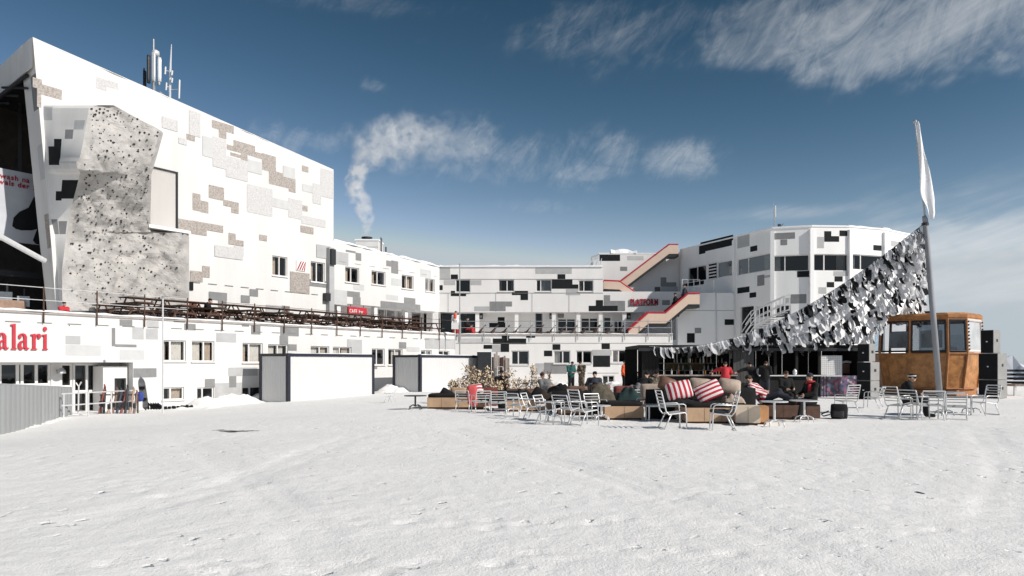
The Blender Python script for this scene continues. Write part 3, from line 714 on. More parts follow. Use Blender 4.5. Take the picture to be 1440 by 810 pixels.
# stairs with cream side panels and red rails
def stair(label, path, Y, wid, h, th=0.14):
    """path: pixels along the panel's top edge at depth Y"""
    pts = [P(u, v, Y) for u, v in path]; st = thing('outdoor_staircase', pts[0], label, 'staircase', 0, 'cream staircases on the rear wing'); o = st.location
    for k in range(2):
        mb = MB(); yo = Vector((0, k*wid, 0))
        for a, b in zip(pts, pts[1:]):
            mb.prism([a+yo, b+yo, b+yo-Vector((0, 0, h)), a+yo-Vector((0, 0, h))], (0, th, 0))
        mb.build('side_panel', CREAM, st, o)
        mb = MB(); mb.tube([p+yo+Vector((0, th/2-0.02, 0.09)) for p in pts], 0.055, 8)
        for a, b in zip(pts, pts[1:]):
            n = max(1, int((b-a).length/1.0))
            for j in range(n+1): q = a.lerp(b, j/n)+yo+Vector((0, th/2, -0.02)); mb.tube([q, q+Vector((0, 0, 0.1))], 0.02, 5)
        mb.build('handrail', RED, st, o)
    mb = MB()
    for a, b in zip(pts, pts[1:]):
        L = b-a; n = max(1, int(abs(L.z)/0.17))
        if abs(L.z) < 0.3: mb.obox(a+Vector((0, th, -h-0.12)), (L.x, 0, L.z), (0, wid-th, 0), (0, 0, 0.12)); continue
        for j in range(n):
            q = a+L*((j+0.0)/n); mb.obox(q+Vector((0, th, -h-0.05+max(0, L.z/n)*0)), (L.x/n, 0, 0), (0, wid-th, 0), (0, 0, 0.06))
    mb.build('treads', mat('stair_concrete', (0.25, 0.24, 0.23), 0.9, 0.2), st, o)
    mb = MB()
    for a, b in zip(pts, pts[1:]):
        a2, b2 = a-Vector((0, -0.03, h+0.02)), b-Vector((0, -0.03, h+0.02)); mb.prism([a2, b2, b2-Vector((0, 0, 0.22)), a2-Vector((0, 0, 0.22))], (0, wid, 0))
    mb.build('stringer', DSTEEL, st, o)
    return st
s1 = stair('long upper cream staircase with red rails climbing to the roof of the rear wing', [(871, 398), (941, 345), (954, 345)], 60.2, 1.3, 0.68)
stair('short cream landing with red rail where the upper staircase meets the parapet', [(849, 395.5), (871, 396.5), (892, 411)], 59.0, 1.0, 0.6)
stair('lower cream staircase with red rails rising from the terrace to the round building', [(884, 466), (912, 441), (936, 441), (968, 414), (984, 414)], 53.15, 1.2, 0.70)
# ================================================================== ROUND BUILDING
ZR = 10.8
RV = []
for u, v in ((957, 352), (1033, 334), (1086, 321), (1141, 318.3), (1195, 319), (1243, 323), (1292, 333)):
    d = (ZR-EYE)*F/(HY-v); RV.append(Vector(((u-CX)/F*d, d)))
rb = thing('round_building', (21, 58, 0), 'faceted round white building with a band of dark windows and an aerial on top', 'building')
off = Vector(rb.location)
RUS = [957, 1033, 1086, 1141, 1195, 1243, 1292]
rwins = {0: [((967, 377, 993, 398), (0.5,)), ((1009, 369, 1030.5, 391), ())], 1: [((1037, 364.5, 1083.5, 387.5), (0.33,)), ((1041, 431, 1060, 470), ()), ((1063, 431, 1084, 447), ())], 2: [((1088, 359.5, 1138, 382.5), (0.32,)), ((1090, 429, 1112, 447), ())],
         3: [((1143.5, 357, 1193, 381), (0.32,))], 4: [((1198.5, 357, 1240.5, 379), (0.3,))], 5: [((1246, 360, 1286, 381), (0.3,))]}
rp_ = [(985, 341, 1031, 355, 4), (1037, 333, 1054, 349.6, 1), (1055, 347, 1065, 354.5, 4), (1088, 328, 1118, 337, 3), (1097.5, 337, 1107, 345, 3), (1149, 333, 1158.6, 349, 1), (1159, 325, 1169, 340, 4), (1169, 332, 1180, 340, 4), (1121, 381, 1140, 390, 4),
       (1037, 405, 1054, 413, 4), (1054, 412, 1063.5, 419, 4), (1065, 387.6, 1075, 402.5, 3), (1112, 414, 1134, 427, 3), (1102, 419, 1112, 427, 1), (1162.6, 396.6, 1173, 404, 4), (1173.5, 388.5, 1185, 396, 4), (1151, 404, 1162, 413, 1), (1180.5, 324, 1191.6, 332, 4), (1172, 381, 1193, 388, 1),
       (1228, 344.4, 1239.5, 352, 4), (983, 345, 992, 358, 4), (1075, 387.6, 1083, 391, 1), (1200, 400, 1212, 409, 1), (1253, 338, 1266, 346, 1), (962, 399, 990, 404, 4)]
for i in range(6):
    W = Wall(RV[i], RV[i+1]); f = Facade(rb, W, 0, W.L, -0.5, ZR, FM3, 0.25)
    for r, ml in rwins[i]: f.window(r, ml, [(.72, .97, 0)] if i in (1, 3) and r[1] < 400 else ([(.02, .2, 1)] if i in (2, 4) and r[1] < 400 else None), glass=GLASSD, sill=False, frame=FRAME)
    for r in rp_:
        if RUS[i] <= (r[0]+r[2])/2 < RUS[i+1]: f.patch(r[:4], r[4])
    f.build()
    if i > 0:
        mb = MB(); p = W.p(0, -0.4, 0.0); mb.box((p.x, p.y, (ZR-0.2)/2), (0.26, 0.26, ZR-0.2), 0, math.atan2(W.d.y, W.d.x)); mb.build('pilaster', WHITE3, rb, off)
    mb = MB(); mb.obox(W.p(0, ZR-0.02, -0.3), W.p(W.L, 0)-W.p(0, 0), W.p(0, 0, .36)-W.p(0, 0, 0), (0, 0, 0.10))
    snow_strip(mb, [W.p(0, ZR+0.06, -0.25), W.p(W.L, ZR+0.06, -0.25)], 0.5, 0.14 if i in (0, 4, 5) else 0.06, i)
    mb.build('coping', SNOWC, rb, off, True if False else False)
bk = [Vector((RV[0].x+1.0, 70, 0)), Vector((RV[6].x+0.5, 72, 0))]
mb = MB(); mb.add([Vector((p.x, p.y, ZR-0.02)) for p in RV]+[bk[1]+Vector((0, 0, ZR)), bk[0]+Vector((0, 0, ZR))], [list(range(9))]); mb.build('roof', SNOWC, rb, off)
mb = MB()
a = Vector((RV[6].x, RV[6].y, -0.5)); mb.quad(a, bk[1], bk[1]+Vector((0, 0, ZR)), a+Vector((0, 0, ZR+.5))); mb.build('side_wall', WHITE2, rb, off); mb = MB()
a = Vector((RV[0].x, RV[0].y, -0.5)); mb.quad(a, bk[0], bk[0]+Vector((0, 0, ZR)), a+Vector((0, 0, ZR+.5))); mb.build('side_wall', WHITE2, rb, off)
# slatted screen between the windows of the first facet
W = Wall(RV[0], RV[1]); mb = MB(); q0, q1, z0, z1 = W.rect((997, 372, 1008, 394))
for k in range(6):
    z = z0+(z1-z0)*k/5; mb.obox(W.p(q0, z, 0.03), W.p(q1, 0)-W.p(q0, 0), W.p(0, 0, .06)-W.p(0, 0, 0), (0, 0, 0.09))
mb.quad(W.p(q0, z0, 0.02), W.p(q1, z0, 0.02), W.p(q1, z1, 0.02), W.p(q0, z1, 0.02), 1)
mb.build('slat_screen', [WHITE2, DARK], rb, off)
# lower block in front of the first facets
PB = Wall((X(953, 54.5), 54.5), (X(1032, 54.35), 54.35)); zp = PB.sz(985, 412)[1]
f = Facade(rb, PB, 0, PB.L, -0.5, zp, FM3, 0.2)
f.patches([(1019, 449, 1033, 457, 4), (966, 468.5, 977, 482, 4), (977, 461, 986, 468.5, 3)])
f.pt += [((0.1, PB.L, PB.sz(985, 437)[1], PB.sz(985, 437)[1]+0.03), 7)]
f.build('lower_wall')
mb = MB(); mb.add([PB.p(0, zp), PB.p(PB.L, zp), Vector((RV[1].x, RV[1].y, zp)), Vector((RV[0].x, RV[0].y, zp))], [[0, 1, 2, 3]]); mb.build('landing', SNOWC, rb, off)
mb = MB(); p0 = PB.p(0.1, zp, -0.1)
pts = [P(960, 412, 54.6), P(985, 412, 54.6)]
for z in (0.5, 1.0): mb.tube([pts[0]+Vector((0, 0.2, z)), pts[1]+Vector((0, 0.2, z))], 0.03, 6)
for k in range(4): q = pts[0].lerp(pts[1], k/3)+Vector((0, 0.2, 0)); mb.tube([q, q+Vector((0, 0, 1.0))], 0.03, 6)
q = P(1004, 412, 54.9); mb.tube([q, q+Vector((0, 0, 0.9))], 0.06, 8); mb.tube([q-Vector((0, 0.55, 0.0)), q-Vector((0, 0.55, 4))], 0.05, 8)
mb.build('railing', ALU, rb, off)
# aerial group on the round roof
p = P(1089, 322, 54); p.z = ZR
ae = thing('antenna_mast', p, 'thin whip aerial with a side bracket on the roof of the round building', 'antenna')
mb = MB(); mb.tube([p, p+Vector((0, 0, 1.2)), p+Vector((-0.08, 0, 2.5))], [0.04, 0.035, 0.015], 6); mb.build('mast', STEEL, ae, p)
mb = MB(); mb.tube([p+Vector((0.06, 0, 1.4)), p+Vector((0.06, 0, 2.2))], 0.05, 6); mb.build('aerial', ALU, ae, p)
mb = MB(); q = p+Vector((0.35, 0, 0)); mb.tube([q, q+Vector((0, 0, 0.8))], 0.03, 6); mb.box(q+Vector((0, 0, 0.75)), (0.2, 0.1, 0.25)); mb.tube([q+Vector((-0.3, 0, 0.3)), q+Vector((0.3, 0, 0.9))], 0.02, 5); mb.build('bracket', DSTEEL, ae, p)
p = P(1117, 320, 53); p.z = ZR
vt = thing('roof_ventilator', p, 'small domed roof ventilator beside the aerial on the round building', 'ventilator')
mb = MB(); mb.lathe([(0.18, 0), (0.18, 0.2), (0.3, 0.22), (0.28, 0.42), (0.05, 0.5)], p, 12); mb.build('cowl', STEEL, vt, p, True)
mb = MB(); mb.lathe([(0.24, -0.05), (0.24, 0.03)], p, 12); mb.build('collar', DSTEEL, vt, p)
# white railed outside stair against the round building
st = thing('outdoor_staircase', P(1045, 470, 49.5), 'white railed metal staircase climbing across the dark opening of the round building', 'staircase'); o = Vector(st.location)
a, b, c = P(1048, 478, 49.4), P(1062, 458, 49.2), P(1110, 436, 48.6)
for k in range(2):
    dy = Vector((0, 0.9*k, 0)); mb = MB()
    for h in (0.05, 0.5, 1.0): mb.tube([a+dy+Vector((0, 0, h)), b+dy+Vector((0, 0, h)), c+dy+Vector((0, 0, h))], 0.035, 6)
    for s in range(9): q = b.lerp(c, s/8)+dy; mb.tube([q, q+Vector((0, 0, 1.0))], 0.025, 5)
    mb.build('railing', ALU, st, o)
mb = MB()
for s in range(14): q = a.lerp(c, s/13); mb.box(q+Vector((0, 0.45, 0)), (0.3, 0.8, 0.04))
mb.build('treads', STEEL, st, o)

# ================================================================== GROUND STOREY BUILDINGS AND TERRACE
lb = thing('restaurant_building', LF.p(20, -0.4), 'long low sunlit white restaurant building carrying the terrace, with small double windows', 'building')
off = Vector(lb.location); PZ = 3.67
fl_ = Facade(lb, LF, 0, LF.L, -0.8, PZ, FM, 0.22)
nq1 = LF.depth(187)[1]; nz1 = LF.sz(187, 507)[1]-0.08
fl_.hole((1.0, nq1, -0.8, nz1), False)
cu = [(0.0, 0.25, 0), (0.42, 0.95, 1)]; cu2 = [(0.04, 0.5, 1), (0.62, 0.97, 0)]
for r, ml, c in (((229, 478, 261.5, 508), (0.34,), cu), ((269.5, 479, 301.5, 508.5), (0.55,), cu2), ((341, 482, 369.5, 510), (0.35,), [(0.0, 0.3, 0), (0.45, 0.98, 1)]), ((377, 484, 405, 510), (0.5,), [(0.05, 0.45, 1), (0.55, 0.9, 1)]), ((437, 486.5, 463, 512), (0.5,), cu2), ((468, 487.5, 494, 512), (0.4,), cu2), ((523, 490, 541, 513.5), (0.42,), None), ((546, 490.5, 566, 513.5), (0.5,), cu), ((592, 492, 607, 514), (0.5,), None), ((617, 493, 632, 514), (0.5,), None),
             ((228, 545, 259, 563), (0.4,), [(0.4, 1, 0)]), ((277, 545, 301, 563), (0.35,), None), ((341, 544, 370, 563), (0.38,), None)):
    fl_.window(r, ml, c)
fl_.patches([(92, 472, 113, 484, 1), (92, 485, 142, 500, 2), (157, 461, 162, 487, 3), (162, 484, 192, 488, 3), (168, 449, 186, 458, 3), (168, 492, 203, 506, 2), (186, 460, 202, 477, 1), (206, 451, 223, 459, 1), (205, 462, 222, 477, 1), (187.5, 518, 220, 531, 3), (244, 449, 260, 453, 3), (259, 455, 275, 464, 3), (304, 468, 332, 481, 1), (340, 456, 350, 459, 3), (353, 458, 366, 470, 3),
    (394, 459, 420, 472, 3), (393, 472, 405, 484, 3), (405, 484, 417, 493, 3), (321, 517, 362, 529, 1), (288, 533, 302, 545, 3), (302, 539, 340, 563, 1), (322, 529, 332, 545, 3), (488, 477, 509, 497, 1), (561, 481, 571, 490, 3), (598, 475, 640, 490, 1), (524, 514, 530, 519, 3), (572, 488, 590, 494, 2)])
fl_.dashes(PZ-0.45, 1.15, 0.55, 2, LF.L-0.3, 7, 0.03)
fl_.build()
nn = Vector((LF.n.x, LF.n.y, 0))
NF = LF.shift(-1.1)
fn = Facade(lb, NF, 0.5, nq1+0.1, -0.8, nz1, FM, 0.12)
fn.window((-60, 510, 72, 545), (0.06, 0.25, 0.44, 0.63, 0.68, 0.84), None, frame=WHITE2, sill=False, fr=0.09, name='window_row')
fn.window((85.5, 511, 103, 545), (), None, frame=WHITE2, sill=False, fr=0.09)
fn.window((103.8, 511, 143, 583), (0.5,), None, frame=WHITE2, sill=False, fr=0.09, name='glass_door', trans=(0.45,))
fn.build('niche_wall')
mb = MB(); mb.quad(LF.p(nq1, -.8, -.2), LF.p(nq1, nz1, -.2), LF.p(nq1, nz1, -1.1), LF.p(nq1, -.8, -1.1)); mb.quad(LF.p(1, nz1, -.2), LF.p(nq1, nz1, -.2), LF.p(nq1, nz1, -1.1), LF.p(1, nz1, -1.1)); mb.build('niche_lining', WHITE, lb, off)
# white porch box with dark door
pw = LF.shift(-0.35); q0 = pw.depth(145)[1]; q1 = pw.depth(179)[1]; z1 = pw.sz(145, 512)[1]
fp = Facade(lb, pw, q0, q1, -0.8, z1-0.1, FM, 0.1); fp.window((161, 532, 177.5, 578), (), None, frame=DSTEEL, sill=False, name='door', trans=(0.5,)); fp.build('porch_wall')
mb = MB(); mb.quad(pw.p(q0, -.8), pw.p(q0, z1-.1), pw.p(q0, z1-.1, -.8), pw.p(q0, -.8, -.8)); mb.build('porch_side', WHITE, lb, off)
# terrace deck, one roof sheet per building
mb = MB()
e = 0.0
d0, d1 = LF.p(0, TZ, -0.01), LF.p(LF.L, TZ, -0.01)
mb.add([d0, d1, Vector((LCORN.x, 60, TZ)), Vector((CORN.x-4, 62, TZ)), UF.p(0, TZ, -6)], [[0, 1, 2, 3, 4]])
mb.build('terrace_deck', SNOWC, lb, off)
mb = MB(); mb.obox(LF.p(0, TZ, 0.06), LF.p(LF.L, 0)-LF.p(0, 0), -nn*0.35, (0, 0, 0.1), 0); snow_strip(mb, [LF.p(0, PZ, -0.12), LF.p(LF.L, PZ, -0.12)], 0.42, 0.12, 21, 1)
mb.build('coping', [mat('coping_grey', (0.36, 0.33, 0.31), 0.8, 0.2), SNOWC], lb, off)
p = NF.p(NF.depth(80)[1], NF.sz(80, 521)[1]); lp = thing('wall_lamp', p, 'small grey wall lamp on the white pier between the window row and the glass door', 'lamp')
mb = MB(); mb.tube([p, p+nn*0.35], 0.03, 6); mb.build('bracket', DSTEEL, lp, p)
mb = MB(); mb.lathe([(0.05, 0.12), (0.16, 0.0), (0.18, -0.12), (0.02, -0.1)], p+nn*0.35, 10); mb.build('lamp_shade', STEEL, lp, p)
# restaurant name, red serif letters cut as solid shapes
def arc(cx, cy, rx, ry, a0, a1, n=14): return [(cx+rx*math.cos(R(a0+(a1-a0)*i/n)), cy+ry*math.sin(R(a0+(a1-a0)*i/n))) for i in range(n+1)]
def glyph(ch):
    """list of polygons (x, y); x height 1, ascender 1.55; returns polys and width"""
    if ch == 'l': return [[(0.12, 0), (0.52, 0), (0.52, 0.05), (0.43, 0.09), (0.43, 1.58), (0.08, 1.52), (0.08, 1.47), (0.21, 1.43), (0.21, 0.09), (0.12, 0.05)]], 0.56
    if ch == 'i': return [[(0.1, 0), (0.5, 0), (0.5, 0.05), (0.41, 0.09), (0.41, 1.0), (0.06, 0.95), (0.06, 0.9), (0.19, 0.87), (0.19, 0.09), (0.1, 0.05)], arc(0.29, 1.32, 0.14, 0.14, 0, 345)], 0.54
    if ch == 'r': return [[(0.1, 0), (0.54, 0), (0.54, 0.05), (0.42, 0.09), (0.42, 1.0), (0.06, 0.95), (0.06, 0.9), (0.2, 0.87), (0.2, 0.09), (0.1, 0.05)],
                          [(0.42, 0.66), (0.5, 0.84), (0.6, 0.9)]+arc(0.68, 0.82, 0.13, 0.13, 200, 380)+[(0.80, 0.95), (0.68, 1.01), (0.52, 0.97), (0.42, 0.82)]], 0.84
    if ch == 'a': return [[(0.46, 0.08), (0.46, 0.7), (0.43, 0.86), (0.35, 0.94)]+[(0.26, 0.9), (0.3, 0.76), (0.2, 0.66), (0.08, 0.72), (0.08, 0.86), (0.2, 0.97), (0.4, 1.01), (0.58, 0.95), (0.68, 0.8), (0.68, 0.18), (0.74, 0.1), (0.84, 0.12), (0.84, 0.06), (0.72, -0.02), (0.58, 0.0), (0.5, 0.1)],
                          [(0.455, 0.58), (0.2, 0.5), (0.06, 0.36), (0.04, 0.2), (0.1, 0.05), (0.22, -0.02), (0.36, 0.01), (0.455, 0.13), (0.455, 0.22), (0.38, 0.13), (0.31, 0.13), (0.27, 0.24), (0.3, 0.4), (0.455, 0.5)]], 0.9
ns = thing('wall_sign', LF.p(LF.depth(30)[1], LF.sz(30, 492)[1], 0.03), 'big red serif lettering ending in alari on the white restaurant wall', 'sign')
q_end, _ = LF.depth(67)[1], 0; q_st = LF.depth(-6)[1]; zB = LF.sz(30, 491.5)[1]; sc = (LF.sz(16, 455)[1]-zB)/1.58
tot = sum(glyph(c)[1] for c in 'alari'); kx = (q_end-q_st)/tot/sc
x = q_st
for c in 'alari':
    polys, w = glyph(c); mb = MB()
    for j, pg in enumerate(polys):
        pp = [LF.p(x+a*sc*kx, zB+b*sc, 0.03+0.002*j) for a, b in pg]
        mb.prism(pp, nn*0.05)
    mb.build('letter', RED, ns, ns.location); x += w*sc*kx
# rear ground storey
lr = thing('service_building', (4, 53, 0), 'low shaded white rear ground storey under the terrace with black camouflage blocks', 'building')
off = Vector(lr.location)
LR = Wall((LCORN.x, 52.9), (X(946, 52.9), 52.9)); fL = Facade(lr, LR, 0, LR.L, -0.8, PZ, FM2, 0.2)
for r, ml in (((719, 493, 744, 513), (0.4,)), ((778.5, 493, 802, 511.5), (0.55,)), ((810, 493, 832.5, 511), (0.42,)), ((861, 492, 884.5, 510), (0.38,))):
    fL.window(r, ml, [(0.05, 0.4, 1)] if r[0] in (778.5, 861) else None, fr=0.07)
fL.window((847, 528, 864, 541), (0.5,), None, sill=False)
fL.patches([(693, 476, 740, 484, 4), (705.6, 472, 716, 476, 4), (704, 484, 716, 495, 4), (680, 485, 692, 490.6, 4), (692, 485, 704, 495, 1), (740, 472.5, 752.6, 475, 4), (765, 493, 776.5, 501, 4), (777, 484, 788, 492, 4), (846, 483, 857.6, 491, 4), (834, 500, 858, 516, 4), (833, 492, 860, 500, 1), (765, 510, 797, 525.6, 3), (753, 511, 765, 526.5, 1), (645, 476, 690, 482, 2)])
zq = LR.sz(700, 483)[1]; fL.pt += [((0, LR.L, zq, zq+0.03), 7), ((X(826, 52.9)-LCORN.x, X(870, 52.9)-LCORN.x, LR.sz(830, 525)[1], LR.sz(830, 525)[1]+0.03), 7)]
fL.build()
mb = MB(); mb.add([(LCORN.x, 52.91, TZ), (LR.B.x, 52.91, TZ), (LR.B.x, 60, TZ), (LCORN.x, 60, TZ)], [[0, 1, 2, 3]]); mb.build('terrace_deck', SNOWC, lr, off)
mb = MB(); mb.box(((LCORN.x+LR.B.x)/2, 52.98, TZ+0.05), (LR.L, 0.3, 0.1), 0); snow_strip(mb, [(LCORN.x, 53, PZ-0.01), (LR.B.x, 53, PZ-0.01)], 0.4, 0.09, 31, 1); mb.build('coping', [mat('coping_grey', (0.3,)*3), SNOWC], lr, off)
mb = MB(); mb.quad((LR.B.x, 52.9, -0.8), (LR.B.x, 60, -.8), (LR.B.x, 60, TZ), (LR.B.x, 52.9, TZ)); mb.build('end_wall', WHITE2, lr, off)

# railings along the terrace edge
def railing(label, W, q0, q1, step, wires=(1.05,), r=0.022, mats=(BROWNW, ALU), inset=-0.1, ph=1.1):
    rl = thing('terrace_railing', W.p((q0+q1)/2, TZ), label, 'railing', 0, 'railings along the terrace edge'); o = Vector(rl.location)
    n = int((q1-q0)/step)
    for k in range(n+1):
        q = q0+(q1-q0)*k/n; mb = MB(); mb.tube([W.p(q, TZ-0.35, 0.085), W.p(q, TZ+ph, 0.085)], 0.03, 6); mb.build('post', mats[0], rl, o)
    for w in wires:
        mb = MB(); mb.tube([W.p(q0, TZ+w, 0.085), W.p(q1, TZ+w, 0.085)], r, 6); mb.build('rail', mats[1], rl, o)
qa = LF.depth(262)[1]
railing('thin wire railing on dark posts along the terrace edge in front of the climbing wall', LF, 2, qa, 1.9, (1.05, 0.55), 0.015)
railing('dark posted railing along the terrace edge under the camouflage wall and middle wing', LF, qa+1.9, LF.L, 1.9, (1.02,), 0.014, (BROWNW, BROWNW))
railing('grey tube railing along the terrace edge in front of the shaded rear wing', LR, 0.4, LR.L-0.1, 1.55, (1.0, 0.55), 0.022, (STEEL, STEEL))

# picnic tables on the terrace: tabletop, two benches, two leg frames
def picnic_table():
    t = thing('picnic_table', (0, 0, 0), 'x', 'picnic table', 0, 'brown picnic tables on the terrace')
    mb = MB(); [mb.box((0, -0.3+0.15*k, 0.75), (2.2, 0.14, 0.045)) for k in range(5)]; mb.build('tabletop', BROWNW, t, bevel=0)
    for s in (-1, 1):
        mb = MB(); [mb.box((0, s*(0.68+0.15*k), 0.45), (2.2, 0.14, 0.04)) for k in range(2)]; mb.build('bench', BROWNW, t)
        mb = MB(); x = s*0.8; mb.tube([(x, -0.75, 0), (x, -0.25, 0.73)], 0.04, 5); mb.tube([(x, 0.75, 0), (x, 0.25, 0.73)], 0.04, 5); mb.box((x, 0, 0.41), (0.06, 1.6, 0.07)); mb.build('leg_frame', BROWNW, t)
    return t
proto = picnic_table(); n = 0; first = True
yawL = math.atan2(LDIR.y, LDIR.x); rnd = random.Random(3)
def put_table(p, rz, lab):
    global first
    if first: proto.location = p; proto.rotation_euler = (0, 0, rz); proto['label'] = lab; first = False
    else: dup(proto, p, rz, lab)
qs0 = LF.depth(205)[1]; cnt = 0
for row, inset in ((0, -0.95), (1, -3.1), (2, -1.9)):
    q = qs0+row*0.5; k = 0
    while q < LF.L-1.5:
        put_table(LF.p(q+rnd.uniform(-.15, .15), TZ+(.0 if row < 2 else .34), inset), yawL+math.pi/2+rnd.uniform(-.12, .12) if row == 0 else yawL+rnd.uniform(-.1, .1), '%s brown picnic table from the climbing wall in the %s row' % (ORD[k], ('terrace edge', 'building side', 'piled up')[row]))
        q += (2.05, 2.9, 1.9)[row]*rnd.uniform(.9, 1.1); k += 1
# deck chairs in front of the rear wing: tilted seats that read as dark slanting shapes
def sun_chair():
    t = thing('deck_chair', (0, 0, 0), 'x', 'deck chair', 0, 'brown deck chairs on the rear terrace')
    mb = MB(); mb.obox((-0.3, -0.55, 0.3), (0.6, 0, 0), (0, 0.95, -0.06), (0, 0, 0.05)); mb.build('seat', BROWNW, t)
    mb = MB(); mb.obox((-0.3, 0.38, 0.26), (0.6, 0, 0), (0, 0.5, 0.52), (0, -0.03, 0.05)); mb.build('backrest', BROWNW, t)
    for s in (-1, 1):
        mb = MB(); mb.tube([(s*.28, -.5, 0), (s*.28, -.45, .3)], .025, 5); mb.build('leg', BROWNW, t); mb = MB(); mb.tube([(s*.28, .3, 0), (s*.28, .6, .5)], .025, 5); mb.build('leg', BROWNW, t)
    return t
sc0 = sun_chair(); dn = 0
for u in (648, 666, 684, 700, 716, 732, 748, 765, 780, 796, 812, 828, 845, 862, 876):
    x = X(u, 54.2)
    lab = '%s dark deck chair from the left along the shaded rear terrace railing' % ORD[dn]
    p = (x, 54.2+rnd.uniform(0, .5), TZ); rz = -math.pi/2+rnd.uniform(-.25, .25)
    if dn == 0: sc0.location = p; sc0.rotation_euler = (0, 0, rz); sc0['label'] = lab
    else: dup(sc0, p, rz, lab)
    dn += 1
# ================================================================== SNOW GROUND, BANKS, MOUNTAINS
def axis(lo, hi, fine, grow, far):
    a = [lo]
    while a[-1] < hi: a.append(a[-1]+fine)
    s = fine; r = list(a)
    while r[-1] < far: s *= grow; r.append(r[-1]+s)
    s = fine; l = []; x = lo
    while x > -far: s *= grow; x -= s; l.append(x)
    return l[::-1]+r
xs = axis(-11, 13, 0.09, 1.05, 7000)
ys = [-9000, -3000, -1000, -300, -120, -40, -20, -10, -5, -2, 0, 1.5, 2.5, 3.2]
s = 0.07
while ys[-1] < 9000:
    y = ys[-1]; s = max(0.065, 0.0105*y) if y < 70 else y*0.06; ys.append(y+s)
dents = []
rd = random.Random(21)
def track(x0, y0, x1, y1, step=0.33, r=0.085, dp=0.034, w=0.11):
    L = math.hypot(x1-x0, y1-y0); n = int(L/step)
    for k in range(n):
        t = k/n; sx = (1 if k % 2 else -1)*w
        dx, dy = (x1-x0)/L, (y1-y0)/L
        dents.append((x0+(x1-x0)*t-dy*sx+rd.uniform(-.06, .06), y0+(y1-y0)*t+dx*sx+rd.uniform(-.06, .06), r*rd.uniform(.8, 1.3), dp*rd.uniform(.5, 1.3)))
for a in ((-3.6, 5.9, 2.2, 6.5), (-2.4, 6.0, -0.4, 6.0), (-1.5, 7.6, 4.5, 7.2), (-2, 7.7, 1.5, 7.6), (-9, 12, -6.5, 17), (-8.5, 12, -5.5, 19), (2, 9, 9, 14), (3, 8, 8, 10), (4, 12, 9, 17), (-11, 15, -4, 9), (-7, 20, 3, 15), (5, 6.2, 7, 9), (-6, 8, -3, 13)): track(*a)
for k in range(300):
    y = rd.uniform(5.4, 22); dents.append((rd.uniform(-.7, .72)*y, y, rd.uniform(.045, .09), rd.uniform(-.02, .026)))
grid = {}
for d in dents: grid.setdefault((int(d[0]//1), int(d[1]//1)), []).append(d)
ruts = [(-4.6, 7.6, -3.4, 17, .12), (-4.25, 7.6, -3.05, 17, .12), (-1.2, 5.0, -8, 18, .12), (-.85, 5.0, -7.65, 18, .12), (5, 8, 12, 19, .14), (5.4, 8, 12.4, 19, .14), (2.6, 5.5, -1.5, 19, .10), (2.9, 5.5, -1.2, 19, .10), (-9.5, 13, 6, 15.5, .12), (-9.5, 13.35, 6, 15.9, .12)]
def hsnow(x, y):
    h = gz(x, y)
    if y > 70 or abs(x) > 60:
        h -= 3.5*sstep(58, 90, y) + 420*sstep(70, 2200, math.hypot(x, y-20))
        return h
    v = Vector((x, y, 0))
    h += 0.050*noise.noise(v*0.16) + 0.016*noise.noise(v*0.55+Vector((7, 0, 0))) + 0.007*noise.noise(v*1.7) + (0.010*noise.noise(v*4.1) if y < 30 else 0)
    if y < 24 and abs(x) < 17:
        ix, iy = int(x//1), int(y//1)
        for gx in (ix-1, ix, ix+1):
            for gy in (iy-1, iy, iy+1):
                for (a, b, r, dp) in grid.get((gx, gy), ()):
                    q = ((x-a)**2+((y-b))**2)/(r*r)
                    if q < 4: h -= dp*math.exp(-q*1.4) - 0.35*dp*math.exp(-(q-1.6)**2*2)
        for (a, b, c, d, w) in ruts:
            if min(b, d) < y < max(b, d):
                t = (y-b)/(d-b); xx = a+(c-a)*t+0.25*math.sin(t*5); q = (x-xx)/w/2
                if abs(q) < 2: h -= 0.028*math.exp(-q*q*2)*(.45+.9*abs(noise.noise(Vector((x*.6, y*.6, 4)))))
    return h
vs = []; fs = []; nx = len(xs)
for y in ys:
    for x in xs: vs.append((x, y, hsnow(x, y)))
for j in range(len(ys)-1):
    for i in range(nx-1): fs.append((j*nx+i, j*nx+i+1, (j+1)*nx+i+1, (j+1)*nx+i))
m, nt, b = nmat('snow'); SNOW = m
tc = N(nt, 'ShaderNodeTexCoord')
n1 = N(nt, 'ShaderNodeTexNoise', Scale=0.35, Detail=6.0, Roughness=0.6); nt.links.new(tc.outputs['Object'], n1.inputs['Vector'])
rp = N(nt, 'ShaderNodeValToRGB'); rp.color_ramp.elements[0].position = 0.3; rp.color_ramp.elements[1].position = 0.7
rp.color_ramp.elements[0].color = (0.87, 0.858, 0.838, 1); rp.color_ramp.elements[1].color = (0.93, 0.917, 0.897, 1)
nt.links.new(n1.outputs['Fac'], rp.inputs['Fac']); nt.links.new(rp.outputs[0], b.inputs['Base Color'])
b.inputs['Roughness'].default_value = 0.85; b.inputs['Specular IOR Level'].default_value = 0.2
na = N(nt, 'ShaderNodeTexNoise', Scale=5.0, Detail=7.0, Roughness=0.68); nt.links.new(tc.outputs['Object'], na.inputs['Vector'])
vo = N(nt, 'ShaderNodeTexVoronoi', Scale=2.6); vo.inputs['Randomness'].default_value = 1.0
nt.links.new(tc.outputs['Object'], vo.inputs['Vector'])
vr = N(nt, 'ShaderNodeMapRange', interpolation_type='SMOOTHSTEP'); vr.inputs['From Min'].default_value = 0.05; vr.inputs['From Max'].default_value = 0.3
nt.links.new(vo.outputs['Distance'], vr.inputs['Value'])
ad = N(nt, 'ShaderNodeMath', operation='MULTIPLY_ADD'); ad.inputs[1].default_value = 0.22
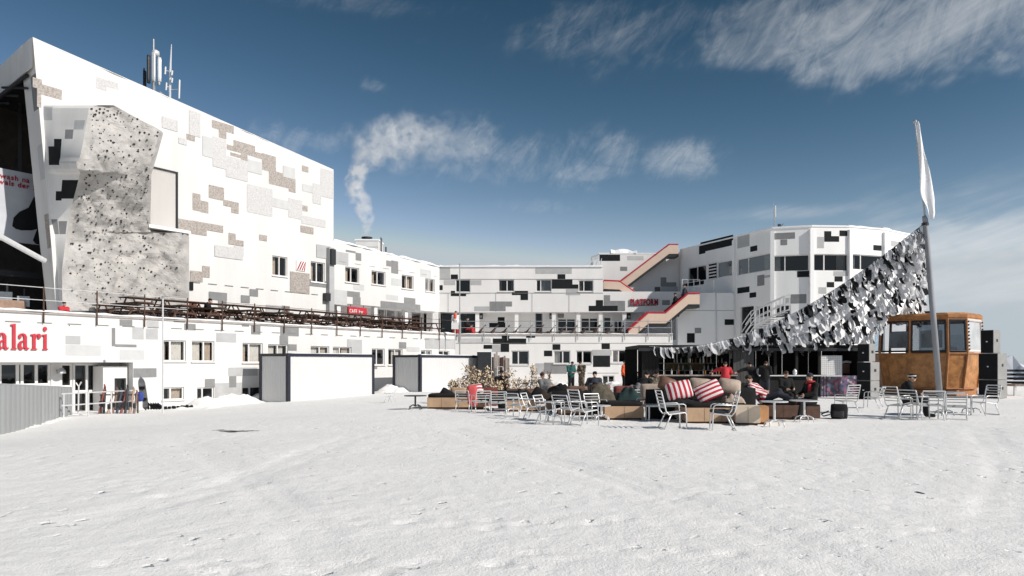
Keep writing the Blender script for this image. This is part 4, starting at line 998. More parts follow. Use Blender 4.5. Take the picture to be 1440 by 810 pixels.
nt.links.new(vr.outputs[0], ad.inputs[0]); nt.links.new(na.outputs['Fac'], ad.inputs[2])
bp = N(nt, 'ShaderNodeBump', Strength=0.42, Distance=0.06); nt.links.new(ad.outputs[0], bp.inputs['Height'])
v2 = N(nt, 'ShaderNodeTexVoronoi', Scale=5.5); v2.inputs['Randomness'].default_value = 1.0
wn = N(nt, 'ShaderNodeTexNoise', Scale=7.0, Detail=3.0); nt.links.new(tc.outputs['Object'], wn.inputs['Vector'])
wm = N(nt, 'ShaderNodeMix', data_type='VECTOR'); wm.inputs[0].default_value = .22; nt.links.new(tc.outputs['Object'], wm.inputs[4]); nt.links.new(wn.outputs['Color'], wm.inputs[5]); nt.links.new(wm.outputs[1], v2.inputs['Vector'])
s2 = N(nt, 'ShaderNodeSeparateColor'); nt.links.new(v2.outputs['Color'], s2.inputs[0])
pm = N(nt, 'ShaderNodeMapRange'); pm.inputs['From Min'].default_value = .30; pm.inputs['From Max'].default_value = .0
cl0 = N(nt, 'ShaderNodeTexNoise', Scale=0.42, Detail=4.0, Roughness=.65); nt.links.new(tc.outputs['Object'], cl0.inputs['Vector'])
clm = N(nt, 'ShaderNodeMath', operation='MULTIPLY_ADD'); clm.inputs[1].default_value = -1.5; clm.inputs[2].default_value = .86; nt.links.new(cl0.outputs['Fac'], clm.inputs[0])
clp = N(nt, 'ShaderNodeMath', operation='ADD'); nt.links.new(clm.outputs[0], clp.inputs[0]); nt.links.new(s2.outputs[0], clp.inputs[1]); nt.links.new(clp.outputs[0], pm.inputs['Value'])
pr0 = N(nt, 'ShaderNodeMapRange', interpolation_type='SMOOTHSTEP'); pr0.inputs['From Min'].default_value = .34; pr0.inputs['From Max'].default_value = .06; nt.links.new(v2.outputs['Distance'], pr0.inputs['Value'])
pmul = N(nt, 'ShaderNodeMath', operation='MULTIPLY'); nt.links.new(pm.outputs[0], pmul.inputs[0]); nt.links.new(pr0.outputs[0], pmul.inputs[1])
bpit = N(nt, 'ShaderNodeBump', Strength=0.65, Distance=0.07, invert=True); nt.links.new(pmul.outputs[0], bpit.inputs['Height']); nt.links.new(bpit.outputs[0], bp.inputs['Normal'])
nb = N(nt, 'ShaderNodeTexNoise', Scale=38.0, Detail=3.0, Roughness=0.7); nt.links.new(tc.outputs['Object'], nb.inputs['Vector'])
b2 = N(nt, 'ShaderNodeBump', Strength=0.6, Distance=0.016); nt.links.new(nb.outputs['Fac'], b2.inputs['Height']); nt.links.new(bp.outputs[0], b2.inputs['Normal'])
nt.links.new(b2.outputs[0], b.inputs['Normal'])
mb = MB(); mb.add(vs, fs); g = mb.build('ground', SNOW, smooth=True, recalc=False); tag(g, kind='structure')

def bank(pts, w, h, seed, name='snow_bank'):
    mb = MB(); out = []
    pts = [Vector(p) for p in pts]
    for i in range(len(pts)-1):
        n = max(2, int((pts[i+1]-pts[i]).length/0.12))
        for k in range(n): out.append(pts[i].lerp(pts[i+1], k/n))
    out.append(pts[-1]); vs = []; fs = []; K = 26; n = len(out)
    for i, p in enumerate(out):
        t = out[min(i+1, n-1)]-out[max(i-1, 0)]; t.z = 0; t.normalize(); s = Vector((-t.y, t.x, 0)); env = min(1, i/8, (n-1-i)/8)
        for k in range(K+1):
            c = (k/K-0.5)*2; q = p+s*c*w
            e = (1-c*c)**1.5*env
            ns = 0.75+0.55*noise.noise(q*0.7+Vector((seed, 0, 0)))+0.35*noise.noise(q*2.1)+0.16*noise.noise(q*6)
            vs.append(Vector((q.x, q.y, p.z-0.06+e*h*max(0.1, ns))))
    for i in range(n-1):
        for k in range(K): fs.append([i*(K+1)+k, i*(K+1)+k+1, (i+1)*(K+1)+k+1, (i+1)*(K+1)+k])
    mb.add(vs, fs); return tag(mb.build(name, SNOW, smooth=True, recalc=False), kind='structure')
def LB(u, out): q = LF.depth(u)[1]; p = LF.p(q, 0, out); p.z = gz(p.x, p.y)-0.02; return p
bank([LB(204, 0.5), LB(238, 0.9), LB(262, 0.8)], 1.2, 0.5, 1)
bank([LB(243, 0.7), LB(275, 1.0), LB(300, 0.6), LB(345, 0.5), LB(385, 0.3)], 1.5, 0.6, 2)
bank([LB(215, 2.6), LB(250, 2.7), LB(270, 2.2)], 0.9, 0.22, 12)
bank([LB(540, 0.2), LB(575, 0.6), LB(640, 1.0)], 1.4, 0.5, 3)
bank([LB(330, 2.0), G(372, 557), G(400, 559), G(470, 557), G(524, 551)], 0.9, 0.22, 4)
bank([G(528, 553), G(560, 551), G(585, 549)], 1.2, 0.75, 5)
bank([G(388, 554), G(402, 553)], 0.9, 0.8, 6)
bank([G(585, 550), G(640, 546), G(690, 545), G(760, 546), G(850, 545), G(905, 548)], 1.0, 0.5, 7)
bank([G(-30, 611), G(40, 600), G(104, 584)], 0.5, 0.12, 8)
# bare, dirty patch and a scrap on the snow
def patchmesh(u, v, ru, rv_, seed, name, m, lab=None):
    mb = MB(); c = G(u, v); n = 28; vs = [c+Vector((0, 0, 0.03))]
    for k in range(n):
        a = 2*math.pi*k/n; r = 0.7+0.6*noise.noise(Vector((math.cos(a)*1.5+seed, math.sin(a)*1.5, seed)))
        x = c.x+math.cos(a)*ru*r; y = c.y+math.sin(a)*rv_*r; vs.append((x, y, hsnow(x, y)+0.006))
    vs[0].z = hsnow(c.x, c.y)+0.012
    mb.add(vs, [[0, 1+k, 1+(k+1) % n] for k in range(n)]); return tag(mb.build(name, m, recalc=False), kind='structure')
mat('bare_earth', (0.06, 0.055, 0.05), 0.9, 0.5, 4)
for k_, (u_, v_, a_, b_) in enumerate(((330, 606.8, .42, .16), (318, 606.2, .3, .12), (342, 606.4, .34, .12), (352, 606.0, .22, .08), (308, 605.4, .2, .07), (328, 608, .18, .08), (300, 605.8, .10, .05), (361, 605.9, .12, .05))): patchmesh(u_, v_, a_, b_, k_+1, 'bare_ground', MATS['bare_earth'])
tag(patchmesh(1293, 692.5, 0.07, 0.1, 4, 'bare_ground', mat('bare_earth', (0.08,)*3)), kind='structure')

# far mountains
def mountain(cx, cy, w, d, h, seed, zb):
    mb = MB(); nx, ny = 110, 40; vs = []; fs = []
    for j in range(ny+1):
        for i in range(nx+1):
            a = i/nx*2-1; b = j/ny*2-1; x = cx+a*w; y = cy+b*d
            p = Vector((x/900+seed, y/900, seed)); r = 0; am = 1
            for o in range(6): r += am*(1-abs(noise.noise(p)*1.6)); p = p*2.03+Vector((3.1, 1.7, 0)); am *= 0.48
            e = max(0, 1-abs(b))**0.8*max(0, 1-a*a)**0.35
            vs.append((x, y, zb+h*e*(r/1.9)**1.3))
    for j in range(ny):
        for i in range(nx): k = j*(nx+1)+i; fs.append((k, k+1, k+nx+2, k+nx+1))
    mb.add(vs, fs); return tag(mb.build('mountain', MTN, smooth=False, recalc=False), kind='structure')
m, nt, b = nmat('alpine_rock_and_snow'); MTN = m
ge = N(nt, 'ShaderNodeNewGeometry'); sx = N(nt, 'ShaderNodeSeparateXYZ'); nt.links.new(ge.outputs['Normal'], sx.inputs[0])
nn1 = N(nt, 'ShaderNodeTexNoise', Scale=0.004, Detail=6.0); tc = N(nt, 'ShaderNodeTexCoord'); nt.links.new(tc.outputs['Object'], nn1.inputs['Vector'])
am = N(nt, 'ShaderNodeMath', operation='MULTIPLY_ADD'); am.inputs[1].default_value = 0.5; nt.links.new(nn1.outputs['Fac'], am.inputs[0]); nt.links.new(sx.outputs['Z'], am.inputs[2])
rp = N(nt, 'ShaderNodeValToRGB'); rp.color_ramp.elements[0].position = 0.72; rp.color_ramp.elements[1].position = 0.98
rp.color_ramp.elements[0].color = (0.20, 0.21, 0.23, 1); rp.color_ramp.elements[1].color = (0.72, 0.74, 0.78, 1)  # bluish rock and snow colours paint in the distance haze
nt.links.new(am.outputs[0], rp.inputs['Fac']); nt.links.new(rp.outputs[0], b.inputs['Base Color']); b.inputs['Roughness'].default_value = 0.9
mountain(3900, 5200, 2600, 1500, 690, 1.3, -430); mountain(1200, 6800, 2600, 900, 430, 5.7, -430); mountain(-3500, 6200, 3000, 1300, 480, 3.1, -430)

# ================================================================== CONTAINERS
def container(c, label):
    D = Vector((0.533, 0.846, 0)); S = Vector((-0.846, 0.533, 0)); L, Wd, H = 6.06, 2.1, 2.55; b = Vector((c.x, c.y, 2.10-H))
    ct = thing('site_container', b, label, 'container', 0, 'white site containers by the restaurant wall'); k = 0.16; Z = Vector((0, 0, 1))
    mb = MB()
    for p in (b, b+D*(L-k), b+S*(Wd-k), b+D*(L-k)+S*(Wd-k)): mb.obox(p, D*k, S*k, Z*H, 0)
    for p in (b+Z*(H-0.14), b): mb.obox(p+D*k, D*(L-2*k), S*0.12, Z*0.14, 0); mb.obox(p+D*k+S*(Wd-0.12), D*(L-2*k), S*0.12, Z*0.14, 0); mb.obox(p+S*k, S*(Wd-2*k), D*0.12, Z*0.14, 0); mb.obox(p+S*k+D*(L-0.12), S*(Wd-2*k), D*0.12, Z*0.14, 0)
    mb.build('frame', NAVY, ct, b)
    def corr(o, ax, n, outv):
        mb = MB(); N_ = int(n/0.045); 
        for i in range(N_):
            a = n*i/N_; c2 = n*(i+1)/N_; d0 = 0.006*(1 if i % 4 < 2 else -1); d1 = 0.006*(1 if (i+1) % 4 < 2 else -1)
            mb.quad(o+ax*a+outv*d0, o+ax*c2+outv*d1, o+ax*c2+outv*d1+Z*(H-0.28), o+ax*a+outv*d0+Z*(H-0.28))
        return mb
    corr(b+D*k+S*0.05+Z*0.14, D, L-2*k, S).build('side_panel', CONTW, ct, b, recalc=False)
    corr(b+D*k+S*(Wd-0.05)+Z*0.14, D, L-2*k, S).build('side_panel', CONTW, ct, b, recalc=False)
    corr(b+S*k+D*0.05+Z*0.14, S, Wd-2*k, D).build('end_panel', CONTW, ct, b, recalc=False)
    corr(b+S*k+D*(L-0.05)+Z*0.14, S, Wd-2*k, D).build('end_panel', CONTW, ct, b, recalc=False)
    mb = MB(); mb.obox(b+D*.1+S*.1+Z*(H-0.1), D*(L-.2), S*(Wd-.2), Z*0.06)
    r = random.Random(c.x); snow_strip(mb, [b+D*0.3+S*0.3+Z*(H-.01), b+D*(L-.3)+S*0.3+Z*(H-.01)], 0.5, 0.07, c.x)
    mb.build('roof', SNOWC, ct, b)
container(P(405, 510, 36), 'nearer white site container with navy frame standing in front of the small windows')
container(P(591, 510, 43), 'farther white site container with navy frame beside the stacked planks')
# black cabinet and weathered planks
p = P(681, 510, 47.5); cb = thing('storage_cabinet', (p.x, 47.5, gz(p.x, 47)), 'tall black storage cabinet between the farther container and the grey planks', 'cabinet')
mb = MB(); mb.box((0, 0, 1.17), (0.85, 1.4, 2.3)); mb.build('body', DARK, cb, bevel=0.01)
mb = MB(); mb.box((0, -0.705, 1.17), (0.78, 0.02, 2.2)); mb.build('door', DSTEEL, cb)
mb = MB(); snow_strip(mb, [(-.4, 0, 2.31), (.42, 0, 2.31)], 0.9, 0.12, 3); mb.build('snow_cap', SNOWC, cb)
p = P(704, 510, 47); pk = thing('plank_stack', (p.x, 47, gz(p.x, 47)), 'upright bundle of weathered grey planks beside the black cabinet', 'plank stack')
r = random.Random(8); WOODG = mat('weathered_wood', (0.33, 0.28, 0.25), 0.9, 0.45, 3, 0.3, 40, streak=True)
for k in range(9):
    mb = MB(); h = r.uniform(1.9, 2.35); mb.box((-0.5+k*0.125, r.uniform(-.1, .15), h/2), (0.115, 0.06, h), 0, r.uniform(-.25, .25)); mb.build('plank', WOODG if k not in (4, 5) else BROWNW, pk)
mb = MB(); mb.tube([(-.2, -.2, .3), (-.2, -.2, 1.4)], .025, 6); mb.tube([(.15, -.2, .3), (.15, -.2, 1.4)], .025, 6); [mb.tube([(-.2, -.2, .4+.25*k), (.15, -.2, .4+.25*k)], .02, 5) for k in range(5)]; mb.build('ladder', ALU, pk)

# ================================================================== BAR
by = 36.0; bx0, bx1 = X(902, by), X(1216, by); bz = gz(bx0, by)
br = thing('snow_bar', ((bx0+bx1)/2, by+2, bz), 'dark timber open air bar with bottle shelves under the black and white pennants', 'bar'); o = Vector(br.location)
CHAR = mat('charred_timber', (0.011, 0.010, 0.0095), 0.85, 0.5, 2, 0.3, 30, streak=True)
mb = MB(); mb.box(((bx0+bx1)/2, by+2, 2.42), (bx1-bx0+.3, 4.3, 0.16)); mb.build('roof', CHAR, br, o)
mb = MB(); [mb.box((bx1-.05, by+.3+.25*k, 1.2), (.06, .24, 2.3)) for k in range(15)]; mb.build('end_wall', CHAR, br, o)
mb = MB(); mb.box(((bx0+bx1)/2, by-0.2, 2.28), (bx1-bx0+.3, 0.1, 0.14)); mb.build('roof_beam', DSTEEL, br, o)
xm = X(1096, by)
mb = MB()
for k in range(16):
    x = bx0+0.12+(bx1-bx0-0.24)*k/15; mb.box((x, by+3.9, 1.2), ((bx1-bx0)/16-0.01, 0.06, 2.3))
mb.build('back_wall', CHAR, br, o)
mb = MB(); [mb.box((bx0+0.1+k*0.165, by-0.05+0.01*(k % 2), 1.15), (0.155, 0.06, 2.3)) for k in range(5)]; mb.build('front_panel', CHAR, br, o)
mb = MB(); [mb.box((X(1033, by)+k*0.165, by-0.05+0.01*(k % 2), 1.15), (0.155, 0.06, 2.3)) for k in range(6)]; mb.build('front_panel', mat('grey_timber', (0.07, 0.07, 0.07), 0.8, 0.3, 2, streak=True), br, o)
for u in (1090, 1120, 1152, 1212):
    mb = MB(); mb.box((X(u, by), by, 1.15), (0.12, 0.12, 2.3)); mb.build('post', CHAR, br, o)
mb = MB(); mb.box(((X(920, by)+X(1033, by))/2, by, 0.5), (X(1033, by)-X(920, by), 0.5, 1.0)); mb.build('counter', CHAR, br, o)
mb = MB(); mb.box(((X(918, by)+X(1033, by))/2, by-0.05, 1.04), (X(1035, by)-X(918, by), 0.7, 0.06)); mb.build('counter_top', WOODG, br, o)
mb = MB(); mb.box(((X(1065, by)+X(1150, by))/2, by-.1, 0.5), (X(1150, by)-X(1065, by), 0.4, 1.0)); mb.build('counter', CHAR, br, o)
mb = MB(); mb.box(((X(1063, by)+X(1178, by))/2, by-.15, 1.03), (X(1178, by)-X(1063, by), 0.6, 0.05)); mb.build('counter_top', ALU, br, o)
for z in (1.25, 1.62):
    mb = MB(); mb.box(((X(945, by)+X(1028, by))/2, by+3.2, z), (X(1028, by)-X(945, by), 0.3, 0.04)); mb.build('shelf', WOODG, br, o)
mb = MB(); mb.box(((X(955, by)+X(1015, by))/2, by+3.3, 1.45), (2.0, 0.04, 0.3)); mb.build('shelf_back', mat('olive_wood', (0.16, 0.12, 0.07), 0.8, 0.3), br, o)
mb = MB(); x0, x1 = X(1153, by), X(1183.5, by); z0, z1 = P(0, 530, by).z, P(0, 500, by).z; mb.box(((x0+x1)/2, by-0.03, (z0+z1)/2), (x1-x0, 0.04, z1-z0), 0)
for k in range(12): mb.box((x0+(x1-x0)*(k+.5)/12, by-0.054, (z0+z1)/2), (0.012, 0.004, z1-z0-.02), 1)
for k in range(11): mb.box(((x0+x1)/2, by-0.0545, z0+(z1-z0)*(k+.5)/11), (x1-x0-.02, 0.004, 0.012), 1)
mb.build('grid_board', [WHITE2, LGREY], br, o)
m, nt, b = nmat('sticker_collage'); tc = N(nt, 'ShaderNodeTexCoord'); vo = N(nt, 'ShaderNodeTexVoronoi', Scale=9.0); nt.links.new(tc.outputs['Object'], vo.inputs['Vector'])
rp = N(nt, 'ShaderNodeValToRGB'); rp.color_ramp.interpolation = 'CONSTANT'
for i, (ps, c) in enumerate(((0, (.05, .05, .07)), (.3, (.28, .11, .17)), (.45, (.12, .10, .2)), (.6, (.38, .34, .36)), (.72, (.22, .06, .10)), (.85, (.09, .12, .18)))):
    if i < 2: rp.color_ramp.elements[i].position = ps; rp.color_ramp.elements[i].color = (*c, 1)
    else: e = rp.color_ramp.elements.new(ps); e.color = (*c, 1)
sp = N(nt, 'ShaderNodeSeparateColor'); nt.links.new(vo.outputs['Color'], sp.inputs[0]); nt.links.new(sp.outputs[0], rp.inputs['Fac']); nt.links.new(rp.outputs[0], b.inputs['Base Color'])
mb = MB(); mb.box(((X(1142, by)+X(1213, by))/2, by+.1, 0.55), (X(1213, by)-X(1142, by), 0.06, 0.95)); mb.build('sticker_panel', m, br, o)
mb = MB(); mb.tube([(X(1186, by), by+1, 1.1), (X(1187, by), by+1, 1.45), (X(1194, by), by+1, 1.66), (X(1203, by), by+1, 1.7), (X(1210, by), by+1, 1.68)], 0.06, 8); mb.box((X(1198, by), by+1.02, 1.35), (0.7, 0.04, 0.5), 1); mb.build('hatch', [ALU, LEATH], br, o)
mb = MB(); [mb.tube([(X(1145, by)+k*0.14, by-.4, 0), (X(1145, by)+k*0.14, by-.4, 1.05)], 0.02, 5) for k in range(4)]; mb.tube([(X(1145, by), by-.4, 1.05), (X(1145, by)+.42, by-.4, 1.05)], .02, 5); mb.build('guard_rail', DSTEEL, br, o)
# bottles and glasses
BOT = [mat('bottle_clear', (0.55, 0.55, 0.52), 0.15, 0.1), mat('bottle_green', (0.03, 0.08, 0.04), 0.15, 0.1), mat('bottle_amber', (0.25, 0.11, 0.03), 0.15, 0.1), mat('bottle_dark', (0.02, 0.02, 0.02), 0.15, 0.1)]
r = random.Random(4); bi = 0
for (z, yy, ua, ub, n, wh) in ((1.64, by+3.15, 948, 1026, 16, 'upper shelf'), (1.27, by+3.15, 948, 1026, 14, 'lower shelf'), (1.07, by-.05, 935, 1030, 11, 'wooden counter')):
    for k in range(n):
        t = k/(n-1); h = r.uniform(.24, .34); mb = MB(); mb.lathe([(0.036, 0), (0.04, 0.02), (0.04, h*.6), (0.015, h*.78), (0.015, h)], (0, 0, 0), 8)
        bo = mb.build('bottle', BOT[0] if k % 3 == 1 else r.choice(BOT), None, (0, 0, 0), True)
        bo.location = (X(ua+(ub-ua)*t, yy)+r.uniform(-.03, .03), yy+r.uniform(-.05, .05), z)
        tag(bo, '%s bottle from the left on the %s of the dark bar' % (ORD[k], wh), 'bottle', 'bottles in the bar')
for k, (u, s, c, lab) in enumerate(((1074, .16, ALU, 'shiny metal pot on the metal bar counter'), (1066, .12, LGREY, 'small grey cup at the left end of the metal counter'), (1116, .1, ALU, 'small tray stand in the middle of the metal counter'))):
    mb = MB(); mb.lathe([(s*.7, 0), (s, .05), (s, s*2), (s*.6, s*2.6), (s*.2, s*3)], (X(u, by), by-.15, 1.056), 12); tag(mb.build('pot', c, None, (X(u, by), by-.15, 1.056), True), lab, 'pot')

# ================================================================== FLAG POLE, FLAG, PENNANT GARLANDS
pb = Vector(P(1322, 510, 34.0)); pb.z = 0; pt = Vector(P(1301, 308, 34.0)); tp = Vector(P(1286.5, 171, 34.0))
fp_ = thing('flag_pole', pb, 'tall leaning grey flag pole in front of the orange cabin', 'flag pole')
mb = MB(); mb.tube([pb-Vector((0, 0, .1)), pb.lerp(pt, .5), pt, pt+Vector((-.05, 0, .15))], [0.135, 0.125, 0.115, 0.08], 12); mb.build('mast', mat('pole_grey', (0.27, 0.28, 0.30), 0.6, 0.3, 2, 0.2, 20, streak=True), fp_, pb, True)
mb = MB(); mb.tube([pt, tp], [0.05, 0.03], 8); mb.sph(tp, 0.09, 8); mb.build('top_rod', STEEL, fp_, pb)
mb = MB(); mb.lathe([(0.15, 0), (0.15, 0.12)], pt-Vector((0, 0, .3)), 12); mb.build('collar', DSTEEL, fp_, pb)
mb = MB(); vs = []; fs = []; NR, NCf = 30, 8
Lw = [(171, 1287, 1289), (176, 1287.5, 1292), (215, 1290.5, 1298.5), (240, 1291, 1305), (270, 1291, 1310), (280, 1294, 1312), (292, 1301.5, 1312.5), (300, 1303.5, 1313.5), (309, 1306, 1312)]
for i in range(NR+1):
    v = 172+(309-172)*i/NR; a = ip([(x[0], x[1]) for x in Lw], v); c = ip([(x[0], x[2]) for x in Lw], v)
    for k in range(NCf+1):
        t = k/NCf; p = P(a+(c-a)*t, v, 33.9); p.y += 0.05*math.sin(t*7+i*0.22)-0.1; vs.append(p)
for i in range(NR):
    for k in range(NCf): fs.append([i*(NCf+1)+k, i*(NCf+1)+k+1, (i+1)*(NCf+1)+k+1, (i+1)*(NCf+1)+k])
mb.add(vs, fs); FLAGW = mat('flag_cloth', (0.80, 0.80, 0.81), 0.9, 0.05, 2)
fg_ = mb.build('flag', FLAGW, None, vs[0], True, recalc=False); tag(fg_, 'long narrow white flag hanging limp from the top of the tall pole', 'flag')
sd = fg_.modifiers.new('thick', 'SOLIDIFY'); sd.thickness = 0.006

def cloth(name, col, rough=0.9):
    m, nt, b = nmat(name); b.inputs['Base Color'].default_value = (*col, 1); b.inputs['Roughness'].default_value = rough
    out = nt.nodes['Material Output']; tl = N(nt, 'ShaderNodeBsdfTranslucent'); tl.inputs['Color'].default_value = (*col, 1)
    mx = N(nt, 'ShaderNodeMixShader'); mx.inputs[0].default_value = 0.55; nt.links.new(b.outputs[0], mx.inputs[1]); nt.links.new(tl.outputs[0], mx.inputs[2]); nt.links.new(mx.outputs[0], out.inputs['Surface']); return m
PC = [cloth('pennant_white', (0.88, 0.88, 0.89)), cloth('pennant_grey', (0.52, 0.52, 0.54)), cloth('pennant_black', (0.016, 0.018, 0.02)), cloth('pennant_pale', (0.84, 0.84, 0.86))]
r = random.Random(12); PM = []
for ci, c in enumerate(PC):
    for j in range(3):
        mb = MB(); vs = []; fs = []; n = 6; ln = 1.0; ph = r.uniform(0, 6); tw = r.uniform(-.5, .5)
        for i in range(n+1):
            t = i/n; a = tw*t; y0 = 0.09*math.sin(t*3.5+ph)*t
            for k in (-1, 0, 1):
                x = k*0.135*(1-0.12*t); vs.append((x*math.cos(a), x*math.sin(a)+y0+(0.025 if k == 0 else 0), -ln*t-(0.05*k*r.random() if i == n else 0)))
        for i in range(n):
            for k in range(2): fs.append([i*3+k, i*3+k+1, (i+1)*3+k+1, (i+1)*3+k])
        mb.add(vs, fs); tmp = mb.build('pennant', c, None, (0, 0, 0), True, recalc=False); PM.append(tmp.data); bpy.data.objects.remove(tmp)
ends = [(913, 35.8, 487), (950, 39.5, 489), (980, 35.8, 487), (1010, 39.5, 490), (1038, 35.8, 487), (1066, 39.5, 490), (1092, 35.8, 487), (1118, 39.5, 490), (1142, 35.8, 487), (1166, 39.5, 489), (1188, 35.8, 487), (1206, 38, 486), (1222, 37, 474), (1240, 40.5, 452), (1258, 41.5, 448), (1272, 42, 445), (1288, 42.5, 443)]
ROPE = mat('rope_grey', (0.25, 0.25, 0.25), 0.9)
for gi, (ue, Ye, ve) in enumerate(ends):
    a = pt+Vector((0, 0, -0.15-0.045*gi if gi < 13 else -0.6-0.55*(gi-13))); e = P(ue, ve, Ye)
    gl = thing('pennant_garland', a, ('longest pennant garland of white, grey and black strips, its rope forming the outer edge' if gi == 0 else '%s garland of hanging cloth strips counted from the outer edge towards the pole' % ORD[gi]), 'pennant garland', 0, 'pennant garlands fanning from the flag pole')
    L = (e-a).length; sag = (1.5 if gi == 0 else 1.35)*(L/13.5)**1.5
    f_ = lambda t: a.lerp(e, t)-Vector((0, 0, sag*4*t*(1-t)*(1.0+0.35*(t-.5))))
    mb = MB(); mb.tube([f_(i/20) for i in range(21)], 0.012, 5); mb.build('rope', ROPE, gl, a)
    n = min(96, int(L/0.19)); t = 0.02
    for k in range(n):
        t = 0.025+0.965*k/n; q = f_(t)-a
        c = r.random(); ci = 2 if c < 0.23 else (1 if c < 0.28 else (3 if c < 0.48 else 0))
        ob = bpy.data.objects.new('pennant', PM[ci*3+r.randrange(3)]); COL.objects.link(ob); ob.parent = gl; ob.location = q+Vector((0, 0, -0.01))
        h = r.uniform(.26, .60)
        if (f_(t).z-h < 1.55): h = 0.45
        ob.scale = (r.uniform(.8, 1.2), 1, h); ob.rotation_euler = (r.uniform(-.45, .1), r.uniform(-.4, .4), r.uniform(.1, 1.0))
# ================================================================== OLD CABLE CAR CABIN
gb = Vector((0.66, -0.75, 0)).normalized(); gn = Vector((-0.75, -0.66, 0)).normalized()
gc = Vector((X(1333, 36.2), 36.2, 0))-gb*1.6-gn*1.74
gon = thing('cable_car_cabin', (gc.x, gc.y, 0), 'old orange cable car cabin with dark windows and a white framed windscreen', 'cable car')
RUSTO = speckle('worn_orange_paint', (0.58, 0.27, 0.09), (0.20, 0.085, 0.035), 2.4, 0.45, 0.45, 0.20, 0.15)
RUSTD = mat('rusty_brown', (0.38, 0.165, 0.06), 0.6, 0.35, 3, 0.2, 20)
PLAN = [(-1.6, 1.74), (1.6, 1.74), (2.24, 1.1), (2.24, -1.1), (1.6, -1.74), (-1.6, -1.74), (-2.24, -1.1), (-2.24, 1.1)]
def gp(x, y, z, k=1.0): return gc*1.0 + gb*x*k + gn*y*k + Vector((0, 0, z))
o = Vector(gon.location); zb_, zs_, zt_, zr_ = 0.38, 2.10, 3.80, 4.12
def kz(z): return 0.90+0.10*sstep(zb_, zs_, z)-0.035*max(0, (z-zs_)/(zr_-zs_))
mb = MB(); Z = [zb_, 0.9, 1.5, zs_]
for i in range(8):
    (x0, y0), (x1, y1) = PLAN[i], PLAN[(i+1) % 8]
    for j in range(3): mb.quad(gp(x0, y0, Z[j], kz(Z[j])), gp(x1, y1, Z[j], kz(Z[j])), gp(x1, y1, Z[j+1], kz(Z[j+1])), gp(x0, y0, Z[j+1], kz(Z[j+1])))
mb.add([gp(x, y, zb_, kz(zb_)) for x, y in PLAN], [list(range(8))]); mb.add([gp(x, y, 1.0, kz(1.0)*.98) for x, y in PLAN], [list(range(8))])
mb.build('body', RUSTO, gon, o)
mb = MB()   # ribs and belts
def seg(a, b, w, th, z0, z1, nrm):
    mb.prism([a, b, b+nrm*th, a+nrm*th], (0, 0, w))
for i in range(8):
    (x0, y0), (x1, y1) = PLAN[i], PLAN[(i+1) % 8]
    for zz, rr in ((zs_, 0.05), (zt_, 0.05), (zb_, 0.05)): mb.tube([gp(x0, y0, zz, kz(zz)*1.005), gp(x1, y1, zz, kz(zz)*1.005)], rr, 6)
    mb.tube([gp(x0, y0, zb_, kz(zb_)*1.003), gp(x0, y0, zs_, kz(zs_)*1.003), gp(x0, y0, zt_, kz(zt_)*1.003)], 0.065, 6)
for y in (1.74, -1.74):
    for x in (-0.15,): mb.tube([gp(x, y, zs_, kz(zs_)), gp(x, y, zt_, kz(zt_))], 0.075, 6)
    mb.tube([gp(-1.25, y, zb_, kz(zb_)*1.004), gp(-1.25, y, zs_, kz(zs_)*1.004)], 0.03, 6); mb.tube([gp(1.25, y, zb_, kz(zb_)*1.004), gp(1.25, y, zs_, kz(zs_)*1.004)], 0.035, 6)
mb.build('rib', RUSTD, gon, o)
mb = MB()   # roof, rounded
L0 = [(zt_, 1.0), (3.86, 1.035), (4.0, 1.035), (4.09, 0.98), (4.13, 0.7), (4.14, 0.05)]
for j in range(len(L0)-1):
    for i in range(8):
        (x0, y0), (x1, y1) = PLAN[i], PLAN[(i+1) % 8]; a, b = L0[j], L0[j+1]; ka, kb = kz(zt_)*a[1], kz(zt_)*b[1]
        mb.quad(gp(x0, y0, a[0], ka), gp(x1, y1, a[0], ka), gp(x1, y1, b[0], kb), gp(x0, y0, b[0], kb), 1 if j < 2 else 0)
mb.build('roof', [RUSTO, RUSTD], gon, o)
def gwin(x0, y0, x1, y1, z0, z1, t0, t1, nm, fm=DSTEEL, gl=GLASSD, dash=False):
    a = lambda t, z, k: gp(x0+(x1-x0)*t, y0+(y1-y0)*t, z, kz(z)*k)
    fr_ = MB()
    for (p, q) in ((a(t0, z0, 1.006), a(t1, z0, 1.006)), (a(t1, z0, 1.006), a(t1, z1, 1.006)), (a(t1, z1, 1.006), a(t0, z1, 1.006)), (a(t0, z1, 1.006), a(t0, z0, 1.006))): fr_.tube([p, q], 0.05 if not dash else 0.07, 6)
    w = fr_.build(nm, fm, gon, o)
    g_ = MB(); g_.quad(a(t0, z0, .998), a(t1, z0, .998), a(t1, z1, .998), a(t0, z1, .998)); g_.build('pane', gl, w, o)
    if dash:
        d_ = MB()
        for s_ in range(9):
            for t in (t0, t1): q = a(t, z0+(z1-z0)*(s_+.5)/9, 1.03); d_.box(q, (0.1, 0.1, 0.07), 0, 0.8)
        d_.build('rivet', DSTEEL, w, o)
gwin(-1.6, 1.74, 1.6, 1.74, zs_+.12, zt_-.08, 0.03, 0.44, 'window'); gwin(-1.6, 1.74, 1.6, 1.74, zs_+.12, zt_-.08, 0.48, 0.97, 'window')
gwin(1.6, 1.74, 2.24, 1.1, zs_+.12, zt_-.08, 0.08, 0.92, 'window', gl=GLASSD)
FRW = mat('faded_white_frame', (0.72, 0.64, 0.60), 0.6, 0.1)
gwin(2.24, 1.1, 2.24, -1.1, zs_+.12, zt_-.06, 0.04, 0.94, 'windscreen', FRW, mat('pale_grey_pane', (.52, .53, .54), .25, .25, 1.2), True)  # pane is plain pale grey, not see-through glass
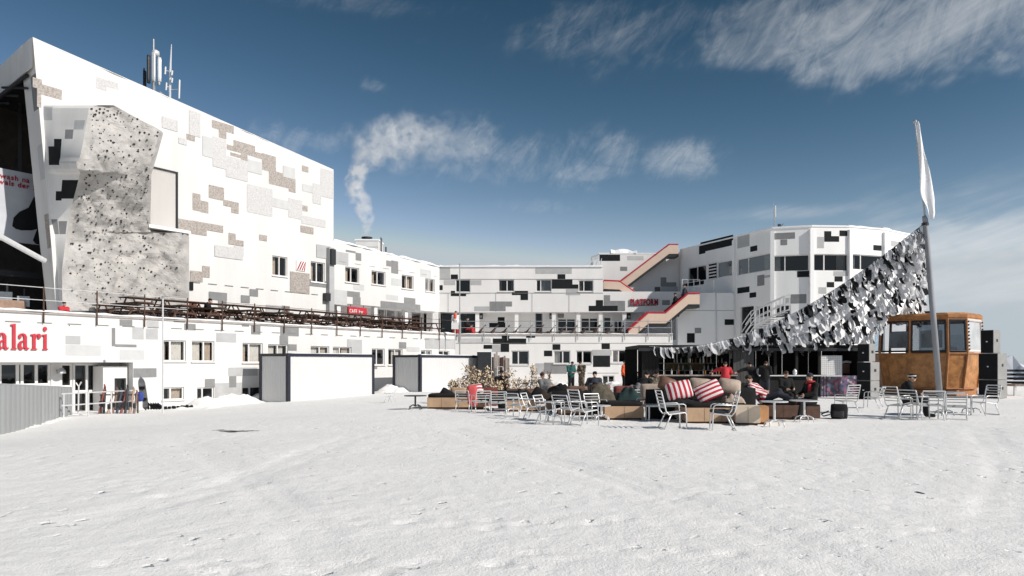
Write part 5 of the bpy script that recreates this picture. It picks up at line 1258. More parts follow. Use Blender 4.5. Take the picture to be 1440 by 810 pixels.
gwin(-2.24, 1.1, -1.6, 1.74, zs_+.12, zt_-.08, 0.08, 0.92, 'window', gl=glass('blue_glass', (0.35, 0.5, 0.65), 0.15))
gwin(-1.6, -1.74, 1.6, -1.74, zs_+.12, zt_-.08, 0.03, 0.44, 'window'); gwin(-1.6, -1.74, 1.6, -1.74, zs_+.12, zt_-.08, 0.48, 0.97, 'window')
mb = MB()
for x, s_ in ((-0.85, .45), (0.75, .5)): mb.obox(gp(x-s_, 1.45, zs_+.3, .97), gb*2*s_, gn*0.03, (0, 0, 0.85), 0)
mb.build('notice_board', WHITE2, gon, o)
mb = MB(); mb.obox(gp(-1.9, -1.5, 0.0), gb*3.8, gn*3.0, (0, 0, 0.3)); mb.build('skid', RUSTD, gon, o)
mb = MB(); mb.obox(gp(-.3, -.15, 4.1), gb*.6, gn*.3, (0, 0, .2)); mb.build('hanger_mount', DSTEEL, gon, o)

# loudspeaker stacks
BOXG = mat('speaker_grey', (0.29, 0.285, 0.275), 0.8, 0.12, 3)
def loudspeaker(p, w, d, h, lab, rz=R(-55)):
    t = thing('loudspeaker', p, lab, 'loudspeaker', rz, 'stacked loudspeakers beside the orange cabin')
    mb = MB(); mb.box((0, 0, h/2), (w, d, h-0.012)); mb.build('cabinet', BOXG, t, bevel=0.02)
    mb = MB(); mb.box((0, -d/2-0.012, h/2), (w-0.03, 0.03, h-0.05)); mb.build('grille', BLACKF, t, bevel=0.008)
    mb = MB(); mb.box((w/2+0.004, 0.0, h*.55), (0.012, 0.16, 0.12)); mb.box((-w/2-0.004, 0, h*.55), (0.012, 0.16, 0.12)); mb.build('handle', DSTEEL, t)
    mb = MB(); mb.box((0, -d/2-0.03, h*.5), (0.07, 0.012, 0.05)); mb.build('badge', ALU, t)
p = G(1396, 560); zz = 0
for w, d, h, lab in ((.82, .95, .86, 'big black fronted loudspeaker at the bottom of the stack right of the orange cabin'), (.82, .95, 1.22, 'big black fronted loudspeaker in the middle of the stack right of the orange cabin'), (.55, .72, 1.08, 'smaller loudspeaker on top of the stack right of the orange cabin')):
    loudspeaker((p.x-(.1 if w < .6 else 0), p.y, zz), w, d, h, lab); zz += h
p = G(1221, 561.5); zz = 0
for w, d, h, lab in ((.64, .74, .84, 'black fronted loudspeaker at the bottom of the stack between the bar and the orange cabin'), (.64, .74, .84, 'black fronted loudspeaker in the middle of the stack between the bar and the orange cabin'), (.55, .5, .82, 'smaller loudspeaker on top of the stack between the bar and the orange cabin')):
    loudspeaker((p.x-(.08 if w < .6 else 0), p.y, zz), w, d, h, lab); zz += h
# dark folded tables stacked behind the right hand speakers
p = G(1434, 556)
for k, lab in enumerate(('lowest', 'second lowest', 'second highest', 'topmost')):
    t = thing('folded_table', (p.x+.1, p.y, 0.62+0.2*k), '%s dark folded table of the pile behind the big loudspeakers' % lab, 'folded table', R(8*k-10), 'folded tables in a pile')
    mb = MB(); mb.box((0, 0, 0.06), (1.3, .8, .05)); mb.build('tabletop', BLACKF, t); 
    for y in (-.3, .3): mb = MB(); mb.tube([(-.6, y, .0), (.6, y, .0)], .03, 6); mb.build('leg', DSTEEL, t)
t = thing('pallet', (p.x+.1, p.y, 0), 'snowy grey pallet rack under the pile of folded tables', 'pallet')
mb = MB(); mb.box((0, 0, 0.52), (1.3, .9, .1)); mb.build('deck', WOODG, t); 
for x in (-.58, .58):
    for y in (-.35, .35): mb = MB(); mb.box((x, y, .23), (.1, .1, .47)); mb.build('leg', ALU, t)

# ================================================================== SEATING
SLAT = mat('chair_slat', (0.50, 0.50, 0.49), 0.5, 0.15, 8)
def garden_chair(h, nm_lab):
    t = thing('garden_chair', (0, 0, 0), nm_lab, 'garden chair', 0, 'pale metal garden chairs on the snow'); w = 0.27; sh = 0.42; r_ = 0.017
    for s in (-1, 1):    # side frame: front leg, seat rail, back upright
        x = s*w; mb = MB()
        mb.tube([(x, -0.27, 0), (x, -0.26, sh-.03), (x, -0.22, sh), (x, 0.18, sh-.05), (x, 0.25, sh+.04), (x, 0.36, h-0.04), (x*.96, 0.375, h)], r_, 7); mb.build('side_frame', ALU, t, smooth=True)
        mb = MB(); mb.tube([(x, 0.12, sh-.05), (x, 0.30, 0.0)], r_, 7); mb.build('rear_leg', ALU, t, smooth=True)
        mb = MB(); mb.tube([(x, 0.29, 0.62), (x, -0.18, 0.63), (x, -0.24, 0.6), (x, -0.26, sh)], r_*.9, 6); mb.build('armrest', ALU, t, smooth=True)
    for a_, z_ in ((.375, h), (-.22, sh), (.30, .03)): mb = MB(); mb.tube([(-w, a_, z_), (w, a_, z_)], r_, 7); mb.build('cross_bar', ALU, t)
    mb = MB()
    for k in range(7): mb.obox((-w, -.2+.058*k, sh-.002-.007*k), (2*w, 0, 0), (0, .032, -.004), (0, 0, .012))
    mb.build('seat', SLAT, t)
    mb = MB(); n = int((h-sh-.1)/.085)
    for k in range(n):
        f = (k+.5)/n; mb.obox((-w, .25+.11*f-.006, sh+.06+(h-sh-.12)*f), (2*w, 0, 0), (0, .012, 0), (0, 0, .027))
    mb.build('backrest', SLAT, t)
    return t
CH = garden_chair(0.96, 'x'); CL = garden_chair(0.80, 'x')
used = {}
def put_chair(src, u, v, rz, lab, sc=1.0):
    p = G(u, v); rz = R(rz)
    if src.name not in used:
        used[src.name] = 1; src.location = p; src.rotation_euler = (0, 0, rz); src['label'] = lab; src.scale = (sc,)*3; return src
    return dup(src, p, rz, lab, sc)
# rz 0: seat faces the camera side (-y)
put_chair(CH, 1016, 605, 262, 'pale garden chair with dark cloth on the seat in front of the cream box')
put_chair(CH, 946, 603, 95, 'pale garden chair seen in profile left of the striped cushions')
put_chair(CL, 652, 577, 172, 'pale slatted garden chair nearest the left end of the wooden beds, red jacket over it', 0.86)
put_chair(CL, 701, 582, 183, 'pale slatted garden chair with its back turned, in front of the reddish planter', 0.9)
put_chair(CL, 752, 590, 70, 'pale garden chair turned sideways in front of the middle wooden bed', 0.95)
put_chair(CH, 822, 598, 118, 'pale garden chair left of the tan box, with a chair folded against it', 0.98)
put_chair(CL, 797, 594, 140, 'pale garden chair half hidden behind the chair left of the tan box', 0.95)
put_chair(CL, 892, 580, 190, 'pale garden chair standing behind the tan box at the black mattress', 0.95)
put_chair(CH, 1190, 580, 200, 'pale garden chair alone on the snow between the backpack and the speakers', 0.95)
put_chair(CH, 1264, 588, 110, 'leftmost reclining pale chair at the table before the orange cabin', 0.98)
put_chair(CL, 1286, 588, 120, 'pale chair beside the seated person before the orange cabin', 1.05)
put_chair(CL, 1308, 590, 165, 'pale chair pushed under the round table before the orange cabin', 1.05)
put_chair(CH, 1385, 584, 285, 'pale garden chair on the far right facing the flag pole', 0.98)
put_chair(CL, 548, 566, 70, 'small low chair alone on the snow between the two containers', 0.62)
for u_, v_, z_, sc_, src_, lab_ in ((676, 580, 200, .9, CL, 'pale slatted chair with its back turned, right of the red jacket'), (726, 586, 150, .9, CL, 'pale chair with its back turned beside the tiny pale table'), (772, 596, 60, .95, CL, 'pale chair turned sideways between the middle bed and the small pale table'), (912, 588, 215, .95, CL, 'pale chair behind the low grey table'), (1345, 590, 150, .95, CL, 'pale chair beside the large grey round table'), (1228, 574, 230, .95, CL, 'pale chair on the snow in front of the speaker stack by the bar'), (838, 589, 20, .9, CL, 'pale chair facing the open snow left of the tan box')):
    put_chair(src_, u_, v_, z_, lab_, sc_)
mb = MB(); p = G(1012, 605); mb.rbox((p.x, p.y, .47), (.42, .4, .09), .04); tag(mb.build('folded_blanket', mat('navy_cloth', (.03, .034, .045), .9, .3), None, (p.x, p.y, .42), True), 'dark folded blanket lying on the chair seat before the cream box', 'blanket')

def cafe_table(p, h, r_, lab, col=ALU):
    t = thing('cafe_table', p, lab, 'cafe table', 0, 'small round cafe tables on the snow')
    mb = MB(); mb.lathe([(r_, h-.025), (r_, h), (0.02, h+.002)], (0, 0, 0), 20); mb.build('tabletop', col, t)
    mb = MB(); mb.tube([(0, 0, .12), (0, 0, h-.02)], .032, 8); mb.build('column', col, t)
    for k in range(4):
        a = R(45+90*k); c, s = math.cos(a), math.sin(a); mb = MB(); mb.tube([(0, 0, .13), (c*.12, s*.12, .17), (c*.24, s*.24, .12), (c*.28, s*.28, 0.0)], .018, 6); mb.build('leg', col, t, smooth=True)
cafe_table(G(584, 576), .50, .40, 'dark topped small table standing alone left of the wooden beds', DSTEEL)
cafe_table(G(722, 581), .52, .22, 'tiny pale table between the first two chairs with their backs turned')
cafe_table(G(780, 592), .55, .30, 'small pale table in front of the middle bed')
cafe_table(G(1089, 600), .66, .34, 'pale round table beside the cream and tan boxes')
cafe_table(G(1131, 593), .60, .40, 'pale round table in front of the person in black, right of the boxes')
cafe_table(G(1328, 584), .74, .55, 'large grey round table at the foot of the flag pole', STEEL)
cafe_table(G(1366, 581), .55, .42, 'grey round table beside the far right chair', STEEL)
cafe_table(G(846, 592), .45, .26, 'low pale table tucked beside the left edge of the tan box')
# low grey table between two boxes
p = G(933, 592); t = thing('low_table', p, 'low grey rectangular table between the tan box and the striped cushions', 'low table')
mb = MB(); mb.box((0, 0, .44), (1.05, .6, .05)); mb.build('tabletop', STEEL, t)
for x in (-.45, .45):
    for y in (-.25, .25): mb = MB(); mb.tube([(x, y, 0), (x, y, .42)], .022, 6); mb.build('leg', ALU, t)

def bed(p, w, d, h, lab, yaw=0, wood=TANW, mt=0.13, side=None):
    t = thing('lounge_bed', p, lab, 'lounge bed', R(yaw), 'wooden lounge beds with black mattresses')
    mb = MB(); mb.box((0, d/2, h/2+.03), (w, d, h-.06)); 
    for k in range(1, int(w/.6)+1): mb.box((-w/2+k*w/(int(w/.6)+1), -0.002, h/2+.03), (.008, .006, h-.08), 1)
    mb.build('base', [wood, BROWNW], t, bevel=.006)
    mb = MB(); mb.box((0, d/2, .02), (w-.12, d-.12, .06)); mb.build('plinth', BROWNW, t)
    if mt:
        mb = MB(); mb.rbox((0, d/2, h+mt/2), (w-.03, d-.03, mt), .05); mb.build('mattress', BLACKF, t, smooth=True)
    return t
bed(G(641, 575), 2.05, 1.5, .40, 'tan wooden lounge bed at the left end of the seating, black mattress on top')
bed(G(748, 579), 1.75, 1.2, .38, 'tan wooden lounge bed in the middle with chairs standing in front', 2)
bed(G(806, 584), .95, .8, .22, 'low brown pallet bed between the middle bed and the tan box', -3, mat('brown_ply', (.30, .17, .10), .8, .2), .1)
bed(G(878, 591), 1.12, 1.0, .40, 'tan wooden box bed with its plain face turned to the open snow', 0)
p = G(870, 580); bed(p, 4.4, 1.2, .42, 'long low black covered lounge bed behind the tan box', 0, BROWNW, .16)
bed(G(1003, 596), 1.42, 2.0, .43, 'tan wooden lounge bed under the striped cushions', 0)
bed(G(1052, 598), .62, .7, .50, 'cream wooden box bed between the big chair and the round table', -12, PALEW, 0)  # pale wood colour paints the sunlit face of this box
bed(G(1074, 597), .26, .7, .48, 'narrow orange tan block standing in for the unlit side of the cream box', -12, mat('unlit_side_ply', (.50, .27, .13), .75, .15), 0)  # same box's side away from the sun, shade put into its colour
bed(G(1102, 590), 1.0, .8, .42, 'dark lounge bed under the reclining person', 0, BROWNW, .12)
for u0, v0, u1, v1, Y, c, lab in ((634, 545, 656, 558, 27.6, TANW, 'tan square back cushion on the left lounge bed'), (797, 543, 826, 560, 25.2, LEATH, 'brown leather back cushion at the left of the long black bed'), (832, 541, 858, 560, 24.8, LEATH, 'brown leather back cushion beside the one with the red edge'), (863, 543, 890, 560, 24.9, REDLEATH, 'red brown leather back cushion on the long black bed'), (901, 540, 932, 563, 22.4, BEIGEF, 'beige square back cushion left of the striped cushions')):
    a, b = P(u0, v1, Y), P(u1, v0, Y); mb = MB(); mb.rbox(((a.x+b.x)/2, Y, (a.z+b.z)/2), (b.x-a.x, .3, b.z-a.z), .05, tilt=-.12)
    tag(mb.build('back_cushion', c, None, ((a.x+b.x)/2, Y, a.z), True), lab, 'cushion', 'back cushions on the lounge beds')
for u0, v0, u1, v1, Y, lab in ((908, 547, 1000, 567, 21.75, 'low black back rest behind the upright striped cushion'), (998, 545, 1062, 567, 21.9, 'low black back rest behind the beige furry cushions'), (700, 549, 742, 562, 27.0, 'low black back rest before the dark stemmed shrub'), (776, 550, 838, 570, 24.2, 'black back rest behind the khaki throw'), (838, 552, 900, 572, 24.1, 'black back rest behind the dark teal throw')):
    a, b = P(u0, v1, Y), P(u1, v0, Y); mb = MB(); mb.rbox(((a.x+b.x)/2, Y, b.z/2), (b.x-a.x, .18, b.z), .04)
    tag(mb.build('back_rest', BLACKF, None, ((a.x+b.x)/2, Y, 0), True), lab, 'back rest', 'black back rests of the lounge beds')
def throw(u, v, Y, w, d, h, seed, m_, lab):
    c = P(u, v, Y); n = 16; vs = []; fs = []
    for j in range(n+1):
        for i in range(n+1):
            a, b = i/n*2-1, j/n*2-1; e = max(0, 1-a*a)**.6*max(0, 1-b*b)**.6; q = Vector((a*w, b*d, 0)); k = noise.noise(Vector((a*1.7+seed, b*1.7, seed)))
            vs.append(c+q+Vector((0, 0, e*h*(.7+.9*abs(k))+.03*noise.noise(Vector((a*5, b*5, seed))))))
    for j in range(n):
        for i in range(n): k = j*(n+1)+i; fs.append((k, k+1, k+n+2, k+n+1))
    mb = MB(); mb.add(vs, fs); tag(mb.build('throw', m_, None, c, True, recalc=False), lab, 'blanket', 'crumpled throws on the lounge beds')
KH = mat('khaki_cloth', (.11, .095, .07), .95, .4, 8)
throw(846, 563, 23.3, .42, .35, .5, 2, KH, 'crumpled khaki throw heaped on the left half of the long black bed')
throw(812, 565, 23.4, .35, .3, .34, 5, BLACKF, 'crumpled black throw at the left end of the long black bed')
throw(884, 562, 23.6, .4, .3, .42, 7, mat('dark_teal_cloth', (.015, .035, .035), .9, .3), 'crumpled dark teal throw at the right part of the long black bed')
throw(735, 561, 25.6, .4, .3, .36, 9, BLACKF, 'crumpled black throw at the left end of the middle bed')
throw(770, 563, 25.2, .5, .3, .30, 15, mat('dark_brown_fur', (.035, .024, .02), .95, .5, 9), 'crumpled dark brown fur throw on the middle bed')
throw(665, 562, 27.0, .6, .3, .26, 17, BLACKF, 'crumpled black throw on the left bed')
throw(960, 568, 20.6, .5, .3, .18, 19, BLACKF, 'crumpled black throw under the striped cushions')
throw(690, 566, 26.6, .45, .3, .34, 21, BLACKF, 'crumpled black throw between the left bed and the middle bed')
throw(1045, 560, 22.3, .5, .3, .5, 25, BLACKF, 'crumpled black throw behind the big chair with the blanket')
throw(1030, 566, 21.0, .3, .3, .28, 11, BEIGEF, 'fluffy beige throw beside the beige cushions')
def stripes(name, ang, sc):
    m, nt, b = nmat(name); tc = N(nt, 'ShaderNodeTexCoord'); mp = N(nt, 'ShaderNodeMapping'); mp.inputs['Rotation'].default_value = (0, ang, 0); nt.links.new(tc.outputs['Object'], mp.inputs[0])
    wv = N(nt, 'ShaderNodeTexWave', Scale=sc, Distortion=0.6); wv.inputs['Detail Scale'].default_value = 1.0; nt.links.new(mp.outputs[0], wv.inputs['Vector'])
    rp = N(nt, 'ShaderNodeValToRGB'); rp.color_ramp.interpolation = 'CONSTANT'; rp.color_ramp.elements[0].color = (.42, .018, .04, 1); rp.color_ramp.elements[1].position = .5; rp.color_ramp.elements[1].color = (.74, .68, .66, 1)
    nt.links.new(wv.outputs['Fac'], rp.inputs['Fac']); nt.links.new(rp.outputs[0], b.inputs['Base Color']); b.inputs['Roughness'].default_value = .9; return m
def pillow(u, v, Y, w, h, m_, lab, roll=0, yaw=0, tilt=-.35, nm='cushion'):
    c = P(u, v, Y); mb = MB(); mb.rbox((0, 0, 0), (w, .16, h), .07, bulge=.09, tilt=0)
    ob = mb.build(nm, m_, None, (0, 0, 0), True); ob.location = c; ob.rotation_euler = (tilt, roll, yaw)
    return tag(ob, lab, 'cushion', 'loose cushions on the lounge beds')
pillow(955, 549, 20.6, .70, .52, stripes('red_white_stripes_upright', 0.0, 2.3), 'red and white striped cushion, stripes upright, left of the pair', R(-12))
pillow(996, 550, 20.5, .72, .50, stripes('red_white_stripes_flat', R(90), 2.6), 'red and white striped cushion, stripes lying flat, right of the pair', R(-24))
pillow(985, 543, 21.0, .62, .45, BEIGEF, 'beige furry cushion behind the two striped cushions', R(5))
pillow(1026, 543, 21.0, .62, .42, BEIGEF, 'beige furry cushion right of the striped cushions', R(8))
pillow(938, 540, 21.4, .5, .4, LEATH, 'brown cushion peeking out behind the upright striped cushion', R(20))
pillow(628, 555, 27.3, .5, .4, BLACKF, 'black cushion leaning on the tan back cushion at the left', R(30))
pillow(668, 548, 27.5, .55, .42, stripes('dark_white_stripes', R(90), 2.4), 'striped cushion behind the chair with the red jacket', R(-10))
pillow(760, 556, 25.6, .6, .42, BLACKF, 'black cushion lying on the middle lounge bed', R(35)); pillow(790, 553, 25.8, .6, .45, BLACKF, 'black cushion at the right end of the middle lounge bed', R(-35))
# planters with pale dry shrubs
LEAFP = [mat('dry_leaf_cream', (0.62, 0.50, 0.33), 0.8, 0.25, 8), mat('dry_leaf_tan', (0.42, 0.29, 0.17), 0.8, 0.25, 8), mat('dry_leaf_brown', (0.15, 0.075, 0.045), 0.8, 0.3, 8), mat('dry_leaf_pale', (0.74, 0.66, 0.54), 0.8, 0.2, 8)]
def shrub(c, lobes, n, lab, seed):
    t = thing('dry_shrub', c, lab, 'shrub', 0, 'pale dry shrubs behind the lounge beds'); r = random.Random(seed); mb = MB(); st = MB()
    for (dx, dy, dz, rx, rz_) in lobes:
        st.tube([(dx*.3, dy, 0), (dx*.7, dy, dz*.6), (dx, dy, dz+rz_*.8)], [.02, .014, .006], 5)
        for k in range(n):
            while True:
                a = Vector((r.uniform(-1, 1), r.uniform(-1, 1), r.uniform(-1, 1)))
                if a.length < 1 and r.random() < .35+.65*a.length: break
            q = Vector((dx+a.x*rx, dy+a.y*rx*.7, dz+a.z*rz_)); s = r.uniform(.035, .075); u1 = Vector((r.gauss(0, 1), r.gauss(0, 1), r.gauss(0, 1))).normalized(); v1 = u1.orthogonal().normalized()
            mi = 2 if r.random() < .22 else (1 if r.random() < .3 else (3 if r.random() < .4 else 0))
            mb.quad(q, q+u1*s+v1*s*.45, q+u1*s*2.0, q+u1*s-v1*s*.45, mi)
        for k in range(5):
            a = r.uniform(0, 6.3); st.tube([(dx, dy, dz), (dx+math.cos(a)*rx, dy+math.sin(a)*rx*.6, dz+rz_*r.uniform(.2, 1.15))], [.012, .005], 4)
    mb.build('foliage', LEAFP, t, recalc=False); st.build('stem', BROWNW, t)
c = P(668, 555, 30); c.z = .35
shrub(c, [(-.55, 0, .42, .32, .34), (-.2, .05, .85, .34, .42), (.15, 0, .66, .36, .36), (.5, .05, .70, .22, .42), (.85, 0, .36, .24, .2), (-.85, 0, .38, .22, .2)], 190, 'pale dry shrub behind the left lounge bed in front of the white container', 3)
c = P(742, 552, 31); c.z = .3
shrub(c, [(-.75, 0, .72, .30, .46), (-.45, .05, .42, .24, .30), (-.05, 0, .40, .18, .30), (.22, .05, .82, .13, .50), (.36, 0, .5, .16, .32), (.62, 0, .28, .2, .2), (-1.0, 0, .4, .22, .3)], 120, 'pale dry shrub with dark stems behind the middle lounge bed', 5)
c = P(768, 545, 33); c.z = .3
shrub(c, [(-.12, 0, .55, .07, .5), (.14, 0, .6, .10, .42)], 60, 'two thin dry upright sprigs right of the dark stemmed shrub', 9)
for u, v, w, h, Y, m_, lab in ((645, 555, .7, .42, 29.4, TANW, 'tan wooden planter under the left dry shrub'), (690, 555, .55, .5, 29.2, REDLEATH, 'reddish brown planter box right under the left dry shrub'), (742, 556, 1.7, .5, 30.6, LEATH, 'brown planter under the dark stemmed shrub')):
    c = P(u, v, Y); t = thing('planter', (c.x, Y, 0), lab, 'planter'); H_ = c.z+h*.55
    mb = MB(); [mb.box(q, s_) for q, s_ in (((0, -.24, H_/2), (w, .04, H_)), ((0, .24, H_/2), (w, .04, H_)), ((-w/2+.02, 0, H_/2), (.04, .44, H_)), ((w/2-.02, 0, H_/2), (.04, .44, H_)))]; mb.build('box', m_, t)
    mb = MB(); mb.box((0, 0, H_-.05), (w-.08, .44, .04)); mb.build('soil', BROWNW, t)
# snow groomed stage behind, small sign post
c = P(640, 470, 51.5); t = thing('signal_post', (c.x, 51.5, gz(c.x, 51.5)), 'thin post with a white sign and orange cap before the terrace corner', 'post')
H_ = P(640, 448, 51.5).z; mb = MB(); mb.tube([(0, 0, 0), (0, 0, H_)], .035, 6); mb.build('pole', ALU, t)
mb = MB(); mb.box((0, -.05, H_-.5), (.5, .03, .45), 0); mb.build('sign_board', WHITE2, t); mb = MB(); mb.lathe([(.10, 0), (.12, .25), (.02, .38)], (0, 0, H_), 8); mb.build('cap', mat('orange_red', (.65, .10, .05), .6), t)
for u, vt, vb, rr, lab in ((646.5, 372, 548, .045, 'tall thin grey pole in front of the corner between the sunlit and shaded wings'), (229, 418, 577, .04, 'thin pale pole in front of the restaurant windows beside the snow bank'), (268.5, 428, 446, .02, None)):
    if lab is None: continue
    Y = 50.5 if u > 600 else 29.8; a = P(u, vb, Y); b = P(u, vt, Y); a.z = gz(a.x, Y)-.05; t = thing('slim_pole', a, lab, 'pole'); mb = MB(); mb.tube([a, b], [rr, rr*.8], 8); mb.build('shaft', STEEL if u > 600 else ALU, t, a); mb = MB(); mb.sph(b, rr*1.5, 8); mb.build('finial', STEEL, t, a)
# backpack
p = G(1180, 588); t = thing('backpack', p, 'black backpack lying on the snow right of the person in black', 'backpack', R(-30)); mb = MB(); mb.rbox((0, 0, .20), (.46, .30, .40), .05, tilt=-.45, bulge=.04); mb.build('bag', BLACKF, t, smooth=True)
mb = MB(); mb.rbox((.0, -.17, .13), (.32, .12, .2), .03, tilt=-.45); mb.build('pocket', mat('charcoal_cloth', (.04, .04, .045), .9, .3), t, smooth=True); mb = MB(); mb.tube([(-.25, 0, .1), (-.42, -.05, .05), (-.5, 0, .1), (-.3, .1, .2)], .02, 6); mb.build('strap', BLACKF, t)

# ================================================================== LEFT SIDE: FENCE, SKIS, BARRIER
fa, fb = G(-60, 622), G(101, 583); t = thing('corrugated_fence', fb, 'grey corrugated metal fence in the left foreground before the restaurant windows', 'fence'); fa2, fb2 = P(-60, 537.5, fa.y), P(101, 545, fb.y)
mb = MB(); n = 150; d = (fb-fa).normalized(); nrm = Vector((d.y, -d.x, 0))
for i in range(n):
    s0, s1 = i/n, (i+1)/n; w0, w1 = [.035*max(-.6, min(.6, math.sin(k_*1.05)*1.4)) for k_ in (i, i+1)]
    mb.quad(fa.lerp(fb, s0)+nrm*w0-Vector((0, 0, .1)), fa.lerp(fb, s1)+nrm*w1-Vector((0, 0, .1)), fa2.lerp(fb2, s1)+nrm*w1, fa2.lerp(fb2, s0)+nrm*w0)
mb.build('sheet', mat('fence_grey', (0.30, 0.31, 0.31), 0.6, 0.1, 2, streak=True), t, fb, recalc=False)
mb = MB(); mb.tube([fa2-nrm*.03, fb2-nrm*.03], .03, 6); mb.build('top_rail', STEEL, t, fb)
for k in range(4): q = fa.lerp(fb, (k+.5)/4); z = fa2.lerp(fb2, (k+.5)/4).z; mb = MB(); mb.box((q.x-nrm.x*.07, q.y-nrm.y*.07, (z+q.z)/2), (.06, .06, z-q.z)); mb.build('post', STEEL, t, fb)
a, b = G(86, 589), G(192, 579); a.y -= 0; t = thing('barrier_rail', a, 'low tube barrier on the snow in front of the glass door', 'barrier')
for h in (.92, .48): mb = MB(); mb.tube([a+Vector((0, 0, h)), b+Vector((0, 0, h*.98))], .028, 6); mb.build('rail', ALU, t, a)
for k in range(4): q = a.lerp(b, (k+.1)/3.3); mb = MB(); mb.tube([q-Vector((0, 0, .05)), q+Vector((0, 0, .94))], .028, 6); mb.build('post', ALU, t, a)
p = G(110, 583); t = thing('ski_pole_rack', p, 'pale metal ski pole rack in front of the glass door', 'rack')
mb = MB(); mb.tube([(0, 0, 0), (0.02, 0, 1.15)], .03, 6); mb.tube([(-.09, 0, 1.27), (.02, 0, 1.12), (.12, 0, 1.3)], .03, 6); mb.build('stand', ALU, t); mb = MB(); mb.tube([(-.25, -.2, 0), (.3, .2, 0)], .03, 6); mb.tube([(-.25, .2, 0), (.3, -.2, 0)], .03, 6); mb.build('foot', ALU, t)
SK = [mat('ski_red', (.24, .06, .05), .4), mat('ski_black', (.03, .03, .035), .4), mat('ski_peach', (.42, .27, .20), .5), mat('ski_brown', (.20, .12, .09), .4), mat('ski_navy', (.04, .045, .08), .4)]
r = random.Random(6)
p = G(168, 581); rk_ = thing('ski_rack', p, 'dark ski rack by the porch filled with leaning skis', 'rack'); mb = MB(); mb.tube([(-.8, 0, .75), (.8, 0, .75)], .03, 6); [mb.tube([(x, 0, 0), (x, 0, .78)], .03, 6) for x in (-.75, .75)]; mb.build('frame', BROWNW, rk_)
for k in range(9):
    x = -.7+.175*k; h = r.uniform(.75, 1.15); ln = r.uniform(-.15, .15); names = ['first', 'second', 'third', 'fourth', 'fifth', 'sixth', 'seventh', 'eighth', 'ninth']
    t = thing('ski', (p.x+x, p.y-.22, p.z), '%s ski from the left leaning in the rack by the porch' % names[k], 'ski', 0, 'skis leaning in the rack')
    mb = MB(); mb.tube([(0, 0, .0), (ln*.5, .12, h*.5), (ln, .25, h), (ln, .2, h+.12)], [.05, .045, .045, .02], 6); mb.build('board', SK[k % 5], t); mb = MB(); mb.box((ln*.35, .04, h*.38), (.08, .12, .2)); mb.build('binding', SK[1], t)
p = G(205, 577); t = thing('snowboard', p, 'grey and black snowboard leaning upright near the blue jacket', 'snowboard')
mb = MB(); D_ = Vector((-.22, .12, 1)).normalized(); W_ = Vector((.96, .1, .2)).normalized(); pr = []
for k in range(13): tt = k/12; wd = .14*(1-abs(2*tt-1)**6)+.01; pr.append((D_*tt*1.5, wd))
for (c0, w0), (c1, w1) in zip(pr, pr[1:]): mb.prism([c0-W_*w0, c0+W_*w0, c1+W_*w1, c1-W_*w1], (0, .02, 0))
mb.build('deck', mat('board_grey', (.16, .16, .17), .5, .5, 6), t); mb = MB(); [mb.box(D_*k+Vector((0, -.03, 0)), (.24, .06, .12)) for k in (.5, 1.0)]; mb.build('binding', BLACKF, t)
p = G(199, 578); mb = MB(); mb.rbox((p.x, p.y-.2, p.z+.62), (.34, .24, .42), .12); mb.rbox((p.x-.05, p.y-.15, p.z+.25), (.3, .22, .5), .1, 1); tag(mb.build('hung_jacket', [mat('royal_blue', (.03, .06, .30), .7, .2), mat('bag_white', (.7, .72, .7), .8, .1)], None, p, True), 'royal blue jacket over a white bag at the foot of the snowboard', 'jacket')
mb = MB()
p = G(212, 577)
for k in range(5): a = 2.1*k; mb.tube([(p.x+.12*k-.1, p.y, p.z+.05), (p.x+.1*k-.05, p.y-.1, p.z+.3), (p.x+.12*k+.1, p.y, p.z+.08)], .05, 6)
tag(mb.build('ski_boots', BLACKF, None, p, True), 'dark heap of ski boots on the snow beside the snowboard', 'boots', kind=None)
r = random.Random(14)
for k in range(7):
    p = G(232+6.2*k, 575.5-.35*k); t = MB(); t.rbox((0, 0, .06), (r.uniform(.16, .3), .14, r.uniform(.08, .16)), .03); ob = t.build('dark_clod', BLACKF, None, (0, 0, 0), True); ob.location = p; ob.rotation_euler = (0, r.uniform(-.4, .4), r.uniform(0, 3)); tag(ob, '%s dark clod from the left in the row lying before the snow bank' % ORD[k], 'clod', 'dark clods before the snow bank')
for u, h in ((216, .8), (221, .85)):
    p = G(u, 574); t = thing('marker_stick', p, '%s thin stick with a dark tip poking from the snow beside the pale pole' % ('left' if u == 216 else 'right'), 'stick'); mb = MB(); mb.tube([(0, 0, -.1), (0.03, 0, h)], .015, 5); mb.build('shaft', ALU, t); mb = MB(); mb.lathe([(.03, 0), (.03, .1)], (.03, 0, h), 6); mb.build('tip', DSTEEL, t)
# ================================================================== PEOPLE
SKIN = mat('skin', (0.52, 0.32, 0.23), 0.6, 0.08, 6)
def remeshed(mb, name, mats, parent, vox):
    ob = mb.build(name, mats[0] if isinstance(mats, list) else mats, None)
    md = ob.modifiers.new('r', 'REMESH'); md.mode = 'VOXEL'; md.voxel_size = vox; sm = ob.modifiers.new('s', 'SMOOTH'); sm.iterations = 3; sm.factor = .5
    bpy.context.view_layer.update(); dg = bpy.context.evaluated_depsgraph_get()
    me = bpy.data.meshes.new_from_object(ob.evaluated_get(dg)); me.name = name
    bpy.data.objects.remove(ob)
    me.materials.clear()
    for m_ in (mats if isinstance(mats, list) else [mats]): me.materials.append(m_)
    me.polygons.foreach_set('use_smooth', [True]*len(me.polygons))
    o = bpy.data.objects.new(name, me); COL.objects.link(o); o.parent = parent; return o
def limb(mb, pts, rs):
    mb.tube(pts, rs, 10)
    for p, r_ in zip(pts, rs): mb.sph(p, r_, 10)
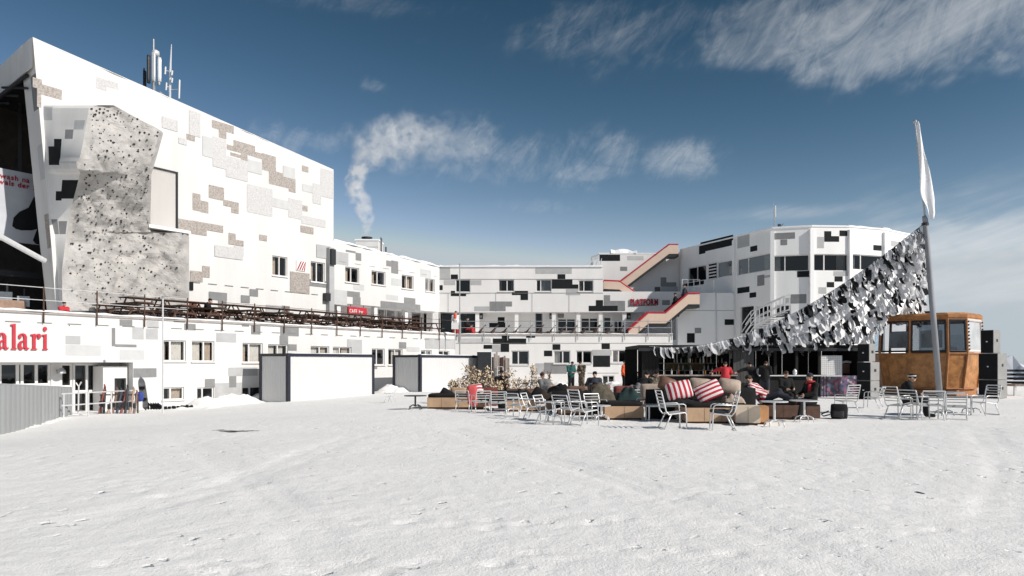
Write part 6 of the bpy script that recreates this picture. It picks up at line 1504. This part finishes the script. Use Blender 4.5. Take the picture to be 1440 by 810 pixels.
STAND = dict(pel=(0, 0, .95), che=(0, .0, 1.30), nek=(0, -.01, 1.50), hed=(0, -.03, 1.64), sL=(-.18, 0, 1.42), sR=(.18, 0, 1.42), eL=(-.25, .03, 1.15), eR=(.25, .03, 1.15), wL=(-.23, -.10, .93), wR=(.23, -.10, .93),
             hL=(-.09, 0, .92), hR=(.09, 0, .92), kL=(-.11, -.03, .50), kR=(.11, -.03, .50), aL=(-.12, .02, .09), aR=(.12, .02, .09))
def pose(base, **kw): d = dict(base); d.update(kw); return d
SIT = pose(STAND, pel=(0, 0, .52), che=(0, .04, .88), nek=(0, .02, 1.07), hed=(0, -.03, 1.21), sL=(-.18, .03, 1.0), sR=(.18, .03, 1.0), eL=(-.24, -.06, .76), eR=(.24, -.06, .76), wL=(-.15, -.28, .70), wR=(.15, -.28, .70), hL=(-.09, 0, .50), hR=(.09, 0, .50), kL=(-.12, -.44, .52), kR=(.12, -.44, .52), aL=(-.12, -.48, .09), aR=(.12, -.48, .09))
RECL = pose(STAND, pel=(0, 0, .62), che=(0, .28, .88), nek=(0, .40, 1.03), hed=(0, .45, 1.16), sL=(-.18, .36, .97), sR=(.18, .36, .97), eL=(-.28, .2, .78), eR=(.28, .2, .78), wL=(-.12, -.02, .80), wR=(.12, -.02, .80), hL=(-.09, -.02, .61), hR=(.09, -.02, .61), kL=(-.11, -.42, .74), kR=(.13, -.40, .82), aL=(-.12, -.80, .62), aR=(.14, -.62, .58))
BOW = pose(STAND, nek=(0, -.08, 1.48), hed=(0, -.17, 1.58), che=(0, -.03, 1.29), eL=(-.24, -.06, 1.16), eR=(.24, -.06, 1.16), wL=(-.12, -.26, 1.1), wR=(.12, -.26, 1.08))
LEAN = pose(STAND, che=(0, -.14, 1.26), nek=(0, -.24, 1.42), hed=(0, -.30, 1.55), sL=(-.18, -.2, 1.36), sR=(.18, -.2, 1.36), eL=(-.28, -.36, 1.17), eR=(.36, -.34, 1.32), wL=(-.2, -.56, 1.08), wR=(.58, -.42, 1.22))
CROU = pose(SIT, pel=(0, .1, .42), che=(0, -.05, .74), nek=(0, -.16, .90), hed=(0, -.26, 1.0), sL=(-.18, -.1, .84), sR=(.18, -.1, .84), eL=(-.22, -.34, .66), eR=(.22, -.34, .66), wL=(-.12, -.52, .62), wR=(.12, -.52, .62), hL=(-.09, .08, .42), hR=(.09, .08, .42), kL=(-.14, -.36, .52), kR=(.14, -.36, .52), aL=(-.12, -.16, .09), aR=(.12, -.16, .09))
STRIDE = pose(STAND, kL=(-.1, -.14, .51), aL=(-.11, -.2, .09), kR=(.1, .04, .50), aR=(.11, .22, .12), eL=(-.24, .12, 1.17), wL=(-.22, .06, .95), eR=(.24, -.02, 1.16), wR=(.22, -.2, .98))
VJ = {}
def person(p, rz, ps, jacket, trousers, hat, lab, hatmat=None, scale=1.0, goggles=False, hood=None, longhair=False):
    J = {k: Vector(v) for k, v in ps.items()}; t = thing('person', p, lab, 'person', R(rz)); t.scale = (scale,)*3
    mb = MB(); H = J['hed']; hd = (H-J['nek']).normalized()
    limb(mb, [J['pel'], J['pel'].lerp(J['che'], .5), J['che'], J['nek']], [.12, .11, .12, .055]); limb(mb, [J['sL'], J['che'], J['sR']], [.06, .1, .06]); limb(mb, [J['nek'], H], [.052, .06])
    mb.sph(H+Vector((0, .01, .035)), (.076, .092, .095), 14); mb.sph(H+Vector((0, -.02, -.04)), (.058, .07, .07), 12)
    mb.tube([H+Vector((0, -.085, .035)), H+Vector((0, -.108, -.005))], [.012, .018], 8); mb.sph(H+Vector((0, -.106, -.008)), .018, 8)
    for s in (-1, 1): mb.sph(H+Vector((s*.078, .01, .01)), (.014, .024, .034), 8)
    mb.sph(H+Vector((0, -.082, -.05)), (.026, .014, .009), 8)
    for a in 'LR':
        s = -1 if a == 'L' else 1
        limb(mb, [J['s'+a], J['e'+a], J['w'+a]], [.052, .043, .031]); limb(mb, [J['h'+a], J['k'+a], J['a'+a]], [.085, .058, .042]); A = J['a'+a]; limb(mb, [A-Vector((0, 0, .03)), A+Vector((0, -.16, -.05))], [.045, .038])
        f = (J['w'+a]-J['e'+a]).normalized(); side = f.cross(Vector((0, 1, .3))).normalized(); W0 = J['w'+a]; dn = side.cross(f).normalized()
        limb(mb, [W0, W0+f*.05, W0+f*.085], [.028, .036, .034])
        for k, ln in enumerate((.062, .075, .070, .055)):
            b0 = W0+f*.085+side*(-.03+.02*k); limb(mb, [b0, b0+f*ln*.55+dn*.012, b0+f*ln+dn*.03], [.0105, .0098, .0085])
        b0 = W0+f*.03-side*.03; limb(mb, [b0, b0-side*.03+f*.025, b0-side*.04+f*.06+dn*.01], [.014, .012, .010])
    body = remeshed(mb, 'body', SKIN, t, .0125)
    mb = MB()
    for s in (-1, 1): mb.sph(H+Vector((s*.03, -.080, .03)), (.012, .006, .009), 8)
    mb.build('eye', DARK, t, smooth=True)
    mb = MB()
    limb(mb, [J['pel']-Vector((0, 0, .02)), J['pel'].lerp(J['che'], .5), J['che'], J['nek']-hd*.03], [.20, .19, .19, .095]); limb(mb, [J['sL']-Vector((.03, 0, .01)), J['che']+Vector((0, 0, .03)), J['sR']-Vector((-.03, 0, .01))], [.10, .165, .10])
    mb.sph(J['pel']+Vector((0, 0, .03)), (.235, .19, .17), 14)
    for a in 'LR': limb(mb, [J['s'+a], J['e'+a], J['w'+a].lerp(J['e'+a], .05)], [.10, .085, .062])
    if hood: mb.sph(J['nek']+Vector((0, .09, .03)), (.11, .09, .1), 10)
    remeshed(mb, 'jacket', jacket, t, .02)
    mb = MB(); mb.sph(J['pel']-Vector((0, 0, .03)), (.165, .14, .12), 12)
    for a in 'LR': limb(mb, [J['h'+a], J['k'+a], J['a'+a]+(J['k'+a]-J['a'+a])*.12], [.125, .10, .095])
    remeshed(mb, 'trousers', trousers, t, .02)
    for a in 'LR':
        A = J['a'+a]; mb = MB(); limb(mb, [A+Vector((0, .02, .10)), A+Vector((0, .01, -.02)), A+Vector((0, -.19, -.035))], [.07, .065, .052]); b_ = remeshed(mb, 'boot', BLACKF, t, .02)
    mb = MB(); mb.sph(H+Vector((0, .012, .062)), (.092, .105, .085), 14)
    if longhair: limb(mb, [H+Vector((0, .07, .03)), H+Vector((0, .10, -.12))], [.08, .06])
    mb2 = remeshed(mb, 'hat' if hat == 'hat' else ('helmet' if hat == 'helmet' else 'hair'), hatmat or BLACKF, t, .014)
    if goggles:
        mb = MB(); mb.rbox(H+Vector((0, -.088, .032)), (.15, .05, .07), .02); mb.build('goggles', DSTEEL, t, smooth=True)
        mb = MB(); mb.tube([H+Vector((.097*math.sin(a), .012-.108*math.cos(a), .075)) for a in [2*math.pi*k/14 for k in range(14)]], .016, 6, closed=True); mb.build('goggle_strap', WHITE2, t)
    return t
TEAL = mat('teal_cloth', (0.02, 0.10, 0.095), .8, .3, 8); CAMO = speckle('brown_camo_cloth', (0.20, 0.16, 0.11), (0.035, 0.03, 0.022), 9, .5, .9, .03); ORANGE = mat('orange_cloth', (0.75, 0.10, 0.02), .75, .15, 6); REDC = mat('red_cloth', (0.50, 0.03, 0.04), .8, .2, 6); PINKS = stripes('pink_red_stripes', R(60), 3.0); NAVYC = mat('navy_cloth', (.03, .034, .045), .9, .3); GREYC = mat('grey_cloth', (.17, .17, .17), .9, .3); HAIRB = mat('brown_hair', (.04, .025, .018), .7, .3, 20); GREENC = mat('dark_green_cloth', (.018, .05, .035), .85, .3)
def at(u, Y, z=None): x = (u-CX)/F*Y; return Vector((x, Y, gz(x, Y) if z is None else z))
person(at(803, 44), 25, BOW, TEAL, BLACKF, 'hat', 'person in a teal jacket and dark trousers looking down beside the person in brown camouflage')
person(at(818, 44.4), -40, BOW, CAMO, CAMO, 'hair', 'person in a brown camouflage suit with head bowed next to the teal jacket', HAIRB)
person(at(878, 44.5), 60, STAND, ORANGE, BLACKF, 'hair', 'person in a bright orange red jacket standing with hands in front near the bar', HAIRB)
person(at(890, 43), 110, CROU, GREENC, BLACKF, 'hat', 'person in dark clothes crouching just right of the orange jacket')
person(at(1020, 34.9), 165, LEAN, REDC, BLACKF, 'hair', 'person with a red sleeve leaning on the wooden bar counter', HAIRB)
person(at(1060, 34.6), 200, LEAN, BLACKF, BLACKF, 'hat', 'person in black standing at the left end of the metal bar counter')
pr_ = G(1100, 590); person(Vector((pr_.x-.35, pr_.y+.5, -.02)), 62, RECL, PINKS, NAVYC, 'hair', 'person in a red and pink striped top reclining on the dark lounge bed', HAIRB)
pr_ = G(1143, 590); person(Vector((pr_.x+.05, pr_.y+.3, 0.0)), -75, SIT, BLACKF, BLACKF, 'hat', 'person in black with a red scarf sitting at the pale round table', NAVYC)
mb = MB(); mb.tube([Vector((pr_.x+.05, pr_.y+.28, 1.06))+Vector((.11*math.cos(a), .1*math.sin(a), -.03*math.sin(a))) for a in [2*math.pi*k/12 for k in range(12)]], .035, 8, closed=True); mb.tube([(pr_.x-.02, pr_.y+.17, 1.02), (pr_.x-.04, pr_.y+.14, .72)], [.05, .06], 8); tag(mb.build('scarf', REDC, None, pr_, True), 'red scarf round the neck of the person in black at the table', 'scarf')
pr_ = G(1143, 590); t = thing('stool', (pr_.x+.05, pr_.y+.3, 0), 'dark low box stool under the person in black at the round table', 'stool'); mb = MB(); mb.box((0, 0, .2), (.42, .42, .36)); mb.build('box', BROWNW, t, bevel=.01); mb = MB(); mb.rbox((0, 0, .40), (.42, .42, .07), .03); mb.build('pad', BLACKF, t, smooth=True)
pr_ = G(1279, 586); person(Vector((pr_.x, pr_.y+.05, 0)), 65, pose(SIT, hed=(0, -.10, 1.17), nek=(0, -.04, 1.05)), BLACKF, BLACKF, 'helmet', 'person in black with white goggle band sitting in front of the orange cabin', goggles=True)
mb = MB(); p = G(664, 577); mb.rbox((p.x, p.y, .60), (.34, .22, .55), .09); mb.rbox((p.x+.08, p.y+.02, .32), (.2, .2, .35), .08); mb.rbox((p.x-.08, p.y-.02, .38), (.16, .18, .38), .07); tag(mb.build('hung_jacket', mat('pink_red_cloth', (.60, .09, .09), .8, .2), None, p, True), 'red jacket hanging over the slatted chair at the left end of the beds', 'jacket')
def onT(u, Y, **k): return Vector(((u-CX)/F*Y, Y, TZ))
person(onT(641, 53.6), 0, STAND, WHITE2, REDC, 'hair', 'person in white top and red trousers at the terrace corner beside the grey pole', HAIRB)
person(onT(657, 53.8), 70, SIT, BLACKF, REDC, 'hat', 'person in black and red sitting on the terrace just right of the grey pole')
q_ = LF.depth(320)[1]; pq = LF.p(q_, TZ, -1.5); person(pq, 100, pose(SIT, hed=(0, -.09, 1.18)), BLACKF, BROWNW, 'hat', 'person in black sitting at a picnic table under the camouflage wall')
q_ = LF.depth(100)[1]; pq = LF.p(q_, TZ-.45, -.55); person(pq, 60, pose(SIT, eL=(-.2, -.08, .76), eR=(.2, -.08, .76)), REDC, BLACKF, 'helmet', 'person in a red jacket sitting at the terrace edge below the climbing wall', BLACKF, scale=.78)
person(Vector(P(950, 424, 53.8))-Vector((0, 0, 1.15)), 250, STRIDE, BLACKF, BLACKF, 'hat', 'person in black going up the lower cream staircase, the lower of two')
person(Vector(P(963, 414, 53.8))-Vector((0, 0, 1.05)), 250, STRIDE, NAVYC, BLACKF, 'hat', 'person in dark clothes near the top of the lower cream staircase')

pr_ = G(905, 575); person(Vector((pr_.x, pr_.y+.6, .02)), -40, RECL, BLACKF, GREYC, 'hat', 'person in black lying back on the long black bed near the beige back cushion')
pr_ = G(776, 574); person(Vector((pr_.x, pr_.y+.9, -.02)), 40, RECL, GREYC, BLACKF, 'hair', 'person in grey lying back on the right end of the middle bed', HAIRB)
person(at(1076, 34.3), 150, BOW, BLACKF, NAVYC, 'hair', 'person in black with bowed head at the shiny pot on the metal bar counter', HAIRB)
pr_ = G(705, 566); person(Vector((pr_.x, pr_.y+.2, .0)), 20, SIT, BLACKF, NAVYC, 'hat', 'person in black sitting before the dry shrub between two pale chairs', BLACKF)
pr_ = G(836, 572); person(Vector((pr_.x, pr_.y+.5, .02)), -15, RECL, NAVYC, BLACKF, 'helmet', 'person in dark navy lying back beside the khaki throw', BLACKF)
pr_ = G(925, 572); person(Vector((pr_.x, pr_.y+.5, .02)), 30, pose(SIT, hed=(0, -.08, 1.18)), CAMO, BLACKF, 'hat', 'person in a brown camouflage jacket sitting behind the low grey table', BLACKF)
pr_ = G(1118, 575); person(Vector((pr_.x, pr_.y+.9, .0)), 10, SIT, BLACKF, BLACKF, 'hair', 'person in black sitting in front of the metal bar counter', HAIRB)
# ================================================================== SMOKE
sm0 = P(517, 330, 57); 
pf = [(517, 329, .44), (516, 319, .56), (515, 308, .66), (511, 296, .76), (506, 283, .84), (502, 269, .90), (499, 255, .92), (503, 241, .95), (510, 228, 1.1), (522, 212, 1.7), (546, 196, 2.0), (576, 192, 2.1), (606, 197, 2.0), (634, 212, 1.7), (560, 226, 1.4), (668, 214, 1.6), (492, 190, 1.1)]
pts = [(P(u, v, 57.5), r_) for u, v, r_ in pf]
xs_ = [p.x for p, _ in pts]; zs__ = [p.z for p, _ in pts]
lo = Vector((min(xs_)-2.5, 54.8, min(zs__)-0.9)); hi = Vector((max(xs_)+3, 60.2, max(zs__)+2.8))
mb = MB(); mb.box((lo+hi)/2, hi-lo); sk = mb.build('smoke_plume', [], None, (lo+hi)/2); tag(sk, kind='stuff'); tag(sk, 'white smoke rising and drifting right from the flue of the roof block', 'smoke')
m = bpy.data.materials.new('smoke'); m.use_nodes = True; nt = m.node_tree; nt.nodes.remove(nt.nodes['Principled BSDF']); out = nt.nodes['Material Output']
ge = N(nt, 'ShaderNodeNewGeometry'); n0 = N(nt, 'ShaderNodeTexNoise', Scale=0.85, Detail=4.0); nt.links.new(ge.outputs['Position'], n0.inputs['Vector'])
sb = N(nt, 'ShaderNodeVectorMath', operation='SUBTRACT'); sb.inputs[1].default_value = (.5, .5, .5); nt.links.new(n0.outputs['Color'], sb.inputs[0])
scv = N(nt, 'ShaderNodeVectorMath', operation='SCALE'); scv.inputs['Scale'].default_value = 1.35; nt.links.new(sb.outputs[0], scv.inputs[0])
wp = N(nt, 'ShaderNodeVectorMath', operation='ADD'); nt.links.new(ge.outputs['Position'], wp.inputs[0]); nt.links.new(scv.outputs[0], wp.inputs[1])
prev = None
for i, (c, r_) in enumerate(pts):
    ds = N(nt, 'ShaderNodeVectorMath', operation='DISTANCE'); ds.inputs[1].default_value = c; nt.links.new(wp.outputs[0], ds.inputs[0])
    mr = N(nt, 'ShaderNodeMapRange', interpolation_type='SMOOTHSTEP'); mr.inputs['From Min'].default_value = r_*1.05; mr.inputs['From Max'].default_value = r_*.25
    k = 1.0 if i < 8 else max(.05, .30-.05*(i-8)); mr.inputs['To Max'].default_value = k; nt.links.new(ds.outputs['Value'], mr.inputs['Value'])
    if prev is None: prev = mr.outputs[0]
    else: mxn = N(nt, 'ShaderNodeMath', operation='MAXIMUM'); nt.links.new(prev, mxn.inputs[0]); nt.links.new(mr.outputs[0], mxn.inputs[1]); prev = mxn.outputs[0]
n3 = N(nt, 'ShaderNodeTexNoise', Scale=1.5, Detail=5.0, Roughness=.62); nt.links.new(wp.outputs[0], n3.inputs['Vector'])
m3 = N(nt, 'ShaderNodeMapRange'); m3.inputs['From Min'].default_value = .43; m3.inputs['From Max'].default_value = .66; nt.links.new(n3.outputs['Fac'], m3.inputs['Value'])
mu = N(nt, 'ShaderNodeMath', operation='MULTIPLY'); nt.links.new(prev, mu.inputs[0]); nt.links.new(m3.outputs[0], mu.inputs[1])
m2 = N(nt, 'ShaderNodeMath', operation='MULTIPLY'); m2.inputs[1].default_value = 6.5; nt.links.new(mu.outputs[0], m2.inputs[0])
pv = N(nt, 'ShaderNodeVolumePrincipled'); pv.inputs['Color'].default_value = (.995, .99, .985, 1); pv.inputs['Anisotropy'].default_value = .2; nt.links.new(m2.outputs[0], pv.inputs['Density']); nt.links.new(pv.outputs[0], out.inputs['Volume'])
sk.data.materials.append(m)

# ================================================================== SKY, SUN, CAMERA
SUN_AZ = Vector((0.866, -0.50, 0)).normalized(); EL = R(33)
w = bpy.data.worlds.new('World'); scn.world = w; w.use_nodes = True; nt = w.node_tree; bg = nt.nodes['Background']
sky = N(nt, 'ShaderNodeTexSky'); sky.sky_type = 'NISHITA'; sky.sun_disc = False; sky.sun_elevation = EL; sky.sun_rotation = math.atan2(SUN_AZ.x, SUN_AZ.y); sky.altitude = 2200; sky.air_density = 1.0; sky.dust_density = 0.0; sky.ozone_density = 1.0
tc = N(nt, 'ShaderNodeTexCoord'); sp = N(nt, 'ShaderNodeSeparateXYZ'); nt.links.new(tc.outputs['Generated'], sp.inputs[0])
def M_(op, a, b=None, c=None):
    n = N(nt, 'ShaderNodeMath', operation=op)
    for i, x in enumerate((a, b, c)):
        if x is None: continue
        if isinstance(x, (int, float)): n.inputs[i].default_value = x
        else: nt.links.new(x, n.inputs[i])
    return n.outputs[0]
az = M_('ARCTAN2', sp.outputs['X'], sp.outputs['Y']); el = M_('ARCSINE', sp.outputs['Z'])
cb = N(nt, 'ShaderNodeCombineXYZ'); nt.links.new(az, cb.inputs[0]); nt.links.new(el, cb.inputs[1])
def SS(x, a, b, lo=0.0, hi=1.0):
    n = N(nt, 'ShaderNodeMapRange', interpolation_type='SMOOTHSTEP'); n.inputs['From Min'].default_value = a; n.inputs['From Max'].default_value = b; n.inputs['To Min'].default_value = lo; n.inputs['To Max'].default_value = hi; nt.links.new(x, n.inputs['Value']); return n.outputs[0]
def NZ(scale, sc=(1, 1, 1), rot=0, detail=7, rough=.62, dist=0.0, loc=(0, 0, 0)):
    m0 = N(nt, 'ShaderNodeMapping'); m0.inputs['Rotation'].default_value = (0, 0, rot); m0.inputs['Location'].default_value = loc; nt.links.new(cb.outputs[0], m0.inputs[0])
    mp = N(nt, 'ShaderNodeMapping'); mp.inputs['Scale'].default_value = sc; nt.links.new(m0.outputs[0], mp.inputs[0])
    n = N(nt, 'ShaderNodeTexNoise', Scale=scale, Detail=detail, Roughness=rough, Distortion=dist); nt.links.new(mp.outputs[0], n.inputs['Vector']); return n.outputs['Fac']
def blob(ca, ce, ra, re, wob=.35):
    """soft ellipse of sky, ragged by noise"""
    a = M_('DIVIDE', M_('SUBTRACT', az, ca), ra); b = M_('DIVIDE', M_('SUBTRACT', el, ce), re)
    d = M_('SQRT', M_('ADD', M_('MULTIPLY', a, a), M_('MULTIPLY', b, b)))
    return SS(M_('ADD', d, M_('MULTIPLY', M_('SUBTRACT', big, .5), wob*4)), 1.0, .25)
def AE(u, v):
    X_, Z_ = (u-CX)/F, (HY-v)/F; return math.atan2(X_, 1), math.asin(Z_/math.sqrt(1+X_*X_+Z_*Z_))
big = NZ(6.0, (1, 1.5, 1), 0, 4); fib = NZ(8.0, (.6, 2.8, 1), R(-26), 11, .70, .9); fib2 = NZ(15.0, (.8, 2.0, 1), R(-52), 11, .72, 1.3); puff = NZ(14.0, (1, 1.25, 1), 0, 9, .66, .5)
def B(u, v, ru, rv, wob=.35): a, e = AE(u, v); return blob(a, e, ru/F, rv/F, wob)
def MX(*l):
    o = l[0]
    for x in l[1:]: o = M_('MAXIMUM', o, x)
    return o
cir = MX(B(1430, 18, 380, 80, .5), M_('MULTIPLY', B(1150, 52, 420, 52, .5), .62), M_('MULTIPLY', B(880, 40, 330, 55, .5), .5), M_('MULTIPLY', B(1200, 0, 480, 60, .5), .6), M_('MULTIPLY', B(500, 6, 260, 26, .5), .36))
c1 = M_('MULTIPLY', SS(cir, 0, .8), SS(M_('MULTIPLY_ADD', cir, .30, M_('ADD', M_('MULTIPLY', fib, .5), M_('MULTIPLY', fib2, .5))), .48, 1.08, 0, .60))
low = MX(M_('MULTIPLY', B(600, 205, 210, 60, .5), .75), M_('MULTIPLY', B(800, 222, 230, 60, .5), .62), M_('MULTIPLY', B(955, 226, 95, 46, .3), .9), M_('MULTIPLY', B(440, 195, 130, 34, .5), .6), M_('MULTIPLY', B(525, 120, 30, 16), .5), M_('MULTIPLY', B(830, 243, 110, 20), .75), M_('MULTIPLY', B(745, 290, 90, 18), .5))
c2 = M_('MULTIPLY', SS(low, 0, .7), SS(M_('MULTIPLY_ADD', low, .2, M_('ADD', M_('MULTIPLY', puff, .55), M_('MULTIPLY', fib2, .45))), .50, 1.0, 0, .62))
ve = MX(B(1420, 330, 210, 55), M_('MULTIPLY', B(1400, 400, 230, 50), .8), M_('MULTIPLY', B(1110, 300, 140, 18), .5), M_('MULTIPLY', B(1440, 345, 300, 130), .5))
fl2 = NZ(7.0, (.5, 4.0, 1), R(-14), 8, .6, .4)
veil = M_('MULTIPLY', ve, SS(M_('MULTIPLY_ADD', ve, .3, fl2), .50, .88, 0, .62))
cl = M_('MINIMUM', M_('ADD', M_('ADD', c1, c2), veil), .92)
tint = N(nt, 'ShaderNodeMix', data_type='RGBA', blend_type='MULTIPLY'); tint.inputs[0].default_value = 1; tint.inputs[7].default_value = (0.95, 0.92, 0.78, 1); nt.links.new(sky.outputs[0], tint.inputs[6])
mixc = N(nt, 'ShaderNodeMix', data_type='RGBA'); mixc.inputs[7].default_value = (5.9, 6.05, 6.2, 1); nt.links.new(cl, mixc.inputs[0])
sc3 = N(nt, 'ShaderNodeSeparateColor'); nt.links.new(tint.outputs[2], sc3.inputs[0]); cc3 = N(nt, 'ShaderNodeCombineColor')
for k_, (g_, m_) in enumerate(((2.62, .288), (2.03, .278), (2.10, .205))): nt.links.new(M_('MULTIPLY', M_('POWER', sc3.outputs[k_], g_), m_), cc3.inputs[k_])
gk = cc3
gd = N(nt, 'ShaderNodeMix', data_type='RGBA', blend_type='DARKEN'); gd.inputs[0].default_value = 1; gd.inputs[7].default_value = (3.9, 4.4, 4.75, 1); nt.links.new(gk.outputs[0], gd.inputs[6])
nt.links.new(gd.outputs[2], mixc.inputs[6])
nt.links.new(mixc.outputs[2], bg.inputs['Color']); bg.inputs['Strength'].default_value = 0.09
sl = bpy.data.lights.new('sun', 'SUN'); sl.energy = 3.3; sl.angle = R(.55); sl.color = (1, .95, .885); so = bpy.data.objects.new('sun', sl); COL.objects.link(so)
sd_ = Vector((SUN_AZ.x*math.cos(EL), SUN_AZ.y*math.cos(EL), math.sin(EL))); so.rotation_euler = sd_.to_track_quat('Z', 'Y').to_euler(); so.location = (30, -10, 30)
cam = bpy.data.cameras.new('camera'); cam.sensor_width = 36; cam.lens = F/1440*36; cam.shift_y = (HY-405)/1440; cam.clip_end = 30000; cam.clip_start = .1
co = bpy.data.objects.new('camera', cam); COL.objects.link(co); co.location = (0, 0, EYE); co.rotation_euler = (R(90), 0, 0); scn.camera = co
vs_ = scn.view_settings; vs_.view_transform = 'Standard'; vs_.look = 'None'; vs_.gamma = 1; vs_.use_curve_mapping = False; vs_.exposure = 0.48
scn.cycles.use_denoising = True; scn.cycles.max_bounces = 8; scn.cycles.transparent_max_bounces = 12; scn.cycles.volume_step_rate = 1.5; scn.cycles.volume_bounces = 5
